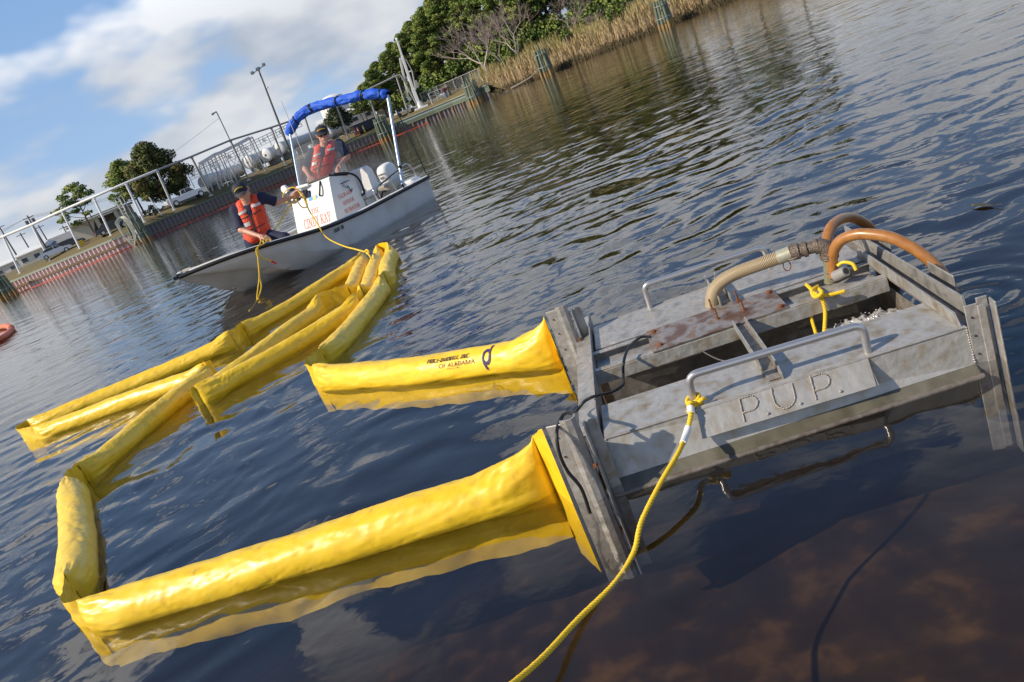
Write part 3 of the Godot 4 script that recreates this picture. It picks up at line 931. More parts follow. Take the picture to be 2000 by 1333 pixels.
func build_boom() -> void:
	boom_noise = nz(77, 1.0, 3)
	fold_noise = nz(78, 1.0, 1)
	var t := thing("containment_boom", "long yellow fabric containment boom folded in a zigzag behind the skimmer", "boom")
	# [start, end, radius, edge height at start, at end]
	var secs := [
		[Vector3(-0.057, 0.05, -2.278), Vector3(-1.871, 0.04, -2.646), 0.083, 0.17, 0.085],
		[Vector3(-2.049, 0.04, -2.924), Vector3(-2.775, 0.04, -4.447), 0.082, 0.09, 0.09],
		[Vector3(-2.772, 0.04, -4.615), Vector3(-2.346, 0.04, -6.124), 0.082, 0.10, 0.09],
		[Vector3(-2.362, 0.04, -6.118), Vector3(-4.071, 0.04, -6.523), 0.080, 0.11, 0.085],
		[Vector3(-4.327, 0.04, -6.923), Vector3(-2.368, 0.04, -7.043), 0.078, 0.085, 0.12],
		[Vector3(-2.311, 0.04, -7.278), Vector3(-1.242, 0.04, -8.683), 0.080, 0.11, 0.10],
		[Vector3(-1.229, 0.04, -8.915), Vector3(-1.221, 0.04, -7.116), 0.080, 0.10, 0.09],
		[Vector3(-1.468, 0.04, -6.949), Vector3(-2.213, 0.04, -5.452), 0.080, 0.14, 0.10],
		[Vector3(-2.212, 0.04, -5.366), Vector3(-1.049, 0.04, -6.311), 0.082, 0.105, 0.12],
		[Vector3(-1.026, 0.04, -6.553), Vector3(-0.995, 0.04, -8.605), 0.080, 0.13, 0.13],
		[Vector3(-0.845, 0.04, -8.404), Vector3(-0.834, 0.04, -6.862), 0.082, 0.13, 0.12],
		[Vector3(-0.861, 0.04, -6.694), Vector3(-1.219, 0.04, -5.079), 0.084, 0.12, 0.09],
		[Vector3(-1.193, 0.04, -4.602), Vector3(0.179, 0.05, -3.401), 0.083, 0.105, 0.185],
	]
	var k := 0
	for s in secs:
		var rows := []
		var l: float = (s[1] - s[0]).length()
		var n := int(l / 0.010)
		var bow := 0.03 * sin(k * 2.7)
		for i in n + 1:
			var row := PackedVector3Array()
			for j in 57: row.append(boom_point(s[0], s[1], s[2], float(i) / n, TAU * j / 56.0, s[3], s[4], k * 1.7, bow))
			rows.append(row)
		var b := MB.new()
		b.grid(rows, true, true)
		var o := obj("float_section", b, M.boom, t)
		# hanging skirt
		var d: Vector3 = (s[1] - s[0]).normalized()
		var side := Vector3(-d.z, 0, d.x)
		rows = []
		n = int(l / 0.05)
		for i in n + 1:
			var f := float(i) / n
			var row := PackedVector3Array()
			for j in 9:
				var y := -0.025 - (0.165 + 0.025 * boom_noise.get_noise_2d(f * l * 2.2, k * 3.0)) * j / 8.0
				var w := (bow * sin(PI * f)) + 0.03 * boom_noise.get_noise_3d(f * l * 3.0, y * 4.0, k * 3.1) * (0.3 + j / 8.0)
				row.append(s[0] + d * (f * l) + side * w + Vector3(0, y - s[0].y, 0))
			rows.append(row)
		b = MB.new()
		b.grid(rows)
		obj("skirt", b, M.boom, o)
		k += 1
	# flat hinge panels join one float to the next
	for i in secs.size() - 1:
		var a: Vector3 = secs[i][1]
		var e: Vector3 = secs[i + 1][0]
		var da: Vector3 = (secs[i][1] - secs[i][0]).normalized()
		var de: Vector3 = (secs[i + 1][0] - secs[i + 1][1]).normalized()
		var reach := maxf(0.09, (e - a).length() * 0.38)
		var rows := []
		for q in 25:
			var f := q / 24.0
			var p := a.bezier_interpolate(a + da * reach, e + de * reach, e, f)
			var hi: float = lerpf(secs[i][4], secs[i + 1][3], f)
			var row := PackedVector3Array()
			for j in 15:
				var y := lerpf(-0.19, hi + 0.038 + 0.012 * boom_noise.get_noise_2d(f * 3.0 + i * 5.0, 1.0), j / 14.0)
				var w := 0.012 * boom_noise.get_noise_3d(f * 4.0, y * 14.0, i * 4.3)
				var tt := (a.bezier_interpolate(a + da * reach, e + de * reach, e, minf(f + 0.02, 1.0)) - a.bezier_interpolate(a + da * reach, e + de * reach, e, maxf(f - 0.02, 0.0))).normalized()
				row.append(Vector3(p.x, y, p.z) + Vector3(-tt.z, 0, tt.x) * w)
			rows.append(row)
		var b := MB.new()
		b.grid(rows)
		obj("hinge_panel", b, M.boom, t)
	# panels clamped to the barge connectors
	for q in [[Vector3(-0.057, 0.05, -2.278), Vector3(-0.018, 0, -2.134), 0.17], [Vector3(0.179, 0.05, -3.401), Vector3(0.171, 0, -3.264), 0.185]]:
		var rows := []
		for i in 13:
			var f := i / 12.0
			var row := PackedVector3Array()
			for j in 19:
				var y := lerpf(-0.27, lerpf(q[2] + 0.036, 0.282, f), j / 18.0)
				var p: Vector3 = q[0].lerp(q[1], f)
				row.append(Vector3(p.x, y, p.z) + Vector3(0.2, 0, 1.0).normalized() * 0.028 * sin(PI * f) * boom_noise.get_noise_3d(f * 2.0, y * 8.0, q[2] * 30.0))
			rows.append(row)
		var b := MB.new()
		b.grid(rows)
		obj("end_panel", b, M.boom, t)
	# maker's print on the far float: letters bent onto the cloth
	var s = secs[12]
	print_on(t, "PRICE-DARNALL, INC.", s, 0.575, 0.175, 0.026, 62.0, M.print_blue, 0.16)
	print_on(t, "OF ALABAMA", s, 0.625, 0.145, 0.021, 39.0, M.print_faint, 0.0)
	print_on(t, "Daphne, Ala.", s, 0.655, 0.05, 0.011, 22.0, M.print_faint, 0.0)
	var pts := []
	for i in 21:
		var an := TAU * i / 20.0
		pts.append(Vector2(0.5 + 0.36 * cos(an + 0.9), 0.5 + 0.27 * sin(an + 0.9)))
	for path in [pts, [Vector2(0.86, 1.0), Vector2(0.82, 0.8), Vector2(0.80, 0.5), Vector2(0.74, 0.32), Vector2(0.55, 0.23)], [Vector2(0.15, 0.48), Vector2(0.2, 0.3), Vector2(0.36, 0.08), Vector2(0.46, 0.0)]]:
		var b := MB.new()
		var fine := []
		for i in path.size() - 1:
			for q in 5: fine.append(path[i].lerp(path[i + 1], q / 5.0))
		fine.append(path[path.size() - 1])
		for i in fine.size() - 1:
			var d: Vector2 = (fine[i + 1] - fine[i]).normalized()
			var nn := Vector2(-d.y, d.x) * 0.075
			var ps := []
			for w in [fine[i] - nn - d * 0.02, fine[i] + nn - d * 0.02, fine[i + 1] + nn + d * 0.02, fine[i + 1] - nn + d * 0.02]: ps.append(on_boom(s, 0.785 + w.x * 0.036, 80.0 - (1.0 - w.y) * 82.0, 0.0035 + 0.0004 * (i % 2)))
			b.face(ps, Vector3(0, 0.3, 1))
		obj("logo_stroke", b, M.print_blue, t)

func on_boom(s, t: float, deg: float, lift: float) -> Vector3:
	var bow := 0.03 * sin(12 * 2.7)
	var an := deg_to_rad(deg)
	var p := boom_point(s[0], s[1], s[2], t, an, s[3], s[4], 12 * 1.7, bow)
	var d: Vector3 = (s[1] - s[0]).normalized()
	return p + (Vector3(-d.z, 0, d.x) * cos(an) + Vector3.UP * sin(an)) * lift

func print_on(parent: Node3D, words: String, s, t0: float, wide: float, high: float, deg: float, mat: Material, lean: float) -> void:
	var tm := TextMesh.new()
	var f := SystemFont.new()
	f.font_names = PackedStringArray(["Droid Sans"])
	f.font_weight = 700 if lean > 0.0 else 400
	tm.font = f
	tm.text = words
	tm.font_size = 32
	tm.depth = 0.0
	tm.curve_step = 4.0
	tm.pixel_size = 0.01
	var a := tm.get_mesh_arrays() if tm.has_method("get_mesh_arrays") else tm.surface_get_arrays(0)
	var v: PackedVector3Array = a[Mesh.ARRAY_VERTEX]
	var ab := tm.get_aabb()
	var l: float = (s[1] - s[0]).length()
	var b := MB.new()
	var idx = a[Mesh.ARRAY_INDEX]
	for i in v.size():
		var x := (v[i].x - ab.position.x) / ab.size.x
		var y := (v[i].y - ab.position.y) / ab.size.y
		var p := on_boom(s, t0 + (x * wide + y * lean * high) * 1.7 / l, deg - (1.0 - y) * rad_to_deg(high / s[2]), 0.0035)
		b.add(p, Vector3(0.2, 0.5, 0.8).normalized())
	if idx == null: idx = PackedInt32Array(range(v.size()))
	for i in range(0, idx.size(), 3): b.tri(idx[i], idx[i + 1], idx[i + 2])
	obj("print", b, mat, parent)


# ---------------------------------------------------------------- skiff (x forward, near side is -z)
func gun(s: float) -> Vector2:   # half width and height of the gunwale
	var g := 1.03 * (1.0 - pow(maxf(0.0, (s - 2.3) / 1.95), 3.0))
	var y := 0.35 + 0.03 * smoothstep(1.6, 2.5, s) + 0.2 * smoothstep(2.2, 4.1, s)
	return Vector2(maxf(g, 0.035), y)

func lut(s: float, pts: Array) -> float:
	for i in pts.size() - 1:
		if s <= pts[i + 1][0]: return lerpf(pts[i][1], pts[i + 1][1], smoothstep(0, 1, clampf((s - pts[i][0]) / (pts[i + 1][0] - pts[i][0]), 0, 1)) * 0.35 + 0.65 * clampf((s - pts[i][0]) / (pts[i + 1][0] - pts[i][0]), 0, 1))
	return pts[pts.size() - 1][1]

func text_on(parent: Node3D, called: String, words: String, at: Vector3, xdir: Vector3, updir: Vector3, wide: float, high: float, mat: Material, fonts := "Droid Sans", bold := 400) -> MeshInstance3D:
	var tm := TextMesh.new()
	var f := SystemFont.new()
	f.font_names = PackedStringArray([fonts])
	f.font_weight = bold
	tm.font = f
	tm.text = words
	tm.font_size = 32
	tm.depth = 0.02
	tm.pixel_size = 0.01
	tm.curve_step = 2.0
	var ab := tm.get_aabb()
	var o := obj(called, tm, mat, parent)
	var zd := xdir.cross(updir).normalized()
	var sx := wide / ab.size.x
	var sy := high / ab.size.y
	o.transform = Transform3D(Basis(xdir * sx, updir * sy, zd * 0.1), at - xdir * sx * ab.get_center().x - updir * sy * ab.get_center().y)
	return o

func tubes(called: String, pts: Array, r: float, mat: Material, parent: Node3D, n := 5, sides := 8) -> MeshInstance3D:
	var b := MB.new()
	b.tube(smooth(pts, n) if n > 1 else pts, r, sides)
	return obj(called, b, mat, parent)

func round_box(b: MB, c: Vector3, h: Vector3, e := 4.0, bs := Basis()) -> void:   # superellipsoid
	var rows := []
	for i in 15:
		var ph := PI * (i / 14.0 - 0.5)
		var row := PackedVector3Array()
		for j in 29:
			var an := TAU * j / 28.0
			var q := func(v: float) -> float: return signf(v) * pow(absf(v), 2.0 / e)
			row.append(c + bs * Vector3(h.x * q.call(cos(ph)) * q.call(cos(an)), h.y * q.call(sin(ph)), h.z * q.call(cos(ph)) * q.call(sin(an))))
		rows.append(row)
	b.grid(rows, true, false)

func build_boat() -> void:
	var t := thing("skiff", "white open motor skiff with centre console and rolled blue canopy", "boat", Vector3(-1.063, 0, -13.375), -2.214)
	var gel := noisy(0.006, [[0.0, Color(0.46, 0.45, 0.41)], [0.5, Color(0.58, 0.58, 0.56)], [1.0, Color(0.64, 0.64, 0.63)]], 0.7, 0.3, 0.0, 0.0, 15)
	var white := flat(Color(0.74, 0.74, 0.72), 0.3)
	var beige := flat(Color(0.46, 0.42, 0.36), 0.55)
	var black := flat(Color(0.015, 0.016, 0.017), 0.5)
	var steel := flat(Color(0.55, 0.55, 0.55), 0.25, 0.85)
	var st := []
	for i in 49: st.append(4.235 * i / 48.0)
	var keel := [[0, -0.2], [2.6, -0.17], [3.2, -0.09], [3.42, 0.0], [3.7, 0.15], [3.97, 0.35], [4.235, 0.545]]
	var chine := [[0, -0.03], [1.9, -0.03], [2.4, 0.03], [2.8, 0.15], [3.15, 0.31], [3.5, 0.42], [3.9, 0.49], [4.235, 0.56]]
	var spons := [[0, -0.15], [2.2, -0.14], [2.8, -0.06], [3.1, 0.04], [3.4, 0.22], [3.7, 0.36], [4.235, 0.55]]
	var rows := []
	for s in st:
		var g := gun(s)
		var ky := lut(s, keel)
		var cy := minf(lut(s, chine), g.y - 0.03)
		var sy := minf(lut(s, spons), cy)
		var ty := lerpf(minf(sy + 0.05, cy), ky, 0.25)
		var half := [Vector3(s, g.y, g.x), Vector3(s, lerpf(g.y, cy, 0.25), g.x * 0.985), Vector3(s, lerpf(g.y, cy, 0.6), g.x * 0.97), Vector3(s, cy + 0.015, g.x * 0.955), Vector3(s, cy - 0.012, g.x * 0.935), Vector3(s, sy, g.x * 0.80), Vector3(s, sy + 0.01, g.x * 0.66), Vector3(s, ty, g.x * 0.45), Vector3(s, lerpf(ty, ky, 0.6), g.x * 0.2), Vector3(s, ky, 0)]
		var row := PackedVector3Array()
		for p in half: row.append(p)
		for i in range(half.size() - 2, -1, -1): row.append(Vector3(half[i].x, half[i].y, -half[i].z))
		rows.append(row)
	var b := MB.new()
	b.grid(rows, false, true)
	var tr := []
	for p in rows[0]: tr.append(p)
	for i in range(1, tr.size() - 1): b.face([Vector3(0, 0.35, 0), tr[i - 1], tr[i]], Vector3(-1, 0, 0))
	b.face([Vector3(0, 0.35, 0), tr[tr.size() - 2], tr[tr.size() - 1]], Vector3(-1, 0, 0))
	var hull := obj("hull", b, gel, t)
	# gunwale cap, inner side and cockpit sole
	rows = []
	for s in st:
		if s > 4.15: continue
		var g := gun(s)
		var sole := 0.10 + (g.y - 0.09) * smoothstep(3.25, 3.62, s)
		var iw := maxf(0.0, g.x - 0.11)
		var half := [Vector3(s, g.y + 0.004, g.x - 0.004), Vector3(s, g.y + 0.016, g.x - 0.02), Vector3(s, g.y + 0.016, maxf(0.0, g.x - 0.095)), Vector3(s, g.y - 0.01, iw), Vector3(s, lerpf(g.y, sole, 0.6), iw * 0.97), Vector3(s, sole + 0.02, iw * 0.95), Vector3(s, sole, iw * 0.91), Vector3(s, sole, 0)]
		var row := PackedVector3Array()
		for p in half: row.append(p)
		for i in range(half.size() - 2, -1, -1): row.append(Vector3(half[i].x, half[i].y, -half[i].z))
		rows.append(row)
	b = MB.new()
	b.grid(rows, false, false)
	var side := MB.new()
	obj("deck", b, beige, t)
	for sgn in [-1.0, 1.0]:
		rows = []
		for s in st:
			if s > 4.16: continue
			var g := gun(s)
			rows.append(PackedVector3Array([Vector3(s, g.y + 0.002, sgn * (g.x + 0.002)), Vector3(s, g.y + 0.021, sgn * (g.x - 0.015)), Vector3(s, g.y + 0.021, sgn * maxf(0.0, g.x - 0.10)), Vector3(s, g.y - 0.004, sgn * maxf(0.0, g.x - 0.114))]))
		b = MB.new()
		b.grid(rows, false, sgn < 0)
		obj("gunwale", b, white, t)
		b = MB.new()
		var rr := []
		for s in st:
			var g := gun(s)
			rr.append(Vector3(s + (0.02 if s > 4.2 else 0.0), g.y - 0.012, sgn * (g.x + 0.008)))
		b.tube(rr, 0.026, 8)
		obj("rub_rail", b, black, t)
	b = MB.new()
	b.ball(Vector3(3.56, 0.19, -0.03), Vector3(0.035, 0.035, 0.03), 10, 6)
	b.tube(smooth([Vector3(3.52, 0.14, -0.045), Vector3(3.6, 0.12, -0.05), Vector3(3.57, 0.19, -0.04)], 5), 0.010, 6)
	obj("bow_eye", b, steel, hull)
	var red := flat(Color(0.62, 0.10, 0.045), 0.5)
	text_on(hull, "registration_mark", "USAF  69", Vector3(2.313, 0.283, -1.024), Vector3(-1, 0, 0), Vector3.UP, 0.20, 0.055, black, "Droid Sans", 700).rotation.y += 0.0
	# console
	b = MB.new()
	b.prism(PackedVector2Array([Vector2(1.80, 0.10), Vector2(1.50, 0.93), Vector2(1.455, 0.965), Vector2(1.02, 0.86), Vector2(0.98, 0.80), Vector2(1.02, 0.10)]), 0.90, Transform3D())
	var con := obj("console", b, white, t)
	b = MB.new()
	b.tube([Vector3(1.462, 0.968, -0.455), Vector3(1.462, 0.968, 0.455)], 0.017, 8)
	b.tube([Vector3(1.462, 0.968, -0.455), Vector3(1.10, 0.875, -0.455)], 0.015, 8)
	obj("console_trim", b, black, con)
	var fu := Vector3(-0.30, 0.83, 0).normalized()
	var fx := Vector3(0, 0, -1)
	var fn := fx.cross(fu)
	var on := func(v: float, w: float) -> Vector3: return Vector3(1.80, 0.10, 0) + fu * v - Vector3(0, 0, w) + fn * 0.002
	text_on(con, "boat_name", "THE", on.call(0.50, 0.03), fx, fu, 0.17, 0.075, red, "Droid Serif")
	text_on(con, "boat_name", "CINDY KAY", on.call(0.345, 0.035), fx, fu, 0.60, 0.145, red, "Droid Serif")
	b = MB.new()
	b.box(Vector3(0.20, 0.055, 0.003), Transform3D(Basis(fx, fu, fn), on.call(0.69, 0.04)))
	var sk := obj("sticker", b, flat(Color(0.05, 0.30, 0.72), 0.4), con)
	b = MB.new()
	b.lathe([Vector2(0, 0.003), Vector2(0.034, 0.003)], 14, Transform3D(Basis(fx, fn, -fu), on.call(0.685, 0.07)))
	obj("sticker_sun", b, flat(Color(0.85, 0.62, 0.05), 0.4), con)
	var k := 0
	for w in ["EGLIN AFB", "OUTDOOR", "RECREATION", "CENTER"]:
		text_on(con, "lettering", w, Vector3(1.33 - 0.012 * k, 0.625 - 0.115 * k, -0.452), Vector3(-1, 0, 0), Vector3.UP, [0.30, 0.26, 0.34, 0.22][k], 0.062, red)
		k += 1
	tubes("grab_rail", [Vector3(1.38, 0.96, -0.46), Vector3(1.15, 0.90, -0.50), Vector3(1.0, 0.80, -0.51), Vector3(0.96, 0.66, -0.51), Vector3(0.975, 0.52, -0.50), Vector3(1.01, 0.50, -0.46)], 0.017, black, con)
	tubes("grab_rail", [Vector3(1.50, 0.94, -0.26), Vector3(1.56, 0.86, -0.26), Vector3(1.60, 0.77, -0.235), Vector3(1.575, 0.75, -0.20)], 0.014, black, con)
	b = MB.new()
	b.box(Vector3(0.16, 0.015, 0.10), Transform3D(Basis(), Vector3(1.24, 0.79, -0.455)), 0.004)
	b.tube(smooth([Vector3(1.30, 0.76, -0.46), Vector3(1.26, 0.70, -0.49), Vector3(1.21, 0.72, -0.47), Vector3(1.18, 0.62, -0.462), Vector3(1.14, 0.66, -0.46)], 5), 0.007, 6)
	obj("throttle", b, flat(Color(0.10, 0.14, 0.22), 0.4), con)
	# gear hung across the console front
	b = MB.new()
	for q in [[0.36, 0.86, 0.055, 0.02], [0.27, 0.83, 0.04, 0.05], [0.14, 0.87, 0.05, 0.035], [0.06, 0.83, 0.035, 0.06]]:
		round_box(b, Vector3(1.535, q[1], q[0]), Vector3(0.035, q[3], q[2]), 3.0)
	obj("hanging_gear", b, flat(Color(0.02, 0.022, 0.028), 0.5), con)
	tubes("hanging_strap", [Vector3(1.53, 0.84, 0.52), Vector3(1.58, 0.80, 0.40), Vector3(1.58, 0.86, 0.25), Vector3(1.57, 0.80, 0.12), Vector3(1.56, 0.90, 0.02)], 0.016, black, con)
	b = MB.new()
	b.box(Vector3(0.05, 0.14, 0.06), Transform3D(Basis(), Vector3(1.535, 0.80, 0.02)), 0.01)
	obj("radio_pouch", b, flat(Color(0.02, 0.035, 0.13), 0.5), con)
	b = MB.new()
	b.tube([Vector3(1.56, 0.97, 0.20), Vector3(1.52, 0.955, -0.02)], [0.030, 0.024], 10)
	var fl := obj("flare_bottle", b, white, con)
	b = MB.new()
	b.tube([Vector3(1.563, 0.972, 0.215), Vector3(1.558, 0.97, 0.19)], 0.033, 10)
	obj("bottle_cap", b, flat(Color(0.6, 0.06, 0.03), 0.4), fl)
	b = MB.new()
	b.tube([Vector3(1.57, 1.02, 0.46), Vector3(1.53, 1.02, 0.46)], 0.062, 18)
	b.tube([Vector3(1.53, 1.02, 0.46), Vector3(1.46, 1.0, 0.46)], [0.05, 0.025], 14)
	obj("spotlight", b, flat(Color(0.85, 0.85, 0.85), 0.2), con)
	# windshield
	var pane := flat(Color(0.34, 0.33, 0.31), 0.05)
	pane.transparency = BaseMaterial3D.TRANSPARENCY_ALPHA
	pane.albedo_color.a = 0.20
	b = MB.new()
	rows = []
	for i in 25:
		var f := i / 24.0
		var z := 0.46 - 0.92 * f
		var back := 0.34 * pow(absf(f - 0.5) * 2.0, 5.0)
		var hi := 0.55 - 0.06 * pow(absf(f - 0.5) * 2.0, 4.0)
		rows.append(PackedVector3Array([Vector3(1.45 - back, 0.975 - back * 0.25, z), Vector3(1.45 - back - hi * 0.22, 0.975 - back * 0.25 + hi * 0.5, z * 0.985), Vector3(1.45 - back - hi * 0.42, 0.975 + hi - back * 0.3, z * 0.97)]))
	b.grid(rows, false, true)
	obj("windshield", b, pane, t)
	# leaning seat, cooler box, stern lockers
	b = MB.new()
	b.prism(PackedVector2Array([Vector2(0.46, 0.42), Vector2(0.86, 0.42), Vector2(0.84, 0.50), Vector2(0.66, 0.52), Vector2(0.62, 0.86), Vector2(0.56, 0.88), Vector2(0.48, 0.80)]), 0.62, Transform3D(Basis(), Vector3(0, 0, -0.10)))
	var seat := obj("seat", b, white, t)
	b = MB.new()
	b.box(Vector3(0.34, 0.32, 0.50), Transform3D(Basis(), Vector3(0.66, 0.26, -0.10)), 0.02)
	obj("seat_box", b, white, seat)
	for z in [-0.78, 0.78]:
		b = MB.new()
		b.box(Vector3(0.30, 0.30, 0.34), Transform3D(Basis(), Vector3(0.18, 0.27, z)), 0.05)
		obj("stern_locker", b, white, t)
	b = MB.new()
	b.box(Vector3(0.05, 0.36, 1.2), Transform3D(Basis(), Vector3(0.035, 0.17, 0)), 0.01)
	obj("transom", b, white, t)
	# rails at the stern quarter
	for z in [-0.90, 0.90]:
		var r := tubes("side_rail", [Vector3(1.20, 0.36, z), Vector3(1.21, 0.50, z), Vector3(1.14, 0.555, z), Vector3(0.78, 0.585, z), Vector3(0.35, 0.66, z), Vector3(0.20, 0.65, z), Vector3(0.13, 0.55, z), Vector3(0.10, 0.36, z)], 0.014, steel, t)
		tubes("rail_post", [Vector3(0.72, 0.36, z), Vector3(0.74, 0.59, z)], 0.012, steel, r, 1)
	tubes("fuel_hose", [Vector3(0.95, 0.2, -0.6), Vector3(0.8, 0.42, -0.7), Vector3(0.55, 0.40, -0.55), Vector3(0.3, 0.45, -0.5), Vector3(0.1, 0.42, -0.2)], 0.014, black, t)
	b = MB.new()
	b.box(Vector3(0.34, 0.20, 0.26), Transform3D(Basis(Vector3.UP, 0.2), Vector3(0.42, 0.40, -0.52)), 0.03)
	obj("fuel_tank", b, flat(Color(0.40, 0.36, 0.28), 0.5), t)
	# outboard
	b = MB.new()
	round_box(b, Vector3(-0.16, 0.60, -0.13), Vector3(0.175, 0.175, 0.13), 3.0, Basis(Vector3.BACK, -0.10))
	var mo := obj("outboard_motor", b, white, t)
	b = MB.new()
	round_box(b, Vector3(-0.15, 0.42, -0.13), Vector3(0.20, 0.06, 0.14), 4.0)
	b.box(Vector3(0.16, 0.50, 0.10), Transform3D(Basis(), Vector3(-0.18, 0.18, -0.13)), 0.02)
	b.box(Vector3(0.16, 0.10, 0.20), Transform3D(Basis(), Vector3(-0.04, 0.36, -0.13)), 0.02)
	obj("motor_leg", b, flat(Color(0.42, 0.42, 0.42), 0.4), mo)
	text_on(mo, "motor_print", "JOHNSON", Vector3(0.022, 0.625, -0.13), Vector3(0, 0, -1), Vector3(-0.10, 1, 0).normalized(), 0.20, 0.035, black, "Droid Sans", 700)
	text_on(mo, "motor_print", "90", Vector3(0.024, 0.57, -0.13), Vector3(0, 0, -1), Vector3(-0.10, 1, 0).normalized(), 0.10, 0.045, black, "Droid Sans", 700)
	# canopy folded on its bow
	var blue_leg := flat(Color(0.42, 0.52, 0.66), 0.3, 0.3)
	var arch := []
	for q in [[0.66, 0.36, -1.0], [0.08, 1.73, -0.97]]: arch.append(Vector3(q[0], q[1], q[2]))
	tubes("canopy_leg", arch, 0.024, blue_leg, t, 1, 10)
	tubes("canopy_leg", [Vector3(0.95, 0.38, 1.0), Vector3(0.42, 1.78, 1.0)], 0.020, blue_leg, t, 1, 10)
	tubes("canopy_strap", [Vector3(-0.02, 0.40, -1.0), Vector3(0.04, 1.70, -0.98)], 0.010, black, t, 1, 6)
	tubes("canopy_brace", [Vector3(0.45, 0.66, -0.98), Vector3(1.05, 0.56, -0.92)], 0.010, black, t, 1, 6)
	for q in [[0.66, 0.40], [0.53, 0.67]]:
		b = MB.new()
		b.box(Vector3(0.05, 0.06, 0.05), Transform3D(Basis(), Vector3(q[0], q[1], -1.0)), 0.01)
		obj("canopy_hinge", b, black, t)
	var cn := nz(9, 1.0, 3)
	var line: Array = smooth([Vector3(0.3, 1.804, 1.169), Vector3(0.26, 1.966, 0.858), Vector3(0.22, 2.021, 0.536), Vector3(0.18, 1.985, 0.157), Vector3(0.14, 1.929, -0.196), Vector3(0.11, 1.891, -0.501), Vector3(0.09, 1.818, -0.785), Vector3(0.08, 1.743, -0.981)], 10)
	rows = []
	for i in line.size():
		var d: Vector3 = (line[mini(i + 1, line.size() - 1)] - line[maxi(i - 1, 0)]).normalized()
		var x := d.cross(Vector3.UP).normalized()
		var y := x.cross(d)
		var f := float(i) / (line.size() - 1)
		var pinch := 1.0
		for c in [0.14, 0.30, 0.52, 0.73, 0.90]: pinch -= 0.22 * exp(-pow((f - c) / 0.018, 2.0))
		var r := 0.076 * pinch * (0.55 + 0.45 * smoothstep(0.0, 0.06, minf(f, 1.0 - f) + 0.01))
		var row := PackedVector3Array()
		for j in 29:
			var an := TAU * j / 28.0
			var rr := r * (1.0 + 0.30 * cn.get_noise_3d(f * 14.0, cos(an) * 1.6, sin(an) * 1.6) + 0.10 * cn.get_noise_3d(f * 40.0, cos(an) * 3.0, sin(an) * 3.0))
			row.append(line[i] + (x * cos(an) * 1.15 + y * sin(an)) * rr)
		rows.append(row)
	b = MB.new()
	b.grid(rows, true, false)
	var cv := obj("rolled_canopy", b, flat(Color(0.012, 0.10, 0.58), 0.7), t)
	for c in [0.14, 0.30, 0.32, 0.52, 0.73, 0.75, 0.90]:
		var i := int(c * (line.size() - 1))
		var d: Vector3 = (line[i + 1] - line[i - 1]).normalized()
		var x := d.cross(Vector3.UP).normalized()
		var ring := []
		for j in 17: ring.append(line[i] + (x * cos(TAU * j / 16) * 1.15 + x.cross(d) * sin(TAU * j / 16)) * 0.071 + d * 0.03 * sin(TAU * j / 16 + c * 9.0))
		b = MB.new()
		b.tube(ring, 0.011, 6)
		obj("tie_strap", b, black, cv)
	# far side pulpit line and aerial
	tubes("aerial", [Vector3(0.5, 0.4, 0.9), Vector3(0.42, 2.3, 0.86)], 0.006, flat(Color(0.5, 0.5, 0.5), 0.4), t, 1, 5)

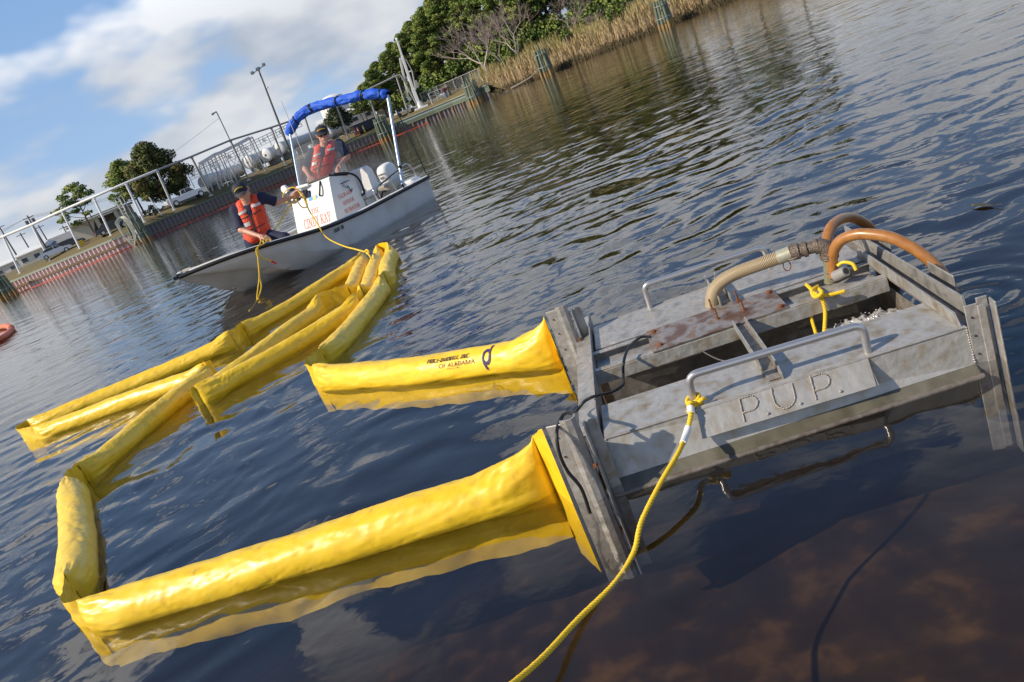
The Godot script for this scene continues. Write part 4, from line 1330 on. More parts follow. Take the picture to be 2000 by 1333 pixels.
# ---------------------------------------------------------------- ropes
func build_ropes() -> void:
	var t := thing("mooring_rope", "yellow rope with white tape running from the barge's near handrail to the foreground", "rope")
	var b := MB.new()
	var pts: Array = smooth([Vector3(0.445, 0.144, -2.196), Vector3(0.427, 0.127, -2.148), Vector3(0.384, 0.092, -2.106), Vector3(0.329, 0.093, -2.02), Vector3(0.237, 0.076, -1.93), Vector3(0.14, 0.042, -1.84), Vector3(0.086, 0.002, -1.78), Vector3(0.006, -0.006, -1.7), Vector3(-0.11, 0.012, -1.6), Vector3(-0.213, 0.045, -1.48), Vector3(-0.297, 0.088, -1.38), Vector3(-0.391, 0.168, -1.24)], 10)
	rope_mesh(b, pts, 0.0078, 0.030)
	obj("rope", b, M.yellow_rope, t)
	b = MB.new()
	var tp := MB.new()
	tp.tube(pts.slice(16, 26), 0.0105, 10)
	obj("tape_wrap", tp, M.white_tape, t)
	tp = MB.new()
	tp.tube(pts.slice(5, 10), 0.012, 10)
	obj("tape_wrap", tp, M.white_tape, t)
	b = MB.new()
	var o: Vector3 = Vector3(0.462, 0.125, -2.208)
	for q in 3:
		var ring := []
		for k in 15: ring.append(o + Vector3(cos(TAU * k / 14) * 0.021, 0.012 * q - 0.004 + 0.006 * sin(TAU * k / 14 + q), sin(TAU * k / 14) * 0.021))
		rope_mesh(b, ring, 0.007, 0.03)
	for q in [[-0.035, 0.01], [0.03, 0.03], [-0.03, 0.035]]:
		rope_mesh(b, smooth([o + Vector3(0, 0.01, 0.02), o + Vector3(q[0] * 0.6, q[1] * 0.8, 0.035), o + Vector3(q[0], q[1] - 0.012, 0.028)], 5), 0.007, 0.03)
	obj("knot", b, M.yellow_rope, t)
	# rope end tied on the centre channel
	t = thing("tie_rope", "short yellow rope knotted round the barge's centre channel", "rope", Vector3(0.155, 0, -2.233), -0.196)
	b = MB.new()
	rope_mesh(b, smooth([Vector3(0.857, 0.14, -0.695), Vector3(0.852, 0.15, -0.62), Vector3(0.844, 0.16, -0.538), Vector3(0.856, 0.15, -0.524), Vector3(0.893, 0.14, -0.519), Vector3(0.942, 0.137, -0.516)], 6), 0.0075, 0.03)
	rope_mesh(b, smooth([Vector3(0.875, 0.155, -0.597), Vector3(0.842, 0.165, -0.551), Vector3(0.84, 0.15, -0.522), Vector3(0.866, 0.16, -0.513), Vector3(0.872, 0.15, -0.603)], 6), 0.0075, 0.03)
	rope_mesh(b, smooth([Vector3(0.857, 0.145, -0.531), Vector3(0.865, 0.12, -0.535), Vector3(0.861, 0.073, -0.53), Vector3(0.834, 0.013, -0.5)], 6), 0.0075, 0.03)
	rope_mesh(b, smooth([Vector3(0.821, 0.103, -0.57), Vector3(0.816, 0.051, -0.56), Vector3(0.811, 0.006, -0.53)], 6), 0.0065, 0.03)
	obj("rope", b, M.yellow_rope, t)
	# line from the boat's bow hand to the boom
	t = thing("tow_line", "yellow line from the kneeling man's raised hand over the skiff's side to the boom", "rope")
	b = MB.new()
	var hl: Vector3 = Vector3(-1.977, 0.919, -11.035)
	rope_mesh(b, smooth([Vector3(-1.933, 0.95, -11.003), Vector3(-1.896, 0.86, -10.925), Vector3(-1.904, 0.658, -10.943), Vector3(-1.818, 0.451, -10.601), Vector3(-1.795, 0.325, -10.533), Vector3(-1.695, 0.236, -10.283), Vector3(-1.47, 0.18, -9.607), Vector3(-1.273, 0.16, -9.03), Vector3(-1.083, 0.17, -8.335)], 8), 0.0095, 0.05)
	rope_mesh(b, smooth([Vector3(-1.083, 0.17, -8.335), Vector3(-1.033, 0.16, -8.054), Vector3(-1.025, 0.12, -8.001)], 6), 0.0095, 0.05)
	rope_mesh(b, smooth([Vector3(-1.105, 0.18, -8.361), Vector3(-1.067, 0.2, -8.297), Vector3(-1.038, 0.19, -8.156), Vector3(-1.075, 0.17, -8.219)], 5), 0.0095, 0.05)
	for q in [[Vector3(-1.932, 0.961, -11.027), Vector3(-2.001, 1.032, -11.054), Vector3(-2.149, 1.006, -11.165), Vector3(-2.209, 0.921, -11.185), Vector3(-2.145, 0.847, -11.136), Vector3(-2.041, 0.849, -11.084)], [Vector3(-2.017, 0.894, -11.065), Vector3(-2, 0.78, -11.003), Vector3(-1.962, 0.723, -10.974), Vector3(-1.897, 0.732, -10.925), Vector3(-1.882, 0.83, -10.939), Vector3(-1.918, 0.93, -10.991)]]:
		rope_mesh(b, smooth(q, 8), 0.0085, 0.05)
	obj("rope", b, M.yellow_rope, t)
	t = thing("heaving_line", "yellow line gathered in the kneeling man's hand and hanging over the bow", "rope")
	b = MB.new()
	rope_mesh(b, smooth([Vector3(-2.029, 0.878, -11.05), Vector3(-2.205, 0.768, -11.044), Vector3(-2.361, 0.658, -10.974), Vector3(-2.544, 0.544, -10.911)], 6), 0.0085, 0.05)
	for q in [[Vector3(-2.555, 0.539, -10.919), Vector3(-2.631, 0.563, -10.826), Vector3(-2.501, 0.555, -10.025), Vector3(-2.527, 0.521, -9.84), Vector3(-2.547, 0.392, -9.796), Vector3(-2.607, 0.223, -9.716), Vector3(-2.695, 0.044, -9.582), Vector3(-2.732, -0.029, -9.517), Vector3(-2.65, 0, -8.81)], [Vector3(-2.572, 0.537, -10.882), Vector3(-2.463, 0.539, -10.109), Vector3(-2.505, 0.542, -9.952), Vector3(-2.523, 0.481, -9.828), Vector3(-2.597, 0.25, -9.73), Vector3(-2.633, 0.1, -9.681), Vector3(-2.694, 0.008, -9.584), Vector3(-2.734, -0.035, -9.514)], [Vector3(-2.56, 0.537, -10.898), Vector3(-2.412, 0.524, -10.243), Vector3(-2.458, 0.522, -10.115), Vector3(-2.47, 0.576, -10.165), Vector3(-2.424, 0.579, -10.294)], [Vector3(-2.516, 0.493, -9.821), Vector3(-2.496, 0.412, -9.831), Vector3(-2.431, 0.326, -9.884)]]:
		rope_mesh(b, smooth(q, 7), 0.0085, 0.05)
	obj("rope", b, M.yellow_rope, t)
	b = MB.new()
	b.tube([Vector3(-2.431, 0.326, -9.884), Vector3(-2.395, 0.269, -9.915)], 0.014, 8)
	obj("rope_end", b, flat(Color(0.65, 0.04, 0.03), 0.5), t)

# ---------------------------------------------------------------- people
func sdf(bones: Array, p: Vector3, k: float) -> float:
	var d := 9.0
	for q in bones:
		var a: Vector3 = q[0]
		var ba: Vector3 = q[1] - a
		var h := clampf((p - a).dot(ba) / maxf(ba.length_squared(), 1e-9), 0.0, 1.0)
		var e: float = (p - a - ba * h).length() - lerpf(q[2], q[3], h)
		var m := maxf(k - absf(d - e), 0.0) / k
		d = minf(d, e) - m * m * k * 0.25
	return d

func body(b: MB, bones: Array, cell: float, k: float) -> void:
	var lo := Vector3.ONE * 99.0
	var hi := -lo
	for q in bones:
		for i in 2:
			var r: float = q[2 + i] + cell * 2.0
			lo = lo.min(q[i] - Vector3.ONE * r)
			hi = hi.max(q[i] + Vector3.ONE * r)
	var nx := int((hi.x - lo.x) / cell) + 2
	var ny := int((hi.y - lo.y) / cell) + 2
	var nn := int((hi.z - lo.z) / cell) + 2
	var g := PackedFloat32Array()
	g.resize(nx * ny * nn)
	g.fill(9.0)
	for q in bones:   # each bone touches only the cells near it
		var r: float = maxf(q[2], q[3]) + k + cell * 1.5
		var a: Vector3 = q[0]
		var ba: Vector3 = q[1] - a
		var il := maxf(ba.length_squared(), 1e-9)
		var l0: Vector3 = ((q[0].min(q[1]) - Vector3.ONE * r - lo) / cell).floor()
		var h0: Vector3 = ((q[0].max(q[1]) + Vector3.ONE * r - lo) / cell).ceil()
		for z in range(maxi(0, int(l0.z)), mini(nn - 1, int(h0.z)) + 1):
			for y in range(maxi(0, int(l0.y)), mini(ny - 1, int(h0.y)) + 1):
				var at := (z * ny + y) * nx
				for x in range(maxi(0, int(l0.x)), mini(nx - 1, int(h0.x)) + 1):
					var p := lo + Vector3(x, y, z) * cell - a
					var h := clampf(p.dot(ba) / il, 0.0, 1.0)
					var e: float = (p - ba * h).length() - lerpf(q[2], q[3], h)
					var d := g[at + x]
					var m := maxf(k - absf(d - e), 0.0) / k
					g[at + x] = minf(d, e) - m * m * k * 0.25
	var id := PackedInt32Array()
	id.resize(nx * ny * nn)
	id.fill(-1)
	var sy := nx
	var sz := nx * ny
	var off := [0, 1, sy, sy + 1, sz, sz + 1, sz + sy, sz + sy + 1]
	var edges := [[0, 1], [2, 3], [4, 5], [6, 7], [0, 2], [1, 3], [4, 6], [5, 7], [0, 4], [1, 5], [2, 6], [3, 7]]
	for z in nn - 1:
		for y in ny - 1:
			for x in nx - 1:
				var at := z * sz + y * sy + x
				var c := 0
				for i in 8:
					if g[at + off[i]] < 0.0: c += 1
				if c == 0 or c == 8: continue
				var s := Vector3()
				var n := 0
				for e in edges:
					var d0: float = g[at + off[e[0]]]
					var d1: float = g[at + off[e[1]]]
					if (d0 < 0.0) == (d1 < 0.0): continue
					var f: float = d0 / (d0 - d1)
					var p0 := Vector3(e[0] & 1, (e[0] >> 1) & 1, e[0] >> 2)
					var p1 := Vector3(e[1] & 1, (e[1] >> 1) & 1, e[1] >> 2)
					s += p0.lerp(p1, f)
					n += 1
				var gr := Vector3(g[at + 1] - g[at] + g[at + sy + sz + 1] - g[at + sy + sz], g[at + sy] - g[at] + g[at + sy + sz + 1] - g[at + sz + 1], g[at + sz] - g[at] + g[at + sy + sz + 1] - g[at + sy + 1])
				id[at] = b.add(lo + (Vector3(x, y, z) + s / n) * cell, gr.normalized())
	for z in range(1, nn - 1):
		for y in range(1, ny - 1):
			for x in range(1, nx - 1):
				var at := z * sz + y * sy + x
				var inside := g[at] < 0.0
				for ax in [[1, sy, sz], [sy, sz, 1], [sz, 1, sy]]:
					if inside == (g[at + ax[0]] < 0.0): continue
					var q := [id[at], id[at - ax[1]], id[at - ax[1] - ax[2]], id[at - ax[2]]]
					if q.min() < 0: continue
					b.tri(q[0], q[1], q[2])
					b.tri(q[0], q[2], q[3])

func patch(parent: Node3D, called: String, mat: Material, bones: Array, k: float, from: Vector3, dir: Vector3, right: Vector3, up: Vector3, w: float, h: float, lift := 0.004, nu := 6, nv := 6) -> void:
	# a piece of cloth laid onto the shape below it
	var rows := []
	for i in nu + 1:
		var row := PackedVector3Array()
		for j in nv + 1:
			var p := from + right * w * (float(i) / nu - 0.5) + up * h * (float(j) / nv - 0.5)
			for s in 40:
				var d := sdf(bones, p, k) - lift
				p += dir * d * 0.9
				if absf(d) < 0.0006: break
			row.append(p)
		rows.append(row)
	var b := MB.new()
	b.grid(rows, false, false)
	if b.n.size() and b.n[0].dot(dir) > 0.0:
		for i in b.n.size(): b.n[i] = -b.n[i]
	obj(called, b, mat, parent)

func hand(at: Vector3, to: Vector3, palm: Vector3, curl: float, s: float, thumb := 1.0) -> Array:
	# bones of a palm and five fingers: to = along the hand, palm = the way the palm faces
	to = to.normalized()
	var side := to.cross(palm).normalized() * thumb
	palm = side.cross(to).normalized() * thumb
	var o := []
	o.append([at - to * 0.02 * s, at + to * 0.03 * s, 0.026 * s, 0.026 * s])
	for i in 4:
		var x := (i - 1.5) * 0.020 * s
		var k := at + to * (0.085 - absf(i - 1.2) * 0.005) * s + side * x
		o.append([at + side * x * 0.7 + to * 0.01 * s, k, 0.017 * s, 0.0115 * s])
		var l: float = [0.040, 0.044, 0.041, 0.033][i] * s
		var d := to
		var r := 0.0098 * s
		for j in 3:
			d = (d + palm * curl * (0.8 + 0.35 * j)).normalized()
			var e: Vector3 = k + d * l * [1.0, 0.68, 0.55][j]
			o.append([k, e, r, r * 0.9])
			k = e
			r *= 0.9
	var tb := at + side * -0.026 * s + to * 0.015 * s
	var d1 := (to * 0.75 - side * 0.65 + palm * 0.35).normalized()
	var t1 := tb + d1 * 0.040 * s
	var d2 := (to + palm * (0.3 + curl)).normalized()
	o.append([tb, t1, 0.015 * s, 0.0115 * s])
	o.append([t1, t1 + d2 * 0.034 * s, 0.0112 * s, 0.0095 * s])
	return o

func head_bones(c: Vector3, f: Vector3, u: Vector3, s: float) -> Array:   # c: centre of the skull, f: where the face looks, u: crown
	var r := u.cross(f).normalized()
	u = f.cross(r).normalized()
	var p := func(x: float, y: float, z: float) -> Vector3: return c + (r * x + u * y + f * z) * s
	return [
		[p.call(0, 0.030, -0.020), p.call(0, 0.030, 0.022), 0.082 * s, 0.076 * s],
		[p.call(0, -0.04, 0.020), p.call(0, -0.055, 0.045), 0.064 * s, 0.052 * s],
		[p.call(0, -0.095, 0.060), p.call(0, -0.100, 0.066), 0.026 * s, 0.024 * s],
		[p.call(-0.045, -0.06, 0.02), p.call(0, -0.092, 0.058), 0.030 * s, 0.024 * s],
		[p.call(0.045, -0.06, 0.02), p.call(0, -0.092, 0.058), 0.030 * s, 0.024 * s],
		[p.call(-0.03, 0.016, 0.078), p.call(0.03, 0.016, 0.078), 0.017 * s, 0.017 * s],
		[p.call(0, 0.008, 0.088), p.call(0, -0.030, 0.108), 0.008 * s, 0.0135 * s],
		[p.call(-0.012, -0.034, 0.096), p.call(0.012, -0.034, 0.096), 0.009 * s, 0.009 * s],
		[p.call(-0.018, -0.062, 0.090), p.call(0.018, -0.062, 0.090), 0.0085 * s, 0.0085 * s],
		[p.call(-0.018, -0.073, 0.088), p.call(0.018, -0.073, 0.088), 0.0085 * s, 0.0085 * s],
		[p.call(-0.040, -0.025, 0.062), p.call(-0.042, -0.022, 0.060), 0.024 * s, 0.024 * s],
		[p.call(0.040, -0.025, 0.062), p.call(0.042, -0.022, 0.060), 0.024 * s, 0.024 * s],
		[p.call(-0.079, -0.028, -0.004), p.call(-0.084, 0.010, -0.010), 0.010 * s, 0.014 * s],
		[p.call(0.079, -0.028, -0.004), p.call(0.084, 0.010, -0.010), 0.010 * s, 0.014 * s],
	]

func cap_on(t: Node3D, c: Vector3, f: Vector3, u: Vector3, s: float, logo: bool) -> void:
	var r := u.cross(f).normalized()
	u = f.cross(r).normalized()
	var cloth := flat(Color(0.018, 0.020, 0.032), 0.75)
	var b := MB.new()
	var rows := []
	for i in 11:
		var ph := i / 10.0
		var row := PackedVector3Array()
		for j in 33:
			var an := TAU * j / 32.0
			var rad := 0.100 * sqrt(maxf(0.0, 1.0 - pow(ph, 2.6)))
			row.append(c + (r * cos(an) * rad * 0.94 + f * (sin(an) * rad * 1.10 + 0.002) + u * (0.028 + 0.098 * ph)) * s)
		rows.append(row)
	b.grid(rows, true, true)
	var o := obj("cap", b, cloth, t)
	b = MB.new()
	rows = []
	for i in 7:
		var q := i / 6.0
		var row := PackedVector3Array()
		for j in 17:
			var an := PI * (0.16 + 0.68 * j / 16.0)
			var rad := 0.104 + 0.062 * q * sin(an)
			row.append(c + (r * cos(an) * (0.097 + 0.006 * q) + f * sin(an) * rad + u * (0.030 - 0.030 * q * sin(an) - 0.016 * pow(cos(an), 2.0) * q)) * s)
		rows.append(row)
	b.grid(rows, false, true)
	obj("cap_brim", b, cloth, o)
	b = MB.new()
	b.ball(c + u * 0.127 * s, Vector3.ONE * 0.007 * s, 8, 4)
	obj("cap_button", b, cloth, o)
	# embroidered arc
	b = MB.new()
	var arc := []
	for j in 13:
		var an := PI * (0.30 + 0.40 * j / 12.0)
		var hh := 0.062 + (0.018 * sin(PI * j / 12.0) if logo else 0.01 * sin(PI * j / 12.0))
		var rad := 0.100 * sqrt(1.0 - pow((hh - 0.028) / 0.098, 2.6)) + 0.003
		arc.append(c + (r * cos(an) * rad * 0.94 + f * (sin(an) * rad * 1.10 + 0.002) + u * hh) * s)
	b.tube(arc, 0.0075 * s, 6)
	obj("cap_embroidery", b, flat(Color(0.60, 0.40, 0.03), 0.6), o)

func build_people() -> void:
	var skin := noisy(0.02, [[0.0, Color(0.50, 0.24, 0.16)], [1.0, Color(0.60, 0.33, 0.23)]], 6.0, 0.5, 0.0, 0.0, 3)
	skin.subsurf_scatter_enabled = true
	skin.subsurf_scatter_strength = 0.12
	var navy := noisy(0.02, [[0.0, Color(0.010, 0.014, 0.045)], [1.0, Color(0.018, 0.024, 0.070)]], 5.0, 0.8, 0.0, 0.6, 4)
	var vestm := noisy(0.012, [[0.0, Color(0.60, 0.042, 0.012)], [1.0, Color(0.78, 0.075, 0.018)]], 3.0, 0.6, 0.0, 1.2, 5)
	var tape := flat(Color(0.55, 0.55, 0.54), 0.35)
	var blk := flat(Color(0.012, 0.012, 0.014), 0.4)
	var hair := flat(Color(0.06, 0.03, 0.015), 0.7)
	# --- the man kneeling in the bow
	var O: Vector3 = Vector3(-2.761, 0.1, -11.111)
	var t := thing("person", "man kneeling in the skiff's bow in orange life vest, gathering yellow line", "person", O)
	var pel: Vector3 = Vector3(0.054, 0.469, 0.131)
	var chest: Vector3 = Vector3(0.105, 0.83, 0.131)
	var neck: Vector3 = Vector3(0.135, 0.964, 0.161)
	var hd: Vector3 = Vector3(0.154, 1.134, 0.231)
	var rs: Vector3 = Vector3(-0.063, 0.939, 0.151)
	var re: Vector3 = Vector3(-0.076, 0.671, 0.251)
	var rw: Vector3 = Vector3(0.149, 0.52, 0.451)
	var ls: Vector3 = Vector3(0.34, 0.958, 0.111)
	var le: Vector3 = Vector3(0.486, 0.825, 0.061)
	var lw: Vector3 = Vector3(0.683, 0.813, -0.009)
	var face := Vector3(0.10, -0.24, 0.96).normalized()
	var crown := Vector3(-0.16, 0.95, 0.20).normalized()
	var hs := 1.12
	dress(t, skin, navy, vestm, tape, blk, hair, pel, chest, neck, hd, rs, re, rw, ls, le, lw, face, crown, hs,
		[[pel + Vector3(-0.10, 0, 0), pel + Vector3(-0.16, -0.30, 0.16), pel + Vector3(-0.14, -0.42, -0.22)], [pel + Vector3(0.09, 0, 0), pel + Vector3(0.36, -0.12, 0.18), pel + Vector3(0.34, -0.44, 0.10)]],
		(rw - re + Vector3(0.08, -0.02, 0.05)).normalized(), Vector3(0.2, -0.9, 0.0), Vector3(1, 0.25, 0.2).normalized(), Vector3(0, -0.5, 0.8), true, false)
	# --- the helmsman behind the console
	O = Vector3(-1.503, 0.1, -12.455)
	t = thing("person", "helmsman in orange life vest and sunglasses standing behind the skiff's windshield", "person", O)
	pel = Vector3(-0.356, 0.899, -0.295)
	chest = Vector3(-0.123, 1.148, -0.295)
	neck = Vector3(-0.055, 1.29, -0.285)
	hd = Vector3(-0.002, 1.463, -0.245)
	rs = Vector3(-0.287, 1.264, -0.295)
	re = Vector3(-0.478, 1.081, -0.225)
	rw = Vector3(-0.442, 0.953, -0.045)
	ls = Vector3(0.164, 1.236, -0.295)
	le = Vector3(0.202, 1.011, -0.265)
	lw = Vector3(0.068, 0.941, -0.065)
	face = Vector3(0.12, -0.06, 0.99).normalized()
	crown = Vector3(0.03, 1.0, 0.05).normalized()
	dress(t, skin, navy, vestm, tape, blk, hair, pel, chest, neck, hd, rs, re, rw, ls, le, lw, face, crown, 1.12,
		[[pel + Vector3(-0.09, 0, 0), pel + Vector3(-0.10, -0.40, 0.05), pel + Vector3(-0.10, -0.82, 0.0)], [pel + Vector3(0.09, 0, 0), pel + Vector3(0.12, -0.40, 0.05), pel + Vector3(0.13, -0.82, 0.0)]],
		Vector3(0.2, -0.3, 0.9), Vector3(0, -1, 0.2), (lw - le).normalized(), Vector3(0, -0.8, 0.4), false, true)

func dress(t: Node3D, skin: Material, navy: Material, vestm: Material, tape: Material, blk: Material, hair: Material, pel: Vector3, chest: Vector3, neck: Vector3, hd: Vector3, rs: Vector3, re: Vector3, rw: Vector3, ls: Vector3, le: Vector3, lw: Vector3, face: Vector3, crown: Vector3, hs: float, legs: Array, rdir: Vector3, rpalm: Vector3, ldir: Vector3, lpalm: Vector3, logo: bool, shades: bool) -> void:
	var b := MB.new()
	var across := (ls - rs).normalized()
	var up := (neck - pel).normalized()
	var front := across.cross(up).normalized()
	if front.z < 0: front = -front
	var bones := [[pel, chest, 0.12, 0.13], [chest, neck, 0.11, 0.06], [neck - up * 0.02, hd - crown * 0.03, 0.066, 0.060], [rs, re, 0.050, 0.043], [re, rw, 0.043, 0.029], [ls, le, 0.050, 0.043], [le, lw, 0.043, 0.029], [rs, chest + up * 0.05, 0.055, 0.10], [ls, chest + up * 0.05, 0.055, 0.10]]
	for l in legs:
		bones.append([l[0], l[1], 0.085, 0.06])
		bones.append([l[1], l[2], 0.06, 0.04])
	body(b, bones, 0.014, 0.04)
	body(b, head_bones(hd, face, crown, hs) + [[hd - crown * 0.05, neck, 0.058, 0.062]], 0.005, 0.018)
	body(b, hand(rw + rdir.normalized() * 0.035, rdir, rpalm, 0.55, 1.08, 1.0) + [[rw - (rw - re).normalized() * 0.05, rw + rdir.normalized() * 0.02, 0.031, 0.027]], 0.005, 0.009)
	body(b, hand(lw + ldir.normalized() * 0.035, ldir, lpalm, 0.75, 1.08, -1.0) + [[lw - (lw - le).normalized() * 0.05, lw + ldir.normalized() * 0.02, 0.031, 0.027]], 0.005, 0.009)
	obj("body", b, skin, t)
	# shirt
	b = MB.new()
	var sh := [[pel + up * 0.02, chest, 0.135, 0.145], [chest, neck - up * 0.055, 0.12, 0.085], [rs, rs.lerp(re, 0.72), 0.075, 0.066], [ls, ls.lerp(le, 0.72), 0.075, 0.066], [rs, chest + up * 0.04, 0.07, 0.11], [ls, chest + up * 0.04, 0.07, 0.11]]
	body(b, sh, 0.012, 0.035)
	var so := obj("shirt", b, navy, t)
	for q in [[rs, re], [ls, le]]:
		b = MB.new()
		b.tube([q[0].lerp(q[1], 0.70), q[0].lerp(q[1], 0.90)], [0.072, 0.070], 16)
		obj("rolled_cuff", b, navy, so)
	# trousers
	b = MB.new()
	var tr := [[pel - across * 0.07, pel + across * 0.07, 0.135, 0.135]]
	for l in legs:
		tr.append([l[0], l[1], 0.105, 0.08])
		tr.append([l[1], l[2], 0.08, 0.062])
	body(b, tr, 0.014, 0.04)
	obj("trousers", b, navy, t)
	for l in legs:
		b = MB.new()
		var toe: Vector3 = l[2] + Vector3(0.0, -0.02, 0.13)
		body(b, [[l[2] - Vector3(0, -0.05, 0), l[2] - Vector3(0, 0.02, 0), 0.055, 0.05], [l[2] - Vector3(0, 0.02, 0), toe, 0.045, 0.038]], 0.012, 0.03)
		obj("boot", b, blk, t)
	# life vest: two padded fronts and a back
	b = MB.new()
	var sw := (ls - rs).length() * 0.5
	var mid := (rs + ls) * 0.5
	var low := pel + up * 0.045
	var vb := []
	for sx in [-1.0, 1.0]:
		var x: Vector3 = across * sx
		vb.append([mid + x * sw * 0.50 - up * 0.00, low + x * 0.085, 0.088, 0.115])
		vb.append([mid + x * sw * 0.36 - up * 0.075 + front * 0.065, low + x * 0.068 + front * 0.075, 0.080, 0.084])
		vb.append([mid + x * sw * 0.16 - up * 0.15 + front * 0.085, low + x * 0.035 + front * 0.09, 0.062, 0.072])
		vb.append([mid + x * sw * 0.50 + up * 0.035, mid + x * sw * 0.50 - up * 0.10 - front * 0.06, 0.055, 0.09])
		vb.append([chest + x * 0.07 - front * 0.07, low + x * 0.07 - front * 0.06, 0.085, 0.085])
		vb.append([mid + x * sw * 0.42 + up * 0.055 + front * 0.02, mid + x * sw * 0.5 - up * 0.05 + front * 0.08, 0.042, 0.05])
	body(b, vb, 0.011, 0.03)
	var v := obj("life_vest", b, vestm, t)
	var far := front * 0.5
	patch(v, "zip", blk, vb, 0.03, mid.lerp(low, 0.55) + far, -front, across, up, 0.022, (mid - low).length() * 0.92, 0.005, 2, 14)
	for q in [[-0.52, -0.055, 0.13, 0.035, 0.10], [0.50, -0.04, 0.12, 0.035, -0.10], [-0.50, -0.225, 0.115, 0.055, 0.0]]:
		if not logo and q[1] < -0.2: q = [-0.55, -0.19, 0.075, 0.05, 0.0]
		patch(v, "reflective_tape", tape, vb, 0.03, mid + across * sw * q[0] + up * q[1] + far, -front, (across + up * q[4]).normalized(), up, q[2], q[3], 0.006, 8, 3)
	for y in [0.30, 0.72]:
		patch(v, "vest_strap", blk, vb, 0.03, mid.lerp(low, y) + far, -front, across, up, sw * 1.5, 0.014, 0.003, 16, 1)
	cap_on(t, hd, face, crown, hs, logo)
	var r := crown.cross(face).normalized()
	var u2 := face.cross(r).normalized()
	b = MB.new()
	body(b, [[hd - face * 0.055 * hs + u2 * 0.0, hd - face * 0.06 * hs - u2 * 0.045, 0.068 * hs, 0.05 * hs]], 0.008, 0.01)
	obj("hair", b, hair, t)
	if shades:
		b = MB.new()
		for sx in [-1.0, 1.0]: round_box(b, hd + (r * sx * 0.034 + u2 * -0.004 + face * 0.094) * hs, Vector3(0.030, 0.019, 0.010) * hs, 3.0, Basis(r, u2, face))
		for sx in [-1.0, 1.0]: b.tube([hd + (r * sx * 0.06 + u2 * 0.002 + face * 0.088) * hs, hd + (r * sx * 0.088 + u2 * 0.004) * hs], 0.004 * hs, 5)
		b.tube([hd + (r * -0.012 + face * 0.103) * hs, hd + (r * 0.012 + face * 0.103) * hs], 0.004 * hs, 5)
		obj("sunglasses", b, flat(Color(0.01, 0.01, 0.012), 0.08), t)
	else:
		for sx in [-1.0, 1.0]:
			b = MB.new()
			b.ball(hd + (r * sx * 0.033 + u2 * -0.006 + face * 0.079) * hs, Vector3.ONE * 0.0125 * hs, 10, 6)
			var eo := obj("eye", b, flat(Color(0.7, 0.68, 0.65), 0.2), t)
			b = MB.new()
			b.ball(hd + (r * sx * 0.033 + u2 * -0.010 + face * 0.088) * hs, Vector3.ONE * 0.006 * hs, 8, 5)
			obj("iris", b, flat(Color(0.03, 0.02, 0.015), 0.2), eo)

# ---------------------------------------------------------------- far bank
func lut2(w: float, pts: Array) -> float:
	if w <= pts[0][0]: return pts[0][1]
	for i in pts.size() - 1:
		if w <= pts[i + 1][0]: return lerpf(pts[i][1], pts[i + 1][1], (w - pts[i][0]) / (pts[i + 1][0] - pts[i][0]))
	return pts[pts.size() - 1][1]

var QUAY := [[0.0, 1.72], [0.6, 1.75], [1.5, 2.15], [4.0, 2.55], [10.0, 3.0], [30.0, 3.3], [80.0, 3.6], [400.0, 6.0]]
var SHORE := [[0.0, -0.25], [0.6, 0.12], [1.5, 0.4], [4.0, 0.8], [10.0, 1.3], [30.0, 2.0], [80.0, 2.6], [400.0, 6.0]]

func resample(line: Array, step: float) -> Array:
	var o := [line[0]]
	var left := step
	for i in line.size() - 1:
		var a: Vector3 = line[i]
		var b: Vector3 = line[i + 1]
		var l := (b - a).length()
		var at := 0.0
		while l - at >= left:
			at += left
			o.append(a.lerp(b, at / l))
			left = step
		left -= l - at
	return o

func sheet_piling(line: Array, lo: float, hi: float) -> MB:
	var b := MB.new()
	var pts := resample(line, 0.16)
	var prof := [0.0, 0.0, 0.26, 0.26]
	var p := []
	for i in pts.size():
		var d: Vector3 = (pts[mini(i + 1, pts.size() - 1)] - pts[maxi(i - 1, 0)]).normalized()
		p.append(pts[i] + Vector3(-d.z, 0, d.x).normalized() * prof[i % 4] * (1.0 if Vector3(-d.z, 0, d.x).z > 0 else -1.0))
	for i in p.size() - 1:
		b.face([p[i] + Vector3(0, lo, 0), p[i + 1] + Vector3(0, lo, 0), p[i + 1] + Vector3(0, hi, 0), p[i] + Vector3(0, hi, 0)], Vector3(0, 0, 1))
	return b

func strip(line: Array, w: float, h: float, y: float, z: float) -> MB:
	var b := MB.new()
	var p := []
	for i in line.size(): p.append(line[i] + Vector3(0, y, z))
	for i in p.size() - 1: b.bar(p[i], p[i + 1], w, h)
	return b

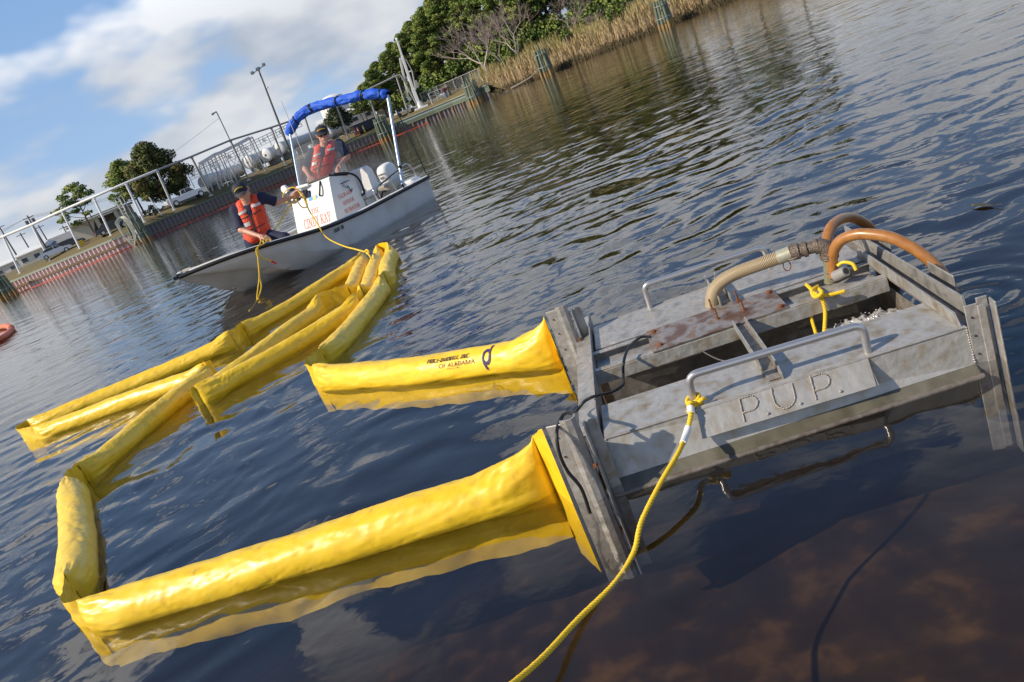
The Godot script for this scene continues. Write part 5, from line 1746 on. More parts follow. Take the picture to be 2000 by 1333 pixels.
func build_shore() -> void:
	var line: Array = [Vector3(-103.156, 0, -122), Vector3(-98.492, 0, -120.4), Vector3(-93.917, 0, -118.8), Vector3(-89.429, 0, -117.2), Vector3(-85.029, 0, -115.6), Vector3(-80.718, 0, -114), Vector3(-76.494, 0, -112.4), Vector3(-72.359, 0, -110.8), Vector3(-68.311, 0, -109.2), Vector3(-64.352, 0, -107.6), Vector3(-60.48, 0, -106), Vector3(-56.839, 0, -104.667), Vector3(-53.272, 0, -103.333), Vector3(-49.778, 0, -102), Vector3(-46.574, 0, -101.143), Vector3(-43.416, 0, -100.286), Vector3(-40.306, 0, -99.429), Vector3(-37.865, 0, -100.25), Vector3(-35.955, 0, -102.75), Vector3(-33.908, 0, -105.25), Vector3(-31.723, 0, -107.75), Vector3(-29.336, 0, -110), Vector3(-26.767, 0, -112), Vector3(-24.087, 0, -114), Vector3(-21.298, 0, -116), Vector3(-18.398, 0, -118), Vector3(-15.301, 0, -119.286), Vector3(-12.064, 0, -119.857), Vector3(-8.796, 0, -120.429), Vector3(-5.496, 0, -121), Vector3(-2.148, 0, -120.333), Vector3(1.162, 0, -119.667), Vector3(4.437, 0, -119), Vector3(7.505, 0, -115.889), Vector3(10.402, 0, -112.778), Vector3(13.12, 0, -109.6), Vector3(15.66, 0, -106.4), Vector3(19.335, 0, -102.615), Vector3(22.936, 0, -99.846), Vector3(26.403, 0, -97.417), Vector3(29.884, 0, -95.67), Vector3(33.19, 0, -93.835), Vector3(36.323, 0, -91.945), Vector3(39.483, 0, -90.471), Vector3(42.722, 0, -89.412), Vector3(45.873, 0, -88.353), Vector3(49.034, 0, -87.467), Vector3(52.174, 0, -86.667), Vector3(55.249, 0, -85.867), Vector3(58.257, 0, -85.067), Vector3(61.199, 0, -84.267), Vector3(64.178, 0, -83.6), Vector3(67.156, 0, -83), Vector3(70.085, 0, -82.4), Vector3(72.964, 0, -81.8), Vector3(75.793, 0, -81.2), Vector3(78.573, 0, -80.6), Vector3(81.304, 0, -80), Vector3(84.62, 0, -80)]
	var kind: Array = [0, 0, 0, 0, 0, 0, 0, 0, 0, 0, 0, 0, 0, 0, 0, 0, 0, 0, 0, 0, 0, 0, 0, 0, 0, 0, 0, 0, 0, 0, 0, 0, 0, 0, 0, 1, 1, 1, 1, 1, 1, 1, 1, 1, 1, 1, 1, 1, 1, 1, 1, 1, 1, 1, 1, 1, 1, 1, 1]
	line = line.slice(0, 58)
	var rows := []
	var ws := [0.0, 0.3, 0.6, 1.0, 1.5, 2.5, 4.0, 6.0, 10.0, 16.0, 30.0, 60.0, 120.0, 300.0]
	var gn := nz(3, 0.12, 3)
	for i in line.size():
		var row := PackedVector3Array()
		for w in ws:
			var p: Vector3 = line[i] + Vector3(line[i].x * 0.004 * w, 0, -w)
			var sh: float = kind[mini(i, kind.size() - 1)]
			p.y = lerpf(lut2(w, QUAY), lut2(w, SHORE) + 0.22 * gn.get_noise_2d(p.x * 2.0, p.z * 2.0) * minf(1.0, w), sh) + 0.1 * gn.get_noise_2d(p.x, p.z) * minf(1.0, w * 0.2)
			row.append(p)
		rows.append(row)
	var b := MB.new()
	b.grid(rows, false, false)
	var o := obj("bank_ground", b, noisy(0.02, [[0.0, Color(0.11, 0.075, 0.03)], [0.4, Color(0.16, 0.11, 0.05)], [0.6, Color(0.13, 0.12, 0.04)], [1.0, Color(0.21, 0.15, 0.085)]], 0.35, 0.95, 0.0, 0.0, 5))
	tag(o, "brown winter grass and sand of the far bank", "", "", "structure")
	# bulkheads
	var rusty := noisy(0.02, [[0.0, Color(0.50, 0.30, 0.26)], [0.5, Color(0.66, 0.48, 0.44)], [1.0, Color(0.70, 0.58, 0.55)]], 0.6, 0.8, 0.0, 0.0, 3)
	var grey := noisy(0.02, [[0.0, Color(0.11, 0.09, 0.09)], [0.5, Color(0.17, 0.15, 0.15)], [1.0, Color(0.23, 0.20, 0.20)]], 0.6, 0.8, 0.0, 0.0, 6)
	var capm := noisy(0.02, [[0.0, Color(0.25, 0.30, 0.24)], [1.0, Color(0.40, 0.42, 0.36)]], 0.5, 0.8, 0.0, 0.0, 2)
	var timber := noisy(0.03, [[0.0, Color(0.13, 0.09, 0.05)], [1.0, Color(0.26, 0.18, 0.10)]], 0.7, 0.9, 0.0, 0.0, 2)
	var greent := noisy(0.03, [[0.0, Color(0.07, 0.095, 0.065)], [0.6, Color(0.14, 0.175, 0.125)], [1.0, Color(0.22, 0.24, 0.18)]], 0.9, 0.9, 0.0, 0.0, 8)
	var la: Array = [Vector3(-103.156, 0, -122), Vector3(-98.8, 0, -120.507), Vector3(-94.522, 0, -119.013), Vector3(-90.319, 0, -117.52), Vector3(-86.194, 0, -116.027), Vector3(-82.145, 0, -114.533), Vector3(-78.173, 0, -113.04), Vector3(-74.278, 0, -111.547), Vector3(-70.459, 0, -110.053), Vector3(-66.717, 0, -108.56), Vector3(-63.051, 0, -107.067), Vector3(-59.502, 0, -105.644), Vector3(-56.12, 0, -104.4), Vector3(-52.802, 0, -103.156), Vector3(-49.563, 0, -101.943), Vector3(-46.574, 0, -101.143), Vector3(-43.625, 0, -100.343), Vector3(-40.718, 0, -99.543), Vector3(-38.23, 0, -99.75)]
	var t := thing("bulkhead", "sunlit rusty pink sheet pile bulkhead below the white pipeline at the left", "bulkhead")
	tag(obj("sheet_piling", sheet_piling(la, -0.6, 1.62), rusty, t), "", "", "", "stuff")
	obj("cap_beam", strip(la, 0.55, 0.26, 1.66, 0.0), capm, t)
	obj("wale_timber", strip(la, 0.20, 0.24, 0.72, 0.24), timber, t)
	var lb: Array = [Vector3(-37.68, 0, -100.5), Vector3(-35.948, 0, -102.759), Vector3(-34.104, 0, -105.018), Vector3(-32.147, 0, -107.277), Vector3(-30.05, 0, -109.429), Vector3(-27.761, 0, -111.236), Vector3(-25.383, 0, -113.043), Vector3(-22.915, 0, -114.85), Vector3(-20.357, 0, -116.657), Vector3(-17.709, 0, -118.464), Vector3(-14.863, 0, -119.363), Vector3(-11.936, 0, -119.88), Vector3(-8.983, 0, -120.396), Vector3(-6.005, 0, -120.912), Vector3(-2.982, 0, -120.5)]
	t = thing("bulkhead", "dark grey sheet pile bulkhead behind the skiff", "bulkhead")
	tag(obj("sheet_piling", sheet_piling(lb, -0.6, 1.62), grey, t), "", "", "", "stuff")
	obj("cap_beam", strip(lb, 0.55, 0.22, 1.66, 0.0), greent, t)
	obj("wale_timber", strip(lb, 0.18, 0.20, 0.45, 0.24), timber, t)
	var lc: Array = [Vector3(-3.483, 0, -120.6), Vector3(-0.522, 0, -120.007), Vector3(2.411, 0, -119.413), Vector3(5.282, 0, -118.16), Vector3(7.98, 0, -115.391), Vector3(10.543, 0, -112.622)]
	t = thing("bulkhead", "green timber faced quay with dark gap below, near the bare trees", "bulkhead")
	obj("sheet_piling", sheet_piling(lc, -0.6, 1.3), grey, t)
	for y in [1.62, 1.30, 1.0]: obj("fender_board", strip(lc, 0.16, 0.27, y, 0.35), greent, t)
	obj("deck_edge", strip(lc, 0.8, 0.10, 1.80, 0.1), capm, t)
	var pl := resample(lc, 2.2)
	for p in pl:
		b = MB.new()
		b.tube([p + Vector3(0, -0.7, 0.30), p + Vector3(0, 0.9, 0.30)], 0.15, 8)
		obj("fender_pile", b, timber, t)
	# floating orange boom along the foot of the wall
	b = MB.new()
	var fl := []
	var fp := resample([Vector3(-89.199, 0, -114.8), Vector3(-68.554, 0, -107.2), Vector3(-59.184, 0, -103.7), Vector3(-49.669, 0, -100.333), Vector3(-41.419, 0, -98.143), Vector3(-34.884, 0, -101.675), Vector3(-30.113, 0, -107.3), Vector3(-23.758, 0, -112.4), Vector3(-16.688, 0, -117.4), Vector3(-10.31, 0, -118.643), Vector3(-6.228, 0, -118.857), Vector3(-2.941, 0, -118.5), Vector3(-0.898, 0, -118.683), Vector3(0.986, 0, -118.8)], 0.5)
	for i in fp.size(): fl.append(fp[i] + Vector3(0, 0.02, 0.18 * sin(i * 0.37)))
	b.tube(fl, 0.065, 8)
	tag(obj("floating_boom", b, flat(Color(0.42, 0.06, 0.03), 0.7)), "long thin red floating boom stretched along the foot of the bulkheads", "boom")
	b = MB.new()
	var ch: Array = smooth([Vector3(-12.366, 0.05, -19.215), Vector3(-12.939, 0.07, -21.164), Vector3(-12.865, 0.07, -21.558), Vector3(-13.187, 0.06, -22.51), Vector3(-14.039, 0.06, -24.292)], 8)
	b.tube(ch, 0.085, 10)
	t = thing("orange_boom", "short end of orange foam boom floating at the left edge", "boom")
	obj("float", b, flat(Color(0.62, 0.12, 0.05), 0.6), t)
	b = MB.new()
	b.tube(smooth([Vector3(-20.235, 0.08, -33.02), Vector3(-16.807, 0.09, -28.401), Vector3(-15.494, 0.1, -26.652), Vector3(-14.119, 0.08, -24.461)], 6), 0.09, 10)
	obj("float", b, flat(Color(0.66, 0.16, 0.07), 0.6), t)
	# mooring dolphins
	var D := [[Vector3(-66.751, 0, -119.471), 2.9, 1.05, 9], [Vector3(-37.197, 0, -98.45), 3.6, 1, 9], [Vector3(-5.676, 0, -119.357), 3.3, 1.1, 11], [Vector3(8.196, 0, -113.433), 3.1, 1.1, 11], [Vector3(17.07, 0, -101.8), 3.2, 0.85, 7], [Vector3(30.449, 0, -92.8), 3, 0.85, 7]]
	D[0][0] = Vector3(-57.03, 0, -102)
	var lab := ["green timber mooring dolphin cut by the left edge of the picture", "green mooring dolphin draped with pale loops of hose", "green pile cluster standing between the canopy and the bulkhead", "green pile cluster at the quay's end beside the bare tree", "slim green dolphin in front of the tall reeds, left of the two", "slim weathered dolphin far right near the top edge, orange at its waterline"]
	var foot := noisy(0.03, [[0.0, Color(0.10, 0.085, 0.05)], [0.5, Color(0.28, 0.17, 0.06)], [1.0, Color(0.42, 0.30, 0.12)]], 0.9, 0.9, 0.0, 0.0, 8)
	var steel := flat(Color(0.33, 0.34, 0.33), 0.5, 0.4)
	for k in 6:
		var q: Array = D[k]
		t = thing("mooring_dolphin", lab[k], "piling", q[0], 0.0, "timber pile clusters along the far bank")
		var n := int(q[3])
		for i in n + 1:
			var an := TAU * i / n + 0.3 * k
			var out: float = q[2] if i < n else 0.0
			var d := Vector3(cos(an), 0, sin(an))
			var top: float = q[1] + rng.randf_range(-0.18, 0.12) if i < n else q[1] + 0.65
			var bow := d * out * 0.72
			var foot_at := d * out
			var cut := rng.randf_range(0.40, 0.75)
			b = MB.new()
			b.tube([foot_at.lerp(bow, cut / top) + Vector3(0, cut, 0), bow + Vector3(0, top, 0)], [0.17, 0.15], 9)
			var p := obj("pile", b, greent, t)
			b = MB.new()
			b.tube([foot_at + Vector3(0, -0.8, 0), foot_at.lerp(bow, cut / top) + Vector3(0, cut, 0)], [0.165, 0.168], 9)
			obj("pile_foot", b, foot, p)
		for y in [1.1, q[1] - 0.55]:
			b = MB.new()
			var ring := []
			for i in 25: ring.append(Vector3(cos(TAU * i / 24) * (q[2] * (1.0 - 0.28 * y / q[1]) + 0.15), y, sin(TAU * i / 24) * (q[2] * (1.0 - 0.28 * y / q[1]) + 0.15)))
			b.tube(ring, 0.045, 6)
			obj("cable_wrap", b, steel, t)
	t = thing("hose_loops", "pale hose looped over the green dolphin in front of the open shed", "hose", D[1][0])
	for i in 4:
		b = MB.new()
		b.tube(smooth([Vector3(-1.2 - 0.1 * i, 3.0 + 0.1 * i, 1.05), Vector3(-1.25, 1.4, 1.2), Vector3(-0.75 + 0.15 * i, -0.05 + 0.25 * i, 1.3), Vector3(-0.2 + 0.1 * i, 1.3, 1.25), Vector3(-0.35 + 0.15 * i, 3.2, 1.05), Vector3(-0.8, 3.55 + 0.05 * i, 0.6), Vector3(-1.2 - 0.1 * i, 3.0 + 0.1 * i, 1.05)], 6), 0.055, 6)
		obj("hose_loop", b, flat(Color(0.45, 0.45, 0.36), 0.6), t)
	build_reeds()

func build_reeds() -> void:
	var r := RandomNumberGenerator.new()
	r.seed = 8
	var line: Array = [Vector3(10.05, 0, -113.167), Vector3(12.122, 0, -110.8), Vector3(14.412, 0, -108), Vector3(17.449, 0, -104), Vector3(21.164, 0, -101.231), Vector3(25.21, 0, -98), Vector3(31.013, 0, -95.087), Vector3(37.831, 0, -91), Vector3(46.904, 0, -88), Vector3(62.165, 0, -84), Vector3(81.304, 0, -80)]
	var pts := resample(line, 0.14)
	var b := MB.new()
	for i in 26:
		var a := r.randf() * TAU
		var p := Vector3(r.randf_range(-0.25, 0.25), 0, r.randf_range(-0.25, 0.25))
		var lean := Vector3(cos(a), 0, sin(a)) * r.randf_range(0.05, 0.45)
		var h := r.randf_range(0.65, 1.0)
		var side := Vector3(-sin(a), 0, cos(a)) * 0.010
		var m := p + lean * 0.35 + Vector3(0, h * 0.6, 0)
		var top := p + lean + Vector3(0, h, 0)
		var f := b.v.size()
		var nn := Vector3(r.randf_range(-0.6, 0.6), 0.5, r.randf_range(-0.4, 0.8)).normalized()
		for q in [p - side, p + side, m - side, m + side, top]: b.add(q, nn)
		b.tri(f, f + 1, f + 2); b.tri(f + 1, f + 3, f + 2); b.tri(f + 2, f + 3, f + 4)
		if i % 2 == 0:   # plume
			f = b.v.size()
			for q in [top - side * 2.2 - Vector3(0, 0.12, 0), top + side * 2.2 - Vector3(0, 0.12, 0), top + lean * 0.2 + Vector3(0, 0.10, 0)]: b.add(q, nn)
			b.tri(f, f + 1, f + 2)
	var mesh := b.done()
	var m := flat(Color(1, 1, 1), 0.9)
	m.vertex_color_use_as_albedo = true
	m.backlight_enabled = true
	m.backlight = Color(0.25, 0.25, 0.2)
	var hn := nz(19, 0.22, 3)
	for pass_ in 2:
		var mm := MultiMesh.new()
		mm.transform_format = MultiMesh.TRANSFORM_3D
		mm.use_colors = true
		mm.mesh = mesh
		var xf := []
		var co := []
		for p in pts:
			for k in (12 if pass_ == 0 else 4):
				var w := pow(r.randf(), 1.1) * 17.0 + 0.9 if pass_ == 0 else r.randf_range(0.25, 1.7)
				var q: Vector3 = p + Vector3(r.randf_range(-0.3, 0.3), 0, -w)
				q.y = lut2(w, SHORE) - 0.05
				var h := (r.randf_range(1.5, 3.0) * (0.55 + 0.45 * smoothstep(0.8, 4.5, w)) * (1.0 + 0.55 * hn.get_noise_2d(q.x, q.z))) if pass_ == 0 else r.randf_range(0.3, 0.75)
				if pass_ == 0 and w < 2.0 and r.randf() < 0.5: continue
				xf.append(Transform3D(Basis(Vector3.UP, r.randf() * TAU).scaled(Vector3(1.3, h, 1.3)), q))
				var tan := Color(0.46, 0.33, 0.18).lerp(Color(0.58, 0.45, 0.27), r.randf())
				var grn := Color(0.27, 0.28, 0.075).lerp(Color(0.44, 0.38, 0.12), r.randf())
				co.append(tan.lerp(grn, clampf((w - 1.5) / 6.0, 0.0, 1.0) * r.randf_range(0.35, 1.0)) if pass_ == 0 else Color(0.12, 0.105, 0.055).lerp(Color(0.20, 0.15, 0.08), r.randf()))
		mm.instance_count = xf.size()
		for i in xf.size():
			mm.set_instance_transform(i, xf[i])
			mm.set_instance_color(i, co[i])
		var o := MultiMeshInstance3D.new()
		o.multimesh = mm
		o.material_override = m
		o.name = "reeds" if pass_ == 0 else "marsh_grass"
		add_child(o)
		tag(o, "tall tan and yellow green reeds lining the far bank" if pass_ == 0 else "low dark marsh grass at the foot of the reeds", "reeds" if pass_ == 0 else "grass", "", "stuff")

# ---------------------------------------------------------------- trees
func foliage(b: MB, clumps: Array, per: float, leaf: float, cols: Array, sd: int) -> void:
	var r := RandomNumberGenerator.new()
	r.seed = sd
	for c in clumps:
		var rad: Vector3 = c[1]
		var n := int(per * (rad.x * rad.z * 0.7 + rad.x * rad.y * 0.3))
		var tone: Color = cols[r.randi() % cols.size()]
		for i in n:
			var d := Vector3(r.randfn(), r.randfn(), r.randfn()).normalized()
			var p: Vector3 = c[0] + d * rad * pow(r.randf(), 0.4)
			var x := Vector3(r.randfn(), r.randfn() * 0.6, r.randfn()).normalized()
			var y := x.cross(Vector3(r.randfn(), r.randfn(), r.randfn()).normalized()).normalized()
			var s := leaf * r.randf_range(0.6, 1.3)
			var nn := (d + Vector3(0, 0.35, 0) + Vector3(r.randfn(), r.randfn(), r.randfn()) * 0.35).normalized()
			b.tint = tone.lerp(cols[r.randi() % cols.size()], r.randf() * 0.6)
			var f := b.v.size()
			for q in [p - x * s * 0.5, p + y * s * 0.6, p + x * s * 0.5, p - y * s * 0.45]: b.add(q, nn)
			b.tri(f, f + 1, f + 2)
			b.tri(f, f + 2, f + 3)
	b.tint = Color(1, 1, 1)

var leafm: StandardMaterial3D
var barkm: StandardMaterial3D
func tree(called: String, label: String, h: float, clumps: Array, per: float, leaf: float, cols: Array, sd: int, bare_to := 0.5, thick := 0.02) -> Node3D:
	var t := thing(called, label, "tree")
	var b := MB.new()
	var r := RandomNumberGenerator.new()
	r.seed = sd + 50
	var lean := Vector3(r.randf_range(-0.04, 0.04), 0, r.randf_range(-0.04, 0.04)) * h
	var sp := [Vector3.ZERO - Vector3(0, 0.5, 0), Vector3(0, h * 0.3, 0) + lean * 0.2, Vector3(0, h * 0.6, 0) + lean * 0.7, Vector3(0, h * 0.9, 0) + lean]
	b.tube(smooth(sp, 4), range(13).map(func(i): return h * thick * (1.0 - 0.068 * i)), 8)
	var k := 0
	for c in clumps:
		k += 1
		if k % 2 and clumps.size() > 14: continue
		var y0: float = clampf(c[0].y - Vector2(c[0].x, c[0].z).length() * 0.5, h * bare_to * 0.6, h * 0.85)
		var a: Vector3 = Vector3(0, y0, 0) + lean * (y0 / h)
		b.tube([a, a.lerp(c[0], 0.5) + Vector3(0, -0.15, 0), c[0]], [h * thick * 0.42, h * thick * 0.28, h * thick * 0.1], 5)
	obj("trunk", b, barkm, t)
	b = MB.new()
	foliage(b, clumps, per, leaf, cols, sd)
	obj("crown", b.done(true), leafm, t)
	return t

func pine_clumps(h: float, w: float, from: float, n: int, sd: int, flatness := 0.5, sz := 1.0) -> Array:
	var r := RandomNumberGenerator.new()
	r.seed = sd
	var o := []
	for i in n:
		var f := (i + 0.5) / n
		var y := lerpf(from, 0.97, f)
		var reach := w * sin(clampf(PI * (0.18 + 0.80 * pow(f, 0.85)), 0, PI)) * r.randf_range(0.45, 1.0)
		var a := i * 2.399 + r.randf() * 0.8
		var s := w * r.randf_range(0.22, 0.46) * sz
		o.append([Vector3(cos(a) * reach * 0.8, h * y, sin(a) * reach * 0.8), Vector3(s, s * flatness, s)])
	return o

func bare_tree(label: String, h: float, sd: int) -> Node3D:
	var t := thing("bare_tree", label, "tree")
	var r := RandomNumberGenerator.new()
	r.seed = sd
	var b := MB.new()
	var todo := [[Vector3(0, -0.4, 0), Vector3(r.randf_range(-0.2, 0.2), 1, 0).normalized(), h * 0.30, h * 0.016, 0]]
	var tw := MB.new()
	while not todo.is_empty():
		var q: Array = todo.pop_back()
		var e: Vector3 = q[0] + q[1] * q[2]
		var mid: Vector3 = q[0].lerp(e, 0.5) + Vector3(r.randf_range(-1, 1), r.randf_range(-0.3, 0.6), r.randf_range(-1, 1)) * q[2] * 0.07
		(b if q[4] < 3 else tw).tube([q[0], mid, e], [q[3], q[3] * 0.85, q[3] * 0.68], 6 if q[4] < 2 else 3, false)
		if q[4] >= 6: continue
		for k in (3 if q[4] < 4 else 2):
			var d: Vector3 = (q[1] + Vector3(r.randfn(), r.randf_range(-0.25, 0.6), r.randfn()) * 0.52).normalized()
			todo.append([e if k else q[0].lerp(e, 0.75), d, q[2] * r.randf_range(0.62, 0.86), maxf(q[3] * r.randf_range(0.5, 0.68), 0.011), q[4] + 1])
	var m := flat(Color(0.42, 0.36, 0.32), 0.9)
	obj("trunk", b, m, t)
	obj("twigs", tw, flat(Color(0.36, 0.285, 0.26), 0.9), t)
	return t

func build_trees() -> void:
	leafm = flat(Color(1, 1, 1), 0.75)
	leafm.vertex_color_use_as_albedo = true
	leafm.backlight_enabled = true
	leafm.backlight = Color(0.5, 0.55, 0.25)
	barkm = noisy(0.03, [[0.0, Color(0.08, 0.06, 0.045)], [1.0, Color(0.19, 0.14, 0.11)]], 0.8, 0.95, 0.0, 0.0, 4)
	var pc := [Color(0.12, 0.19, 0.032), Color(0.17, 0.235, 0.045), Color(0.22, 0.265, 0.055), Color(0.09, 0.145, 0.030), Color(0.26, 0.285, 0.075)]
	var oc := [Color(0.10, 0.125, 0.030), Color(0.13, 0.125, 0.036), Color(0.08, 0.11, 0.028), Color(0.17, 0.14, 0.045), Color(0.07, 0.095, 0.025)]
	var dc := [Color(0.030, 0.050, 0.022), Color(0.045, 0.065, 0.026), Color(0.060, 0.080, 0.030)]
	# left: layered umbrella pine
	var h := 7.4
	var cl := []
	for q in [[-1.6, 0.86, 0.9, 0.5], [-0.5, 0.96, 1.0, 0.5], [0.7, 0.97, 0.9, 0.45], [1.6, 0.88, 1.0, 0.45], [2.3, 0.76, 0.9, 0.4], [0.6, 0.80, 1.1, 0.5], [-0.9, 0.74, 1.1, 0.45], [-2.2, 0.66, 1.0, 0.45], [-2.4, 0.50, 0.9, 0.35], [1.5, 0.64, 0.9, 0.35], [-1.3, 0.58, 0.8, 0.35], [-1.7, 0.38, 0.9, 0.35], [0.0, 0.66, 0.9, 0.4], [-2.6, 0.58, 0.7, 0.3], [0.9, 0.46, 0.7, 0.28]]:
		cl.append([Vector3(q[0], h * q[1], rng.randf_range(-1.4, 1.4)), Vector3(q[2], q[3], q[2])])
	var t := tree("pine_tree", "lone umbrella pine with layered crown left of the round pine", h, cl, 260, 0.26, pc, 1, 0.3, 0.022)
	t.position = Vector3(-45.995, 2.575, -107.886)
	t = tree("pine_tree", "rounded green pine behind the open shed", 8.2, pine_clumps(8.2, 3.9, 0.34, 40, 5, 0.55, 0.7), 260, 0.24, pc, 2)
	t.position = Vector3(-41.373, 3.075, -115)
	t = tree("oak_tree", "big dense brownish green oak behind the pipeline", 8.6, pine_clumps(8.8, 5.0, 0.18, 90, 9, 0.85, 0.55), 420, 0.22, oc, 3, 0.3, 0.03)
	t.position = Vector3(-36.201, 2.85, -111.875)
	t = tree("oak_tree", "dark round live oak beside the helmsman's cap", 4.6, pine_clumps(4.4, 2.7, 0.42, 18, 4, 0.7), 300, 0.24, dc, 4, 0.3, 0.03)
	t.position = Vector3(-12.012, 2.925, -128.743)
	t = tree("pine_tree", "small green pine right of the dark round oak", 5.4, pine_clumps(5.4, 1.8, 0.62, 10, 7, 0.55), 260, 0.25, pc, 5)
	t.position = Vector3(-7.965, 3, -130.4)
	# the wood on the right
	var protos := []
	protos.append(tree("pine_tree", "", 16.0, pine_clumps(16.0, 4.5, 0.34, 64, 21, 0.5, 0.62), 470, 0.21, pc, 11, 0.35, 0.013))
	protos.append(tree("pine_tree", "", 18.0, pine_clumps(18.0, 4.2, 0.48, 56, 33, 0.5, 0.62), 470, 0.21, pc, 12, 0.45, 0.012))
	protos.append(tree("pine_tree", "", 15.0, pine_clumps(15.0, 4.8, 0.22, 74, 47, 0.55, 0.6), 450, 0.21, pc.slice(0, 4), 13, 0.25, 0.014))
	var made := [false, false, false]
	var W := [[Vector3(-9.175, 3.15, -140.457), 5], [Vector3(-7.331, 3.21, -144.743), 7], [Vector3(-5.143, 3.15, -140.967), 8.5], [Vector3(-3.94, 3.3, -150.7), 10], [Vector3(-1.632, 3.21, -144.333), 10.5], [Vector3(-0.088, 3.336, -156.083), 12.5], [Vector3(2.166, 3.24, -145.7), 12.5], [Vector3(4.377, 3.324, -153.367), 14.5], [Vector3(6.138, 3.21, -143), 14], [Vector3(8.126, 3.36, -158.067), 16.5], [Vector3(9.647, 3.27, -144.278), 16.5], [Vector3(12.141, 3.336, -150.722), 18], [Vector3(13.403, 3.24, -138.933), 17.5], [Vector3(16.618, 3.324, -144.8), 19], [Vector3(17.192, 3.18, -130.8), 18], [Vector3(21.034, 3.312, -138.4), 19.5], [Vector3(21.097, 3.15, -124.32), 17], [Vector3(25.25, 3.3, -132.846), 19], [Vector3(25.678, 3.18, -123.692), 17.5], [Vector3(29.727, 3.3, -130.308), 19], [Vector3(30.568, 3.21, -122.923), 17], [Vector3(35.324, 3.312, -129.563), 19], [Vector3(36.348, 3.24, -122.544), 17], [Vector3(41.968, 3.324, -129.379), 19], [Vector3(43.693, 3.27, -121.835), 18], [Vector3(49.565, 3.312, -123.945), 19], [Vector3(53.017, 3.27, -118.294), 18], [Vector3(60.857, 3.312, -120.882), 19], [Vector3(4.448, 3.48, -179.5), 15], [Vector3(10.365, 3.492, -179.444), 18], [Vector3(15.957, 3.48, -173.556), 19], [Vector3(21.706, 3.504, -173.6), 20], [Vector3(26.373, 3.48, -165.6), 20], [Vector3(32.308, 3.504, -166.615), 20], [Vector3(36.571, 3.48, -160.308), 20], [Vector3(42.567, 3.504, -162), 20], [Vector3(47.387, 3.48, -156.252), 20], [Vector3(54.053, 3.492, -156.465), 20]]
	var lead := ["low young pine at the wood's left end", "short pine second from the wood's left end", "pine just left of the white crane boom", "pine directly behind the white crane boom", "pine just right of the white crane boom", "bushy pine half way up the wood's sloping edge", "broad pine above the quay fence", "tall pine whose top shows sky gaps", "pine above the two men on the quay"]
	var nth := ["first", "second", "third", "fourth", "fifth", "sixth", "seventh", "eighth", "ninth", "tenth", "eleventh", "twelfth", "thirteenth", "fourteenth", "fifteenth", "sixteenth", "seventeenth", "eighteenth", "nineteenth", "twentieth", "twenty-first", "twenty-second", "twenty-third", "twenty-fourth", "twenty-fifth", "twenty-sixth", "twenty-seventh", "twenty-eighth"]
	for i in W.size():
		var k := (i * 2 + 1) % 3
		var ph: float = [16.0, 18.0, 15.0][k]
		var src: Node3D = protos[k]
		if made[k]:
			src = protos[k].duplicate()
			src.name = numbered("pine_tree")
			add_child(src)
		made[k] = true
		var s: float = W[i][1] / ph
		src.position = W[i][0]
		src.rotation.y = i * 1.7
		src.scale = Vector3(lerpf(s, 1.0, 0.45), s, lerpf(s, 1.0, 0.45))
		tag(src, lead[i] if i < lead.size() else ("tall pine, %s from the left along the front of the wood" % nth[i] if i < 28 else "tall pine, %s from the left in the back row of the wood" % nth[i - 28]), "tree", "pines of the wood on the far bank")
	# understorey that closes the wood
	var U := [[Vector3(-2.342, 3.09, -136.5), 1], [Vector3(0.673, 3.075, -134.967), 1.2], [Vector3(3.229, 3.09, -135.5), 1.3], [Vector3(5.423, 3.075, -134.083), 1.2], [Vector3(8.171, 3.105, -134.056), 1.4], [Vector3(14.605, 3.075, -125.8), 1.3], [Vector3(17.255, 3.09, -124), 1.2], [Vector3(19.31, 3.075, -120.6), 1.3], [Vector3(23.41, 3.09, -118.385), 1.3], [Vector3(26.156, 3.105, -117.769), 1.2], [Vector3(28.132, 3.075, -114.154), 1.1], [Vector3(32.178, 3.09, -113.126), 1.2], [Vector3(35.264, 3.075, -110.67), 1.1], [Vector3(10.65, 3.135, -134.111), 1.5], [Vector3(12.352, 3.195, -136.867), 1.8], [Vector3(13.853, 3.165, -133.311), 1.6], [Vector3(16.53, 3.165, -130.6), 1.6], [Vector3(21.224, 3.18, -126.8), 1.6], [Vector3(22.696, 3.15, -123.308), 1.5], [Vector3(28.729, 3.18, -121.846), 1.6], [Vector3(31.144, 3.15, -118), 1.5], [Vector3(28.075, 2.7, -103.563), 0.75], [Vector3(21.929, 2.625, -106.692), 0.6], [Vector3(15.17, 2.775, -115.8), 0.7]]
	var bush: Node3D = tree("bush", "", 3.0, pine_clumps(3.0, 2.2, 0.12, 16, 61, 0.85), 170, 0.30, dc + pc, 14, 0.1, 0.03)
	for i in U.size():
		var o: Node3D = bush
		if i > 0:
			o = bush.duplicate()
			o.name = numbered("bush")
			add_child(o)
		o.position = U[i][0]
		o.rotation.y = i * 2.1
		o.scale = Vector3.ONE * U[i][1]
		tag(o, "dark evergreen bush under the pines, %s to the right of the crane" % nth[i], "bush", "bushes under the pines")
	var hb := bare_tree("large pale leafless tree leaning over the quay's end", 12.5, 3)
	hb.position = Vector3(11.515, 1.019, -117.167)
	hb = bare_tree("thin leafless tree right of the large bare tree", 10.5, 7)
	hb.position = Vector3(14.066, 1.266, -117.8)
	hb = bare_tree("greyish leafless thicket tree behind the reeds, right of the left slim dolphin", 8.0, 12)
	hb.position = Vector3(23.298, 1.3, -112.154)
	hb = bare_tree("tall pale leafless tree rising in front of the pines, above the reeds", 12.0, 23)
	hb.position = Vector3(15.946, 1.217, -117.8)
	hb = bare_tree("small leafless tree among the reeds near the top edge", 5.0, 15)
	hb.position = Vector3(27.068, 1.217, -108.385)

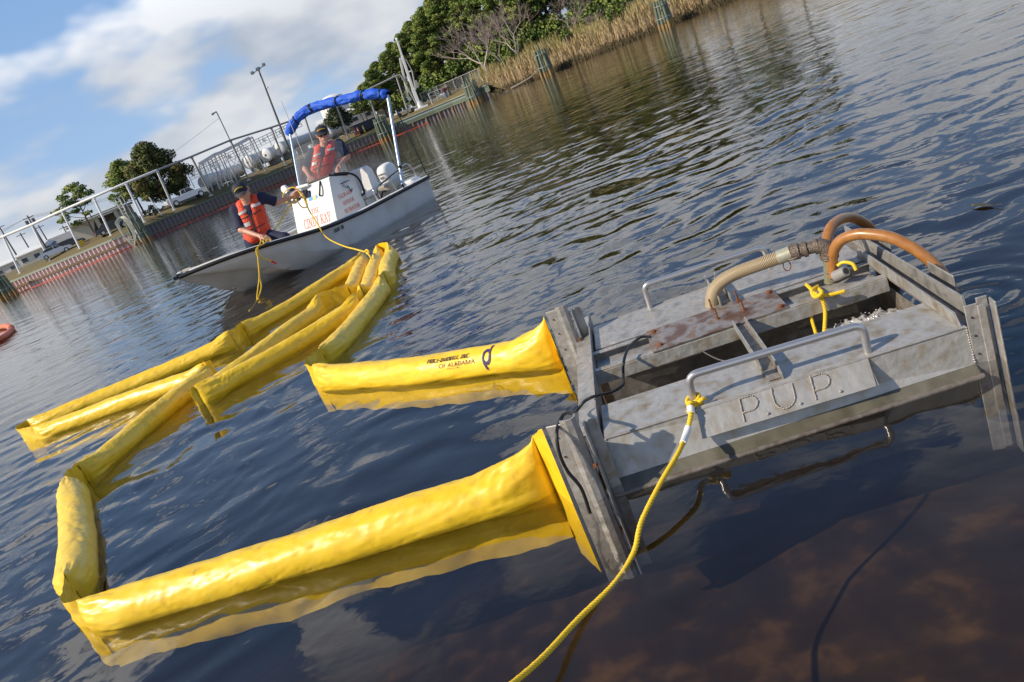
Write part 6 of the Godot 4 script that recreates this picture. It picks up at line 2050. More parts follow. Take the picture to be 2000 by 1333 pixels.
# ---------------------------------------------------------------- quay
func plain_building(called: String, label: String, p0: Vector3, p1: Vector3, h: float, deep: float, mat: Material, roofm: Material, wins: int, over := 0.3) -> Node3D:
	var d := p1 - p0
	d.y = 0
	var l := d.length()
	var t := thing(called, label, "building", p0, atan2(-d.z, d.x))
	var b := MB.new()
	b.box(Vector3(l, h, deep), Transform3D(Basis(), Vector3(l / 2, h / 2, -deep / 2)))
	obj("wall", b, mat, t)
	b = MB.new()
	b.prism(PackedVector2Array([Vector2(-over, h), Vector2(-over, h + 0.18), Vector2(deep * 0.5, h + 0.18 + deep * 0.10), Vector2(deep + over, h + 0.18), Vector2(deep + over, h)]), l + over * 2, Transform3D(Basis(Vector3.FORWARD, Vector3.UP, Vector3.RIGHT), Vector3(l / 2, 0, 0)))
	obj("roof", b, roofm, t)
	for i in wins:
		var x := l * (i + 0.5) / wins
		b = MB.new()
		b.box(Vector3(1.2, 0.9, 0.06), Transform3D(Basis(), Vector3(x, h * 0.58, 0.02)))
		var w := obj("window", b, flat(Color(0.6, 0.58, 0.54), 0.6), t)
		b = MB.new()
		b.box(Vector3(1.0, 0.7, 0.04), Transform3D(Basis(), Vector3(x, h * 0.58, 0.045)))
		obj("pane", b, flat(Color(0.05, 0.06, 0.07), 0.1), w)
	return t

func car(called: String, label: String, cat: String, at: Vector3, yaw_: float, paint: Material, truck: bool, s := 1.0) -> void:
	var t := thing(called, label, cat, at, yaw_)
	t.scale = Vector3.ONE * s
	var glass := flat(Color(0.02, 0.025, 0.03), 0.08)
	var blk := flat(Color(0.015, 0.015, 0.016), 0.7)
	var body_ := PackedVector2Array()
	var cab := PackedVector2Array()
	var l := 5.6 if truck else 4.6
	var h0 := 0.45 if truck else 0.30
	var belt := 1.12 if truck else 0.88
	if truck:
		for p in [[-2.75, h0], [-2.8, 0.95], [-2.74, 1.10], [-0.7, 1.12], [1.15, 1.14], [2.45, 1.06], [2.72, 0.92], [2.78, h0]]: body_.append(Vector2(p[0], p[1]))
		for p in [[-0.72, 1.11], [-0.58, 1.68], [-0.40, 1.76], [0.55, 1.76], [0.72, 1.70], [1.30, 1.13]]: cab.append(Vector2(p[0], p[1]))
	else:
		for p in [[-2.2, h0], [-2.27, 0.62], [-2.18, 0.86], [-1.55, 0.93], [1.0, 0.93], [2.05, 0.78], [2.27, 0.62], [2.25, h0]]: body_.append(Vector2(p[0], p[1]))
		for p in [[-1.75, 0.92], [-1.15, 1.33], [-0.85, 1.41], [0.15, 1.42], [0.42, 1.36], [1.15, 0.92]]: cab.append(Vector2(p[0], p[1]))
	var wd := 1.9 if truck else 1.75
	var b := MB.new()
	b.prism(body_, wd, Transform3D())
	b.prism(PackedVector2Array([Vector2(-l / 2 + 0.12, belt - 0.28), Vector2(-l / 2 + 0.12, belt - 0.12), Vector2(l / 2 - 0.2, belt - 0.16), Vector2(l / 2 - 0.2, belt - 0.28)]), wd + 0.06, Transform3D())
	obj("body", b, paint, t)
	b = MB.new()
	b.prism(cab, wd * 0.86, Transform3D())
	var cb := obj("cab", b, paint, t)
	var inner := PackedVector2Array()
	var c := Vector2()
	for p in cab: c += p / cab.size()
	for p in cab: inner.append(c + (p - c) * Vector2(0.88, 0.74))
	var split := [inner]
	for sx in [-1.0, 1.0]:
		b = MB.new()
		b.prism(inner, 0.02, Transform3D(Basis(), Vector3(0, 0, sx * wd * 0.435)))
		var g := obj("side_window", b, glass, cb)
		b = MB.new()
		b.box(Vector3(0.09, 0.5, 0.03), Transform3D(Basis(), Vector3(0.0, c.y + 0.02, sx * wd * 0.436)))
		obj("door_pillar", b, paint, cb)
	for e in [[cab[cab.size() - 1], cab[cab.size() - 2]], [cab[0], cab[1]]]:
		b = MB.new()
		var a: Vector2 = e[0].lerp(e[1], 0.1)
		var q: Vector2 = e[0].lerp(e[1], 0.92)
		b.bar(Vector3(a.x, a.y, 0), Vector3(q.x, q.y, 0), wd * 0.76, 0.03)
		obj("windscreen" if e[0].x > 0 else "rear_window", b, glass, cb)
	if truck:
		b = MB.new()
		b.box(Vector3(1.85, 0.05, 1.6), Transform3D(Basis(), Vector3(-1.73, 1.115, 0)))
		obj("load_bed", b, blk, t)
	for x in ([-1.75, 1.75] if truck else [-1.38, 1.38]):
		for sx in [-1.0, 1.0]:
			b = MB.new()
			var r := 0.40 if truck else 0.32
			b.tube([Vector3(x, r, sx * (wd / 2 - 0.18)), Vector3(x, r, sx * (wd / 2 + 0.03))], r, 16)
			var w := obj("wheel", b, blk, t)
			b = MB.new()
			b.tube([Vector3(x, r, sx * (wd / 2 - 0.1)), Vector3(x, r, sx * (wd / 2 + 0.045))], r * 0.62, 12)
			obj("rim", b, flat(Color(0.5, 0.5, 0.5), 0.3, 0.6), w)
	for sx in [-1.0, 1.0]:
		b = MB.new()
		b.box(Vector3(0.06, 0.14, 0.36), Transform3D(Basis(), Vector3(l / 2 - 0.10, belt - 0.26, sx * wd * 0.36)), 0.02)
		obj("headlight", b, flat(Color(0.7, 0.7, 0.68), 0.1), t)
		b = MB.new()
		b.box(Vector3(0.06, 0.22 if truck else 0.14, 0.22), Transform3D(Basis(), Vector3(-l / 2 + 0.06, belt - 0.18, sx * wd * 0.40)), 0.02)
		obj("tail_light", b, flat(Color(0.35, 0.02, 0.015), 0.2), t)
	for x in [-l / 2 + 0.03, l / 2 - 0.05]:
		b = MB.new()
		b.box(Vector3(0.14, 0.2, wd * 0.98), Transform3D(Basis(), Vector3(x, h0 + 0.12, 0)), 0.04)
		obj("bumper", b, flat(Color(0.4, 0.4, 0.4), 0.3, 0.5) if truck else paint, t)

func build_background() -> void:
	build_trees()
	var white := flat(Color(0.70, 0.70, 0.68), 0.5)
	var cream := noisy(0.02, [[0.0, Color(0.48, 0.44, 0.36)], [1.0, Color(0.62, 0.58, 0.48)]], 0.3, 0.85)
	var grey := flat(Color(0.30, 0.30, 0.29), 0.6)
	var dgrey := flat(Color(0.14, 0.14, 0.135), 0.7)
	var blk := flat(Color(0.02, 0.02, 0.022), 0.6)
	var b: MB
	# ---- pipeline on posts
	var t := thing("pipeline", "long white pipeline carried on posts along the quay", "pipeline")
	var tops := [Vector3(-62.632, 7.469, -110), Vector3(-56.456, 7.128, -107.39), Vector3(-51.507, 7.029, -105.533), Vector3(-46.349, 7.077, -103.583), Vector3(-41.434, 7.084, -102.256), Vector3(-36.563, 7.064, -100.906), Vector3(-33.255, 7.208, -103.512), Vector3(-29.731, 7.405, -107.725), Vector3(-25.166, 7.696, -112.1), Vector3(-20.059, 7.432, -116.085), Vector3(-15.508, 7.288, -119.35), Vector3(-10.763, 7.376, -121.11), Vector3(-5.788, 7.479, -121.98), Vector3(-0.927, 7.787, -122.367)]
	var feet := [Vector3(-62.03, 2.166, -108.4), Vector3(-56.547, 2.166, -106.34), Vector3(-51.392, 2.166, -104.6), Vector3(-46.449, 2.166, -102.871), Vector3(-41.65, 2.166, -101.586), Vector3(-36.92, 2.166, -100.975), Vector3(-34.53, 2.166, -105.287), Vector3(-30.475, 2.166, -109.663), Vector3(-25.765, 2.166, -113.6), Vector3(-20.808, 2.166, -117.05), Vector3(-16.503, 2.166, -120.1), Vector3(-11.259, 2.166, -121.414), Vector3(-6.316, 2.166, -122.157), Vector3(-1.547, 2.166, -122.083)]
	b = MB.new()
	var line := []
	for p in tops: line.append(p + Vector3(0, 0.14, 0))
	b.tube(line.slice(0, 7), 0.165, 10)
	var p1 := obj("pipe", b, white, t)
	b = MB.new()
	b.tube(line.slice(6, 14), 0.135, 10)
	obj("pipe", b, grey, t)
	b = MB.new()
	b.tube(smooth([line[13], line[13] + Vector3(0.5, -0.1, 0), line[13] + Vector3(0.75, -0.5, 0), line[13] + Vector3(1.2, -4.6, 0)], 5), 0.11, 10)
	obj("down_pipe", b, grey, t)
	for i in tops.size():
		var m: Vector3 = tops[i].lerp(feet[i], 0.35)
		var at := Vector3(m.x, feet[i].y, m.z)
		b = MB.new()
		var ft := Vector3(lerpf(tops[i].x, feet[i].x, 0.75), feet[i].y - 0.15, feet[i].z)
		b.tube([ft, Vector3(tops[i].x, tops[i].y, tops[i].z)], 0.135, 10)
		var po := obj("post", b, white if i < 7 else grey, t)
		b = MB.new()
		b.box(Vector3(0.34, 0.14, 0.30), Transform3D(Basis(), tops[i] + Vector3(0, -0.02, 0)), 0.02)
		obj("pipe_saddle", b, white if i < 7 else grey, po)
		b = MB.new()
		b.box(Vector3(0.5, 0.18, 0.5), Transform3D(Basis(), ft + Vector3(0, 0.12, 0)), 0.03)
		obj("foot_plate", b, cream, po)
	# ---- steel loading gantry
	t = thing("loading_gantry", "white steel frame gantry in front of the storage tanks", "gantry")
	var g := [[Vector3(-30.257, 6.424, -110.938), Vector3(-31.115, 2.58, -112.188)], [Vector3(-29.162, 6.656, -112), Vector3(-29.823, 2.464, -113.45)], [Vector3(-28.217, 6.897, -112.875), Vector3(-28.767, 2.499, -114.25)], [Vector3(-27.482, 6.87, -113.5), Vector3(-27.976, 3.146, -114.6)], [Vector3(-25.093, 7.117, -115.25), Vector3(-25.361, 2.46, -116.8)], [Vector3(-23.508, 7.358, -116.35), Vector3(-23.849, 2.559, -117.85)]]
	for q in g:
		b = MB.new()
		b.bar(q[1] - Vector3(0, 0.5, 0), q[0], 0.16, 0.16)
		b.bar(q[1] - Vector3(0, 0.5, 2.2), q[0] - Vector3(0, 0, 2.2), 0.16, 0.16)
		b.bar(q[0], q[0] - Vector3(0, 0, 2.2), 0.14, 0.14)
		obj("leg_frame", b, white, t)
	for z in [0.0, -2.2]:
		b = MB.new()
		for i in g.size() - 1: b.bar(g[i][0] + Vector3(0, 0.1, z), g[i + 1][0] + Vector3(0, 0.1, z), 0.28, 0.30)
		obj("top_beam", b, white, t)
		for i in [1, 3, 4]:
			b = MB.new()
			b.bar(g[i][0] + Vector3(0, 0, z), g[i + 1][1] + Vector3(0, 0, z), 0.03, 0.03)
			b.bar(g[i + 1][0] + Vector3(0, 0, z), g[i][1] + Vector3(0, 0, z), 0.045, 0.045)
			obj("cross_brace", b, grey, t)
	# ---- storage tanks
	var tk := [Vector3(-31.581, 4.128, -114.75), Vector3(-26.229, 4.567, -121.23), Vector3(-23.664, 4.575, -123), Vector3(-21.761, 4.739, -124.225), Vector3(-15.936, 4.41, -141.286), Vector3(-20.242, 4.809, -130.75)]
	var tl := ["leftmost horizontal white storage tank, half behind the gantry legs", "white ended storage tank right of the kneeling man's cap", "middle of the three white tank ends beside the tall lamp post", "white tank end at the foot of the tall lamp post", "far storage tank behind the helmsman", "storage tank just left of the windshield"]
	var tankm := flat(Color(0.62, 0.61, 0.59), 0.5)
	for i in 6:
		var r := 0.98
		t = thing("storage_tank", tl[i], "tank", tk[i], 0.18, "horizontal storage tanks")
		b = MB.new()
		b.tube([Vector3(0.0, 0, 0), Vector3(0.0, 0, -0.01), Vector3(1.5, 0, -3.0), Vector3(4.6, 0, -9.0)], r, 24)
		obj("shell", b, tankm, t)
		b = MB.new()
		var rows := []
		var ax := Vector3(-0.45, 0, 0.9).normalized()
		var sx := Vector3(0.9, 0, 0.45).normalized()
		for k in 7:
			var ph := PI * 0.5 * k / 6.0
			var row := PackedVector3Array()
			for j in 25: row.append(ax * sin(ph) * 0.28 + (sx * cos(TAU * j / 24) + Vector3.UP * sin(TAU * j / 24)) * r * 1.005 * cos(ph))
			rows.append(row)
		b.grid(rows, true, true)
		obj("tank_end", b, flat(Color(0.80, 0.80, 0.78), 0.4), t)
		for k in 2:
			b = MB.new()
			b.box(Vector3(2.0, 1.6, 0.4), Transform3D(Basis(Vector3.UP, -0.46), Vector3(0.8 + 2.6 * k, -1.3, -1.6 - 5.0 * k)))
			obj("saddle", b, grey, t)
	# pipe rack and railings above the tanks
	t = thing("pipe_rack", "pale grey pipe rack and railings running above the storage tanks", "pipework")
	var ra := Vector3(-34.485, 5.252, -119)
	var rb := Vector3(-17.909, 6.792, -130.5)
	for y in [0.0, 0.35, 0.8, 1.15]:
		b = MB.new()
		b.bar(ra + Vector3(0, y, 0), rb + Vector3(0, y, 0), 0.10, 0.09)
		obj("rail", b, white if y < 0.5 else grey, t)
	for i in 27:
		b = MB.new()
		var p: Vector3 = ra.lerp(rb, i / 26.0)
		b.bar(p + Vector3(0, -1.2 if i % 3 == 0 else 0.0, 0), p + Vector3(0, 1.2, 0), 0.09, 0.09, Vector3.RIGHT)
		if i % 4 == 1: b.box(Vector3(0.5, 0.4, 0.4), Transform3D(Basis(), p + Vector3(0, 0.55, 0.1)), 0.05)
		obj("upright", b, white if i % 2 else grey, t)
	# ---- lamp posts
	t = thing("lamp_post", "tall dark lamp post with three floodlights on its crossbar", "lamp post")
	var pb := Vector3(-19.706, 2.39, -119.1)
	var ptop := Vector3(-18.645, 15.51, -119.1)
	var mid := Vector3(lerpf(pb.x, ptop.x, 0.3), 0, lerpf(pb.z, ptop.z, 0.3))
	b = MB.new()
	b.tube([pb - Vector3(0, 0.3, 0), ptop], [0.19, 0.11], 10)
	obj("pole", b, flat(Color(0.12, 0.13, 0.11), 0.7), t)
	b = MB.new()
	b.bar(ptop + Vector3(-1.0, -0.2, 0), ptop + Vector3(1.0, 0.25, 0), 0.10, 0.10)
	obj("crossbar", b, dgrey, t)
	for k in 3:
		b = MB.new()
		b.box(Vector3(0.62 if k == 1 else 0.46, 0.36, 0.42), Transform3D(Basis(Vector3.RIGHT, 0.5), ptop + Vector3((k - 1) * 0.98, (k - 1) * 0.22 + 0.12, 0.15)), 0.05)
		var f := obj("floodlight", b, flat(Color(0.10, 0.16, 0.17), 0.4), t)
		b = MB.new()
		b.box(Vector3(0.36, 0.28, 0.02), Transform3D(Basis(Vector3.RIGHT, 0.5), ptop + Vector3((k - 1) * 0.98, (k - 1) * 0.22 + 0.05, 0.36)))
		obj("lens", b, flat(Color(0.5, 0.5, 0.48), 0.15), f)
	b = MB.new()
	var hp := pb.lerp(ptop, 0.80)
	b.tube([hp + Vector3(0.1, 0, 0.0), hp + Vector3(0.35, 0, 0.1)], [0.06, 0.14], 8)
	obj("loudspeaker", b, white, t)
	t = thing("lamp_post", "thin lamp post with one lantern on a short bent arm", "lamp post")
	pb = Vector3(-25.868, 2.39, -114.9)
	ptop = Vector3(-25.753, 11.829, -114.9)
	b = MB.new()
	b.tube(smooth([pb - Vector3(0, 0.3, 0), pb.lerp(ptop, 0.6), ptop, ptop + Vector3(-0.15, 0.22, 0), ptop + Vector3(-0.42, 0.25, 0)], 4), 0.075, 8)
	obj("pole", b, dgrey, t)
	b = MB.new()
	b.box(Vector3(0.42, 0.24, 0.34), Transform3D(Basis(Vector3.BACK, 0.3), ptop + Vector3(-0.55, 0.18, 0.05)), 0.05)
	obj("lantern", b, flat(Color(0.12, 0.18, 0.20), 0.4), t)
	b = MB.new()
	b.tube([ptop + Vector3(0, -0.6, 0), ptop.lerp(Vector3(-33.38, 9.278, -113.875), 0.5) + Vector3(0, -0.35, 0), Vector3(-33.38, 9.278, -113.875)], 0.016, 4)
	obj("span_wire", b, blk, t)
	# ---- sheds and buildings on the left
	var s0 := Vector3(-49.507, 2.925, -110.207)
	var s1 := Vector3(-42.082, 3.03, -111.043)
	var d := s1 - s0
	d.y = 0
	var l := d.length()
	t = thing("open_shed", "low cream shed with open bays and a flat roof behind the dark car", "building", s0, atan2(-d.z, d.x))
	b = MB.new()
	b.box(Vector3(l + 0.8, 0.28, 4.6), Transform3D(Basis(Vector3.RIGHT, 0.03), Vector3(l / 2, 2.35, -1.8)), 0.04)
	obj("roof", b, cream, t)
	b = MB.new()
	b.box(Vector3(l + 0.84, 0.16, 0.06), Transform3D(Basis(), Vector3(l / 2, 2.55, 0.53)), 0.02)
	obj("fascia", b, flat(Color(0.25, 0.21, 0.14), 0.8), t)
	b = MB.new()
	b.box(Vector3(l, 2.25, 0.2), Transform3D(Basis(), Vector3(l / 2, 1.12, -4.0)))
	obj("back_wall", b, cream, t)
	b = MB.new()
	b.box(Vector3(2.3, 2.2, 3.9), Transform3D(Basis(), Vector3(1.15, 1.1, -1.95)))
	obj("store_room", b, flat(Color(0.56, 0.52, 0.44), 0.8), t)
	for x in [3.6, 6.3]:
		b = MB.new()
		b.box(Vector3(0.5, 2.2, 0.4), Transform3D(Basis(), Vector3(x, 1.1, 0.1)))
		obj("column", b, cream, t)
	b = MB.new()
	b.box(Vector3(1.4, 2.2, 3.6), Transform3D(Basis(), Vector3(l - 0.7, 1.1, -2.0)))
	obj("end_room", b, cream, t)
	b = MB.new()
	b.prism(PackedVector2Array([Vector2(2.32, 0.0), Vector2(2.32, 2.2), Vector2(3.3, 2.2)]), 0.1, Transform3D(Basis(), Vector3(0, 0, 0.0)))
	obj("wall_brace", b, cream, t)
	plain_building("warehouse", "long low warehouse with a grey roof behind the silver car", Vector3(-70.971, 2.76, -143.267), Vector3(-64.024, 2.79, -146.036), 1.9, 14.0, cream, flat(Color(0.21, 0.21, 0.205), 0.7), 3)
	plain_building("office_building", "small white block building behind the grass at far left", Vector3(-74.035, 3.036, -140.733), Vector3(-69.605, 3.048, -141.133), 2.0, 8.0, flat(Color(0.66, 0.63, 0.55), 0.8), white, 2)
	plain_building("office_building", "far white building cut by the left edge of the picture", Vector3(-99.731, 2.98, -168.4), Vector3(-88.984, 3.004, -168.8), 2.4, 8.0, flat(Color(0.55, 0.54, 0.51), 0.8), white, 4)
	plain_building("office_building", "white building right behind the canopy leg, near the crane", Vector3(-6.694, 3.18, -142.743), Vector3(-1.958, 3.18, -142.5), 3.0, 7.0, flat(Color(0.62, 0.59, 0.54), 0.8), flat(Color(0.50, 0.47, 0.42), 0.8), 1)
	plain_building("office_building", "pale building behind the dark round oak", Vector3(-18.09, 3.324, -153.286), Vector3(-7.45, 3.324, -154.743), 3.4, 8.0, flat(Color(0.62, 0.60, 0.56), 0.8), white, 4)
	t = thing("water_tank", "white domed tank roof seen just under the blue canopy", "tank", Vector3(-16.545, 3.48, -179.8))
	b = MB.new()
	b.lathe([Vector2(3.2, 0), Vector2(3.2, 7.6), Vector2(2.6, 8.5), Vector2(1.4, 9.0), Vector2(0, 9.2)], 24)
	obj("shell", b, flat(Color(0.75, 0.74, 0.72), 0.5), t)
	# ---- vehicles
	var silver := flat(Color(0.60, 0.61, 0.63), 0.22, 0.2)
	silver.clearcoat_enabled = true
	var navy := flat(Color(0.012, 0.014, 0.020), 0.2)
	navy.clearcoat_enabled = true
	var wt := flat(Color(0.72, 0.72, 0.71), 0.25)
	wt.clearcoat_enabled = true
	car("parked_car", "silver white sedan parked on the quay at the left", "car", Vector3(-50.72, 2.47, -105.767), 0.42, silver, false, 0.92)
	car("parked_car", "black sedan parked in front of the open shed", "car", Vector3(-41.807, 2.55, -103.771), 0.45, navy, false, 0.96)
	car("parked_car", "dark car half hidden ahead of the silver sedan", "car", Vector3(-49.437, 2.7, -107.571), 0.45, navy, false, 0.85)
	car("pickup_truck", "white pickup truck parked under the gantry's left end", "truck", Vector3(-33.194, 2.47, -109.188), 0.5, wt, true, 1.0)
	# ---- utility poles
	var up := [[Vector3(-61.48, 3.3, -132), Vector3(-64.288, 10.194, -132)], [Vector3(-76.119, 3.372, -146.733), Vector3(-76.796, 11.513, -146.733)], [Vector3(-75.777, 3.45, -157.667), Vector3(-75.873, 9.547, -157.667)], [Vector3(-78.347, 3.42, -153.933), Vector3(-77.831, 9.337, -153.933)], [Vector3(-72.686, 3.48, -161.4), Vector3(-73.585, 7.955, -161.4)], [Vector3(-74.301, 3.6, -180.286), Vector3(-75.592, 9.8, -180.286)]]
	var ul := ["wooden utility pole with two transformers at the top", "leftmost thin utility pole", "thin utility pole behind the silver car", "thin utility pole with a crossarm above the white block building", "thin utility pole above the grey warehouse roof", "far utility pole right of the lone pine's trunk"]
	for i in up.size():
		t = thing("utility_pole", ul[i], "utility pole", Vector3(up[i][1].x, up[i][0].y - 0.4, up[i][1].z), 0.0, "utility poles behind the quay")
		var hh: float = up[i][1].y - up[i][0].y + 0.4
		b = MB.new()
		b.tube([Vector3.ZERO, Vector3(0, hh, 0)], [0.17, 0.10], 8)
		obj("pole", b, flat(Color(0.09, 0.075, 0.06), 0.9), t)
		b = MB.new()
		b.box(Vector3(1.8, 0.12, 0.10), Transform3D(Basis(), Vector3(0, hh - 0.4, 0)))
		obj("crossarm", b, flat(Color(0.09, 0.075, 0.06), 0.9), t)
		if i == 0:
			for x in [-0.55, 0.55]:
				b = MB.new()
				b.tube([Vector3(x, hh - 1.5, 0.1), Vector3(x, hh - 0.7, 0.1)], 0.26, 10)
				obj("transformer", b, dgrey, t)
	for k in 3:
		b = MB.new()
		var a: Vector3 = up[0][1] + Vector3((k - 1) * 0.8, -0.3, 0)
		var e: Vector3 = Vector3(-41.507, 7.507, -133.375) + Vector3(0, k * 0.3, 0)
		var w: Vector3 = Vector3(-81.567, 10.372, -147.6) + Vector3(0, k * 0.4, 0)
		b.tube([w, w.lerp(a, 0.5) - Vector3(0, 0.4, 0), a, a.lerp(e, 0.33) - Vector3(0, 0.8, 0), a.lerp(e, 0.66) - Vector3(0, 0.8, 0), e], 0.014, 4)
		tag(obj("power_line", b, blk), ["upper", "middle", "lower"][2 - k] + " of the three thin power lines strung from the transformer pole", "cable", "power lines")
	# ---- crane
	t = thing("crane", "white hydraulic crane with its boom raised and folded, standing on the quay", "crane")
	var c := [Vector3(0.788, 2.31, -122.467), Vector3(0.644, 2.619, -122.5), Vector3(0.699, 5.445, -122.5), Vector3(1.04, 10.199, -122.5), Vector3(1.256, 12.551, -122.5), Vector3(-0.501, 4.415, -122.5), Vector3(0.643, 10.045, -122.5), Vector3(1.204, 7.747, -122.5)]
	b = MB.new()
	b.tube([c[0] - Vector3(0, 0.2, 0), c[0] + Vector3(0, 1.0, 0)], [0.55, 0.38], 12)
	b.box(Vector3(2.2, 0.3, 1.4), Transform3D(Basis(), c[0] + Vector3(0, 0.05, 0)), 0.05)
	obj("pedestal", b, white, t)
	b = MB.new()
	b.bar(c[1] + Vector3(0, 0.6, 0), c[2], 0.55, 0.5, Vector3.BACK, 0.05)
	b.bar(c[2], c[3], 0.42, 0.42, Vector3.BACK, 0.05)
	obj("boom", b, white, t)
	b = MB.new()
	b.bar(c[3], c[4], 0.30, 0.30, Vector3.BACK, 0.04)
	b.ball(c[4], Vector3(0.22, 0.28, 0.22), 8, 5)
	obj("boom_tip", b, white, t)
	b = MB.new()
	b.bar(c[6], c[5], 0.34, 0.34, Vector3.BACK, 0.04)
	b.bar(c[5], c[5] + Vector3(0.2, -0.5, 0), 0.5, 0.25, Vector3.BACK, 0.04)
	obj("folded_jib", b, flat(Color(0.62, 0.60, 0.55), 0.5), t)
	b = MB.new()
	b.tube([c[2] + Vector3(0.35, -0.4, 0.2), c[7] + Vector3(0.4, 0, 0.2)], 0.12, 8)
	b.tube([c[7] + Vector3(0.4, 0, 0.2), c[3] + Vector3(0.35, -0.6, 0.2)], 0.07, 8)
	obj("hydraulic_ram", b, grey, t)
	b = MB.new()
	b.box(Vector3(0.5, 1.1, 0.7), Transform3D(Basis(), c[2] + Vector3(0.75, 0.3, 0)), 0.05)
	obj("control_box", b, grey, t)
	t = thing("work_trailer", "low white trailer frame beside the crane's foot", "trailer", Vector3(-1.566, 2.262, -122.617), 0.35)
	b = MB.new()
	b.box(Vector3(3.6, 0.16, 1.3), Transform3D(Basis(), Vector3(0, 0.62, 0)), 0.03)
	obj("frame", b, white, t)
	for x in [-1.7, -0.6, 0.6, 1.7]:
		b = MB.new()
		b.box(Vector3(0.12, 0.5, 0.12), Transform3D(Basis(), Vector3(x, 0.9, 0.6)))
		obj("stake", b, white, t)
	for x in [-1.4, 0.9]:
		b = MB.new()
		b.tube([Vector3(x, 0.3, 0.5), Vector3(x, 0.3, 0.72)], 0.30, 12)
		obj("wheel", b, blk, t)
	# ---- fence
	t = thing("chain_link_fence", "pale chain link fence along the quay below the wood", "fence")
	var fp := [Vector3(1.356, 2.422, -123.05), Vector3(2.711, 2.422, -122.783), Vector3(4.06, 2.422, -122.517), Vector3(5.403, 2.422, -122.25), Vector3(6.696, 2.422, -121.189), Vector3(7.953, 2.422, -119.944), Vector3(9.21, 2.422, -118.7), Vector3(10.411, 2.422, -117.456)]
	var rail := flat(Color(0.50, 0.50, 0.48), 0.4, 0.4)
	for i in fp.size():
		b = MB.new()
		b.tube([fp[i] - Vector3(0, 0.2, 0), fp[i] + Vector3(0, 2.0, 0)], 0.045, 6)
		obj("fence_post", b, rail, t)
		if i == fp.size() - 1: continue
		b = MB.new()
		for y in [0.1, 1.95]: b.tube([fp[i] + Vector3(0, y, 0), fp[i + 1] + Vector3(0, y, 0)], 0.03, 5)
		var ln: Vector3 = fp[i + 1] - fp[i]
		var n := int(ln.length() / 0.14)
		for k in n:
			var e0 := k * 1.0 / n
			b.tube([fp[i] + ln * e0 + Vector3(0, 0.1, 0), fp[i] + ln * minf(1.0, e0 + 0.4) + Vector3(0, 1.95, 0)], 0.008, 3, false)
			b.tube([fp[i] + ln * e0 + Vector3(0, 1.95, 0), fp[i] + ln * minf(1.0, e0 + 0.4) + Vector3(0, 0.1, 0)], 0.008, 3, false)
		tag(obj("wire_mesh", b, rail, t), "", "", "", "stuff")
	t = thing("pipe_gate", "white pipe barrier gate beside the two men on the quay", "gate", Vector3(3.806, 2.23, -121.333), 0.35)
	for y in [0.5, 1.1, 1.6]:
		b = MB.new()
		b.tube([Vector3(-1.4, y, 0), Vector3(1.8, y, 0)], 0.045, 6)
		obj("rail", b, white, t)
	for x in [-1.4, -0.3, 0.8, 1.8]:
		b = MB.new()
		b.tube([Vector3(x, -0.1, 0), Vector3(x, 1.65, 0)], 0.045, 6)
		obj("post", b, white, t)
	# ---- men on the quay
	var skin := flat(Color(0.45, 0.24, 0.17), 0.6)
	var who := [["person", "man in dark red shirt and blue jeans standing on the quay", Color(0.13, 0.02, 0.03), Color(0.16, 0.22, 0.34)], ["person", "person in dark clothes standing beside the man in jeans", Color(0.03, 0.03, 0.025), Color(0.03, 0.03, 0.035)]]
	var wa := [Vector3(4.899, 2.182, -120.8), Vector3(5.551, 2.214, -120.744)]
	for i in 2:
		t = thing("person", who[i][1], "person", wa[i], 0.4 - 0.9 * i)
		b = MB.new()
		var st := [[Vector3(0, 0.95, 0), Vector3(0, 1.38, 0), 0.13, 0.15], [Vector3(0, 1.38, 0), Vector3(0, 1.52, 0), 0.09, 0.06], [Vector3(0, 1.63, 0.02), Vector3(0, 1.69, 0.0), 0.085, 0.095], [Vector3(-0.2, 1.40, 0), Vector3(-0.28, 1.12, 0.05), 0.055, 0.045], [Vector3(-0.28, 1.12, 0.05), Vector3(-0.22, 0.92, 0.18), 0.045, 0.035], [Vector3(0.2, 1.40, 0), Vector3(0.28, 1.12, 0.05), 0.055, 0.045], [Vector3(0.28, 1.12, 0.05), Vector3(0.18, 0.95, 0.22), 0.045, 0.035], [Vector3(-0.09, 0.92, 0), Vector3(-0.11, 0.06, 0), 0.09, 0.05], [Vector3(0.09, 0.92, 0), Vector3(0.11, 0.06, 0.04), 0.09, 0.05]]
		body(b, st, 0.03, 0.05)
		obj("body", b, skin, t)
		b = MB.new()
		body(b, [[Vector3(0, 0.95, 0), Vector3(0, 1.40, 0), 0.165, 0.18], [Vector3(-0.2, 1.42, 0), Vector3(-0.28, 1.12, 0.05), 0.08, 0.07], [Vector3(0.2, 1.42, 0), Vector3(0.28, 1.12, 0.05), 0.08, 0.07]], 0.03, 0.05)
		obj("shirt", b, flat(who[i][2], 0.8), t)
		b = MB.new()
		body(b, [[Vector3(-0.09, 0.94, 0), Vector3(-0.11, 0.08, 0), 0.12, 0.08], [Vector3(0.09, 0.94, 0), Vector3(0.11, 0.08, 0.04), 0.12, 0.08]], 0.03, 0.05)
		obj("trousers", b, flat(who[i][3], 0.8), t)
		b = MB.new()
		b.ball(Vector3(0, 1.72, -0.015), Vector3(0.105, 0.085, 0.115), 10, 6)
		obj("cap" if i else "hair", b, flat(Color(0.02, 0.015, 0.012), 0.8), t)
	# ---- small things on the quay
	t = thing("dumpster", "dark navy skip standing behind the green pile cluster", "skip", Vector3(-8.335, 2.39, -123.314), 0.42)
	b = MB.new()
	b.prism(PackedVector2Array([Vector2(-1.6, 0.0), Vector2(-2.0, 1.3), Vector2(2.0, 1.3), Vector2(1.6, 0.0)]), 1.6, Transform3D())
	obj("bin", b, flat(Color(0.012, 0.016, 0.035), 0.5), t)
	b = MB.new()
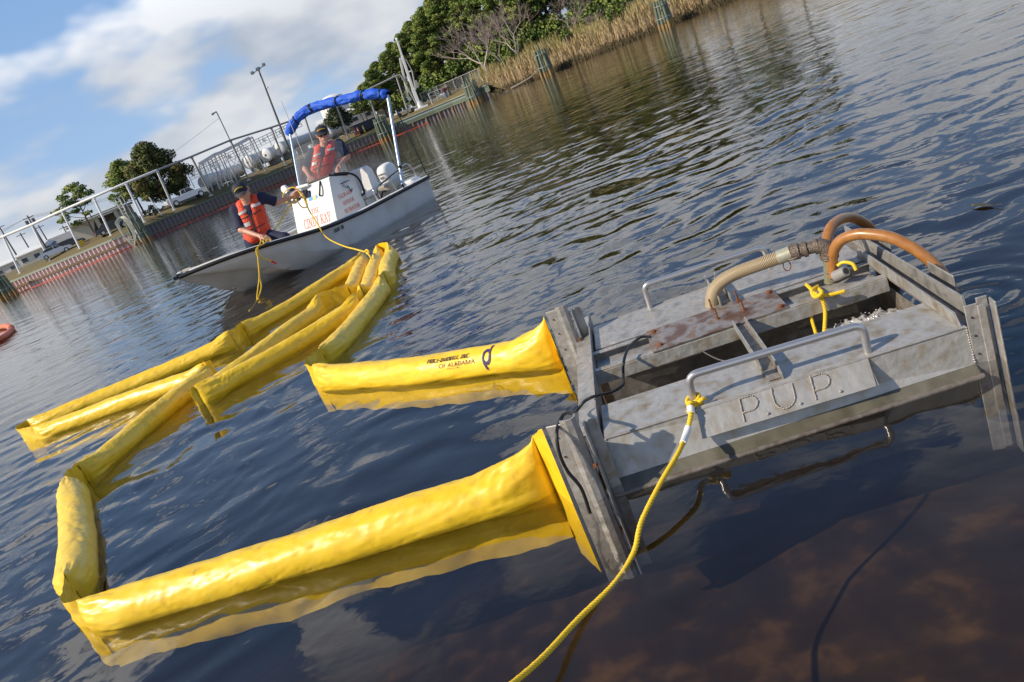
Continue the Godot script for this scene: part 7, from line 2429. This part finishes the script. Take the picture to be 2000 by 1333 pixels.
	b.box(Vector3(4.1, 0.1, 1.75), Transform3D(Basis(), Vector3(0, 1.3, 0)), 0.02)
	obj("rim", b, flat(Color(0.02, 0.025, 0.05), 0.5), t)
	var bl := [Vector3(-9.927, 2.166, -121.657), Vector3(-9.363, 2.198, -121.957), Vector3(-8.496, 2.166, -121.9)]
	for i in 3:
		t = thing("bollard", ["orange bollard left of its pair, beside the navy skip", "orange bollard right of its pair, beside the navy skip", "yellow bollard in front of the navy skip"][i], "bollard", bl[i])
		b = MB.new()
		b.lathe([Vector2(0.12, 0), Vector2(0.12, 1.0), Vector2(0.08, 1.08), Vector2(0, 1.1)], 10)
		obj("post", b, flat(Color(0.60, 0.10, 0.03) if i < 2 else Color(0.60, 0.42, 0.03), 0.6), t)
		b = MB.new()
		b.lathe([Vector2(0.123, 0.6), Vector2(0.123, 0.75)], 10)
		obj("reflective_band", b, white, t)
	t = thing("storage_box", "small yellow box beside the cream shed's left wall", "box", Vector3(-46.51, 2.39, -104.143), 0.4)
	b = MB.new()
	b.box(Vector3(0.7, 0.6, 0.5), Transform3D(Basis(), Vector3(0, 0.3, 0)), 0.04)
	obj("case", b, flat(Color(0.62, 0.40, 0.02), 0.5), t)
	b = MB.new()
	b.box(Vector3(0.74, 0.1, 0.54), Transform3D(Basis(), Vector3(0, 0.64, 0)), 0.03)
	obj("lid", b, flat(Color(0.66, 0.45, 0.03), 0.5), t)
	t = tree("bush", "small dark shrub on the quay between the dolphin and the pickup", 1.4, pine_clumps(1.4, 1.0, 0.15, 8, 3, 0.8), 420, 0.18, [Color(0.03, 0.04, 0.025), Color(0.05, 0.05, 0.03)], 31, 0.1, 0.03)
	t.get_child(0).get_parent().set_meta("category", "bush")
	t.position = Vector3(-36.425, 2.326, -104.225)
	t = thing("marker_post", "short leaning white marker post beside the dark shrub", "post", Vector3(-35.613, 2.198, -104.175))
	b = MB.new()
	b.tube([Vector3(0, -0.1, 0), Vector3(-0.35, 2.6, 0)], 0.075, 8)
	obj("post", b, white, t)
	b = MB.new()
	b.lathe([Vector2(0.2, 0), Vector2(0.2, 0.08), Vector2(0, 0.1)], 10)
	obj("base", b, cream, t)
	t = thing("ladder_hoops", "white hooped ladder rail on the quay above the looped hose", "ladder", Vector3(-39.232, 2.39, -102.3))
	for x in [0.0, 0.55]:
		b = MB.new()
		b.tube(smooth([Vector3(x, 0, 0), Vector3(x, 3.4, 0), Vector3(x + 0.1, 3.7, -0.2), Vector3(x + 0.2, 3.4, -0.6), Vector3(x + 0.2, 0, -0.6)], 5), 0.05, 6)
		obj("hoop", b, white, t)
	b = MB.new()
	for k in 8: b.tube([Vector3(0, 0.4 + 0.4 * k, 0), Vector3(0.55, 0.4 + 0.4 * k, 0)], 0.025, 5)
	tag(obj("rungs", b, white, t), "", "", "", "stuff")
	t = thing("floating_log", "bleached driftwood trunk lying at the foot of the reeds by the slim dolphin", "log", Vector3(15.614, 0, -106.1))
	b = MB.new()
	b.tube(smooth([Vector3(-3.0, 0.15, 0.2), Vector3(-1.0, 0.35, 0), Vector3(1.0, 0.75, -0.5), Vector3(2.4, 1.25, -0.9)], 4), range(13).map(func(i): return 0.16 - 0.008 * i), 7)
	obj("trunk", b, flat(Color(0.35, 0.28, 0.20), 0.9), t)
	b = MB.new()
	b.tube([Vector3(0.4, 0.6, -0.3), Vector3(0.9, 1.3, -0.1)], [0.07, 0.03], 5)
	obj("branch", b, flat(Color(0.35, 0.28, 0.20), 0.9), t)
	for q in [[Vector3(1.252, 0, -5.7), 0.5], [Vector3(2.154, 0, -3.086), 1.9]]:
		t = thing("floating_leaf", "small dark leaf floating on the water %s" % ("above the far handrail" if q[1] < 1.0 else "near the right edge, above the hoses"), "leaf", q[0] + Vector3(0, 0.008, 0), q[1])
		b = MB.new()
		var lr := []
		for i in 9:
			var f := i / 8.0
			lr.append(PackedVector3Array([Vector3(f * 0.11, 0.006 * sin(f * 3.0), -0.017 * sin(PI * f)), Vector3(f * 0.11, 0.002, 0), Vector3(f * 0.11, 0.008 * f, 0.017 * sin(PI * f))]))
		b.grid(lr)
		obj("blade", b, flat(Color(0.05, 0.05, 0.015), 0.6), t)
		b = MB.new()
		b.tube([Vector3(0, 0.002, 0), Vector3(-0.03, 0.006, 0.004)], 0.0015, 5)
		obj("stalk", b, flat(Color(0.07, 0.05, 0.02), 0.6), t)
	# far tree line that closes the horizon at the left
	var cl := []
	var r := RandomNumberGenerator.new()
	r.seed = 77
	for i in 150: cl.append([Vector3(r.randf_range(-90, 70), r.randf_range(0.2, 3.2), r.randf_range(-12, 12)), Vector3(r.randf_range(2, 4), r.randf_range(1.4, 2.4), 2.5)])
	b = MB.new()
	foliage(b, cl, 16, 0.8, dc_far(), 42)
	var ft := obj("tree_line", b.done(true), leafm)
	ft.position = Vector3(-152.6, 3.2, -330)
	tag(ft, "low distant belt of trees on the horizon behind the buildings at left", "trees", "", "stuff")

func dc_far() -> Array: return [Color(0.06, 0.075, 0.04), Color(0.08, 0.085, 0.05), Color(0.05, 0.06, 0.035)]
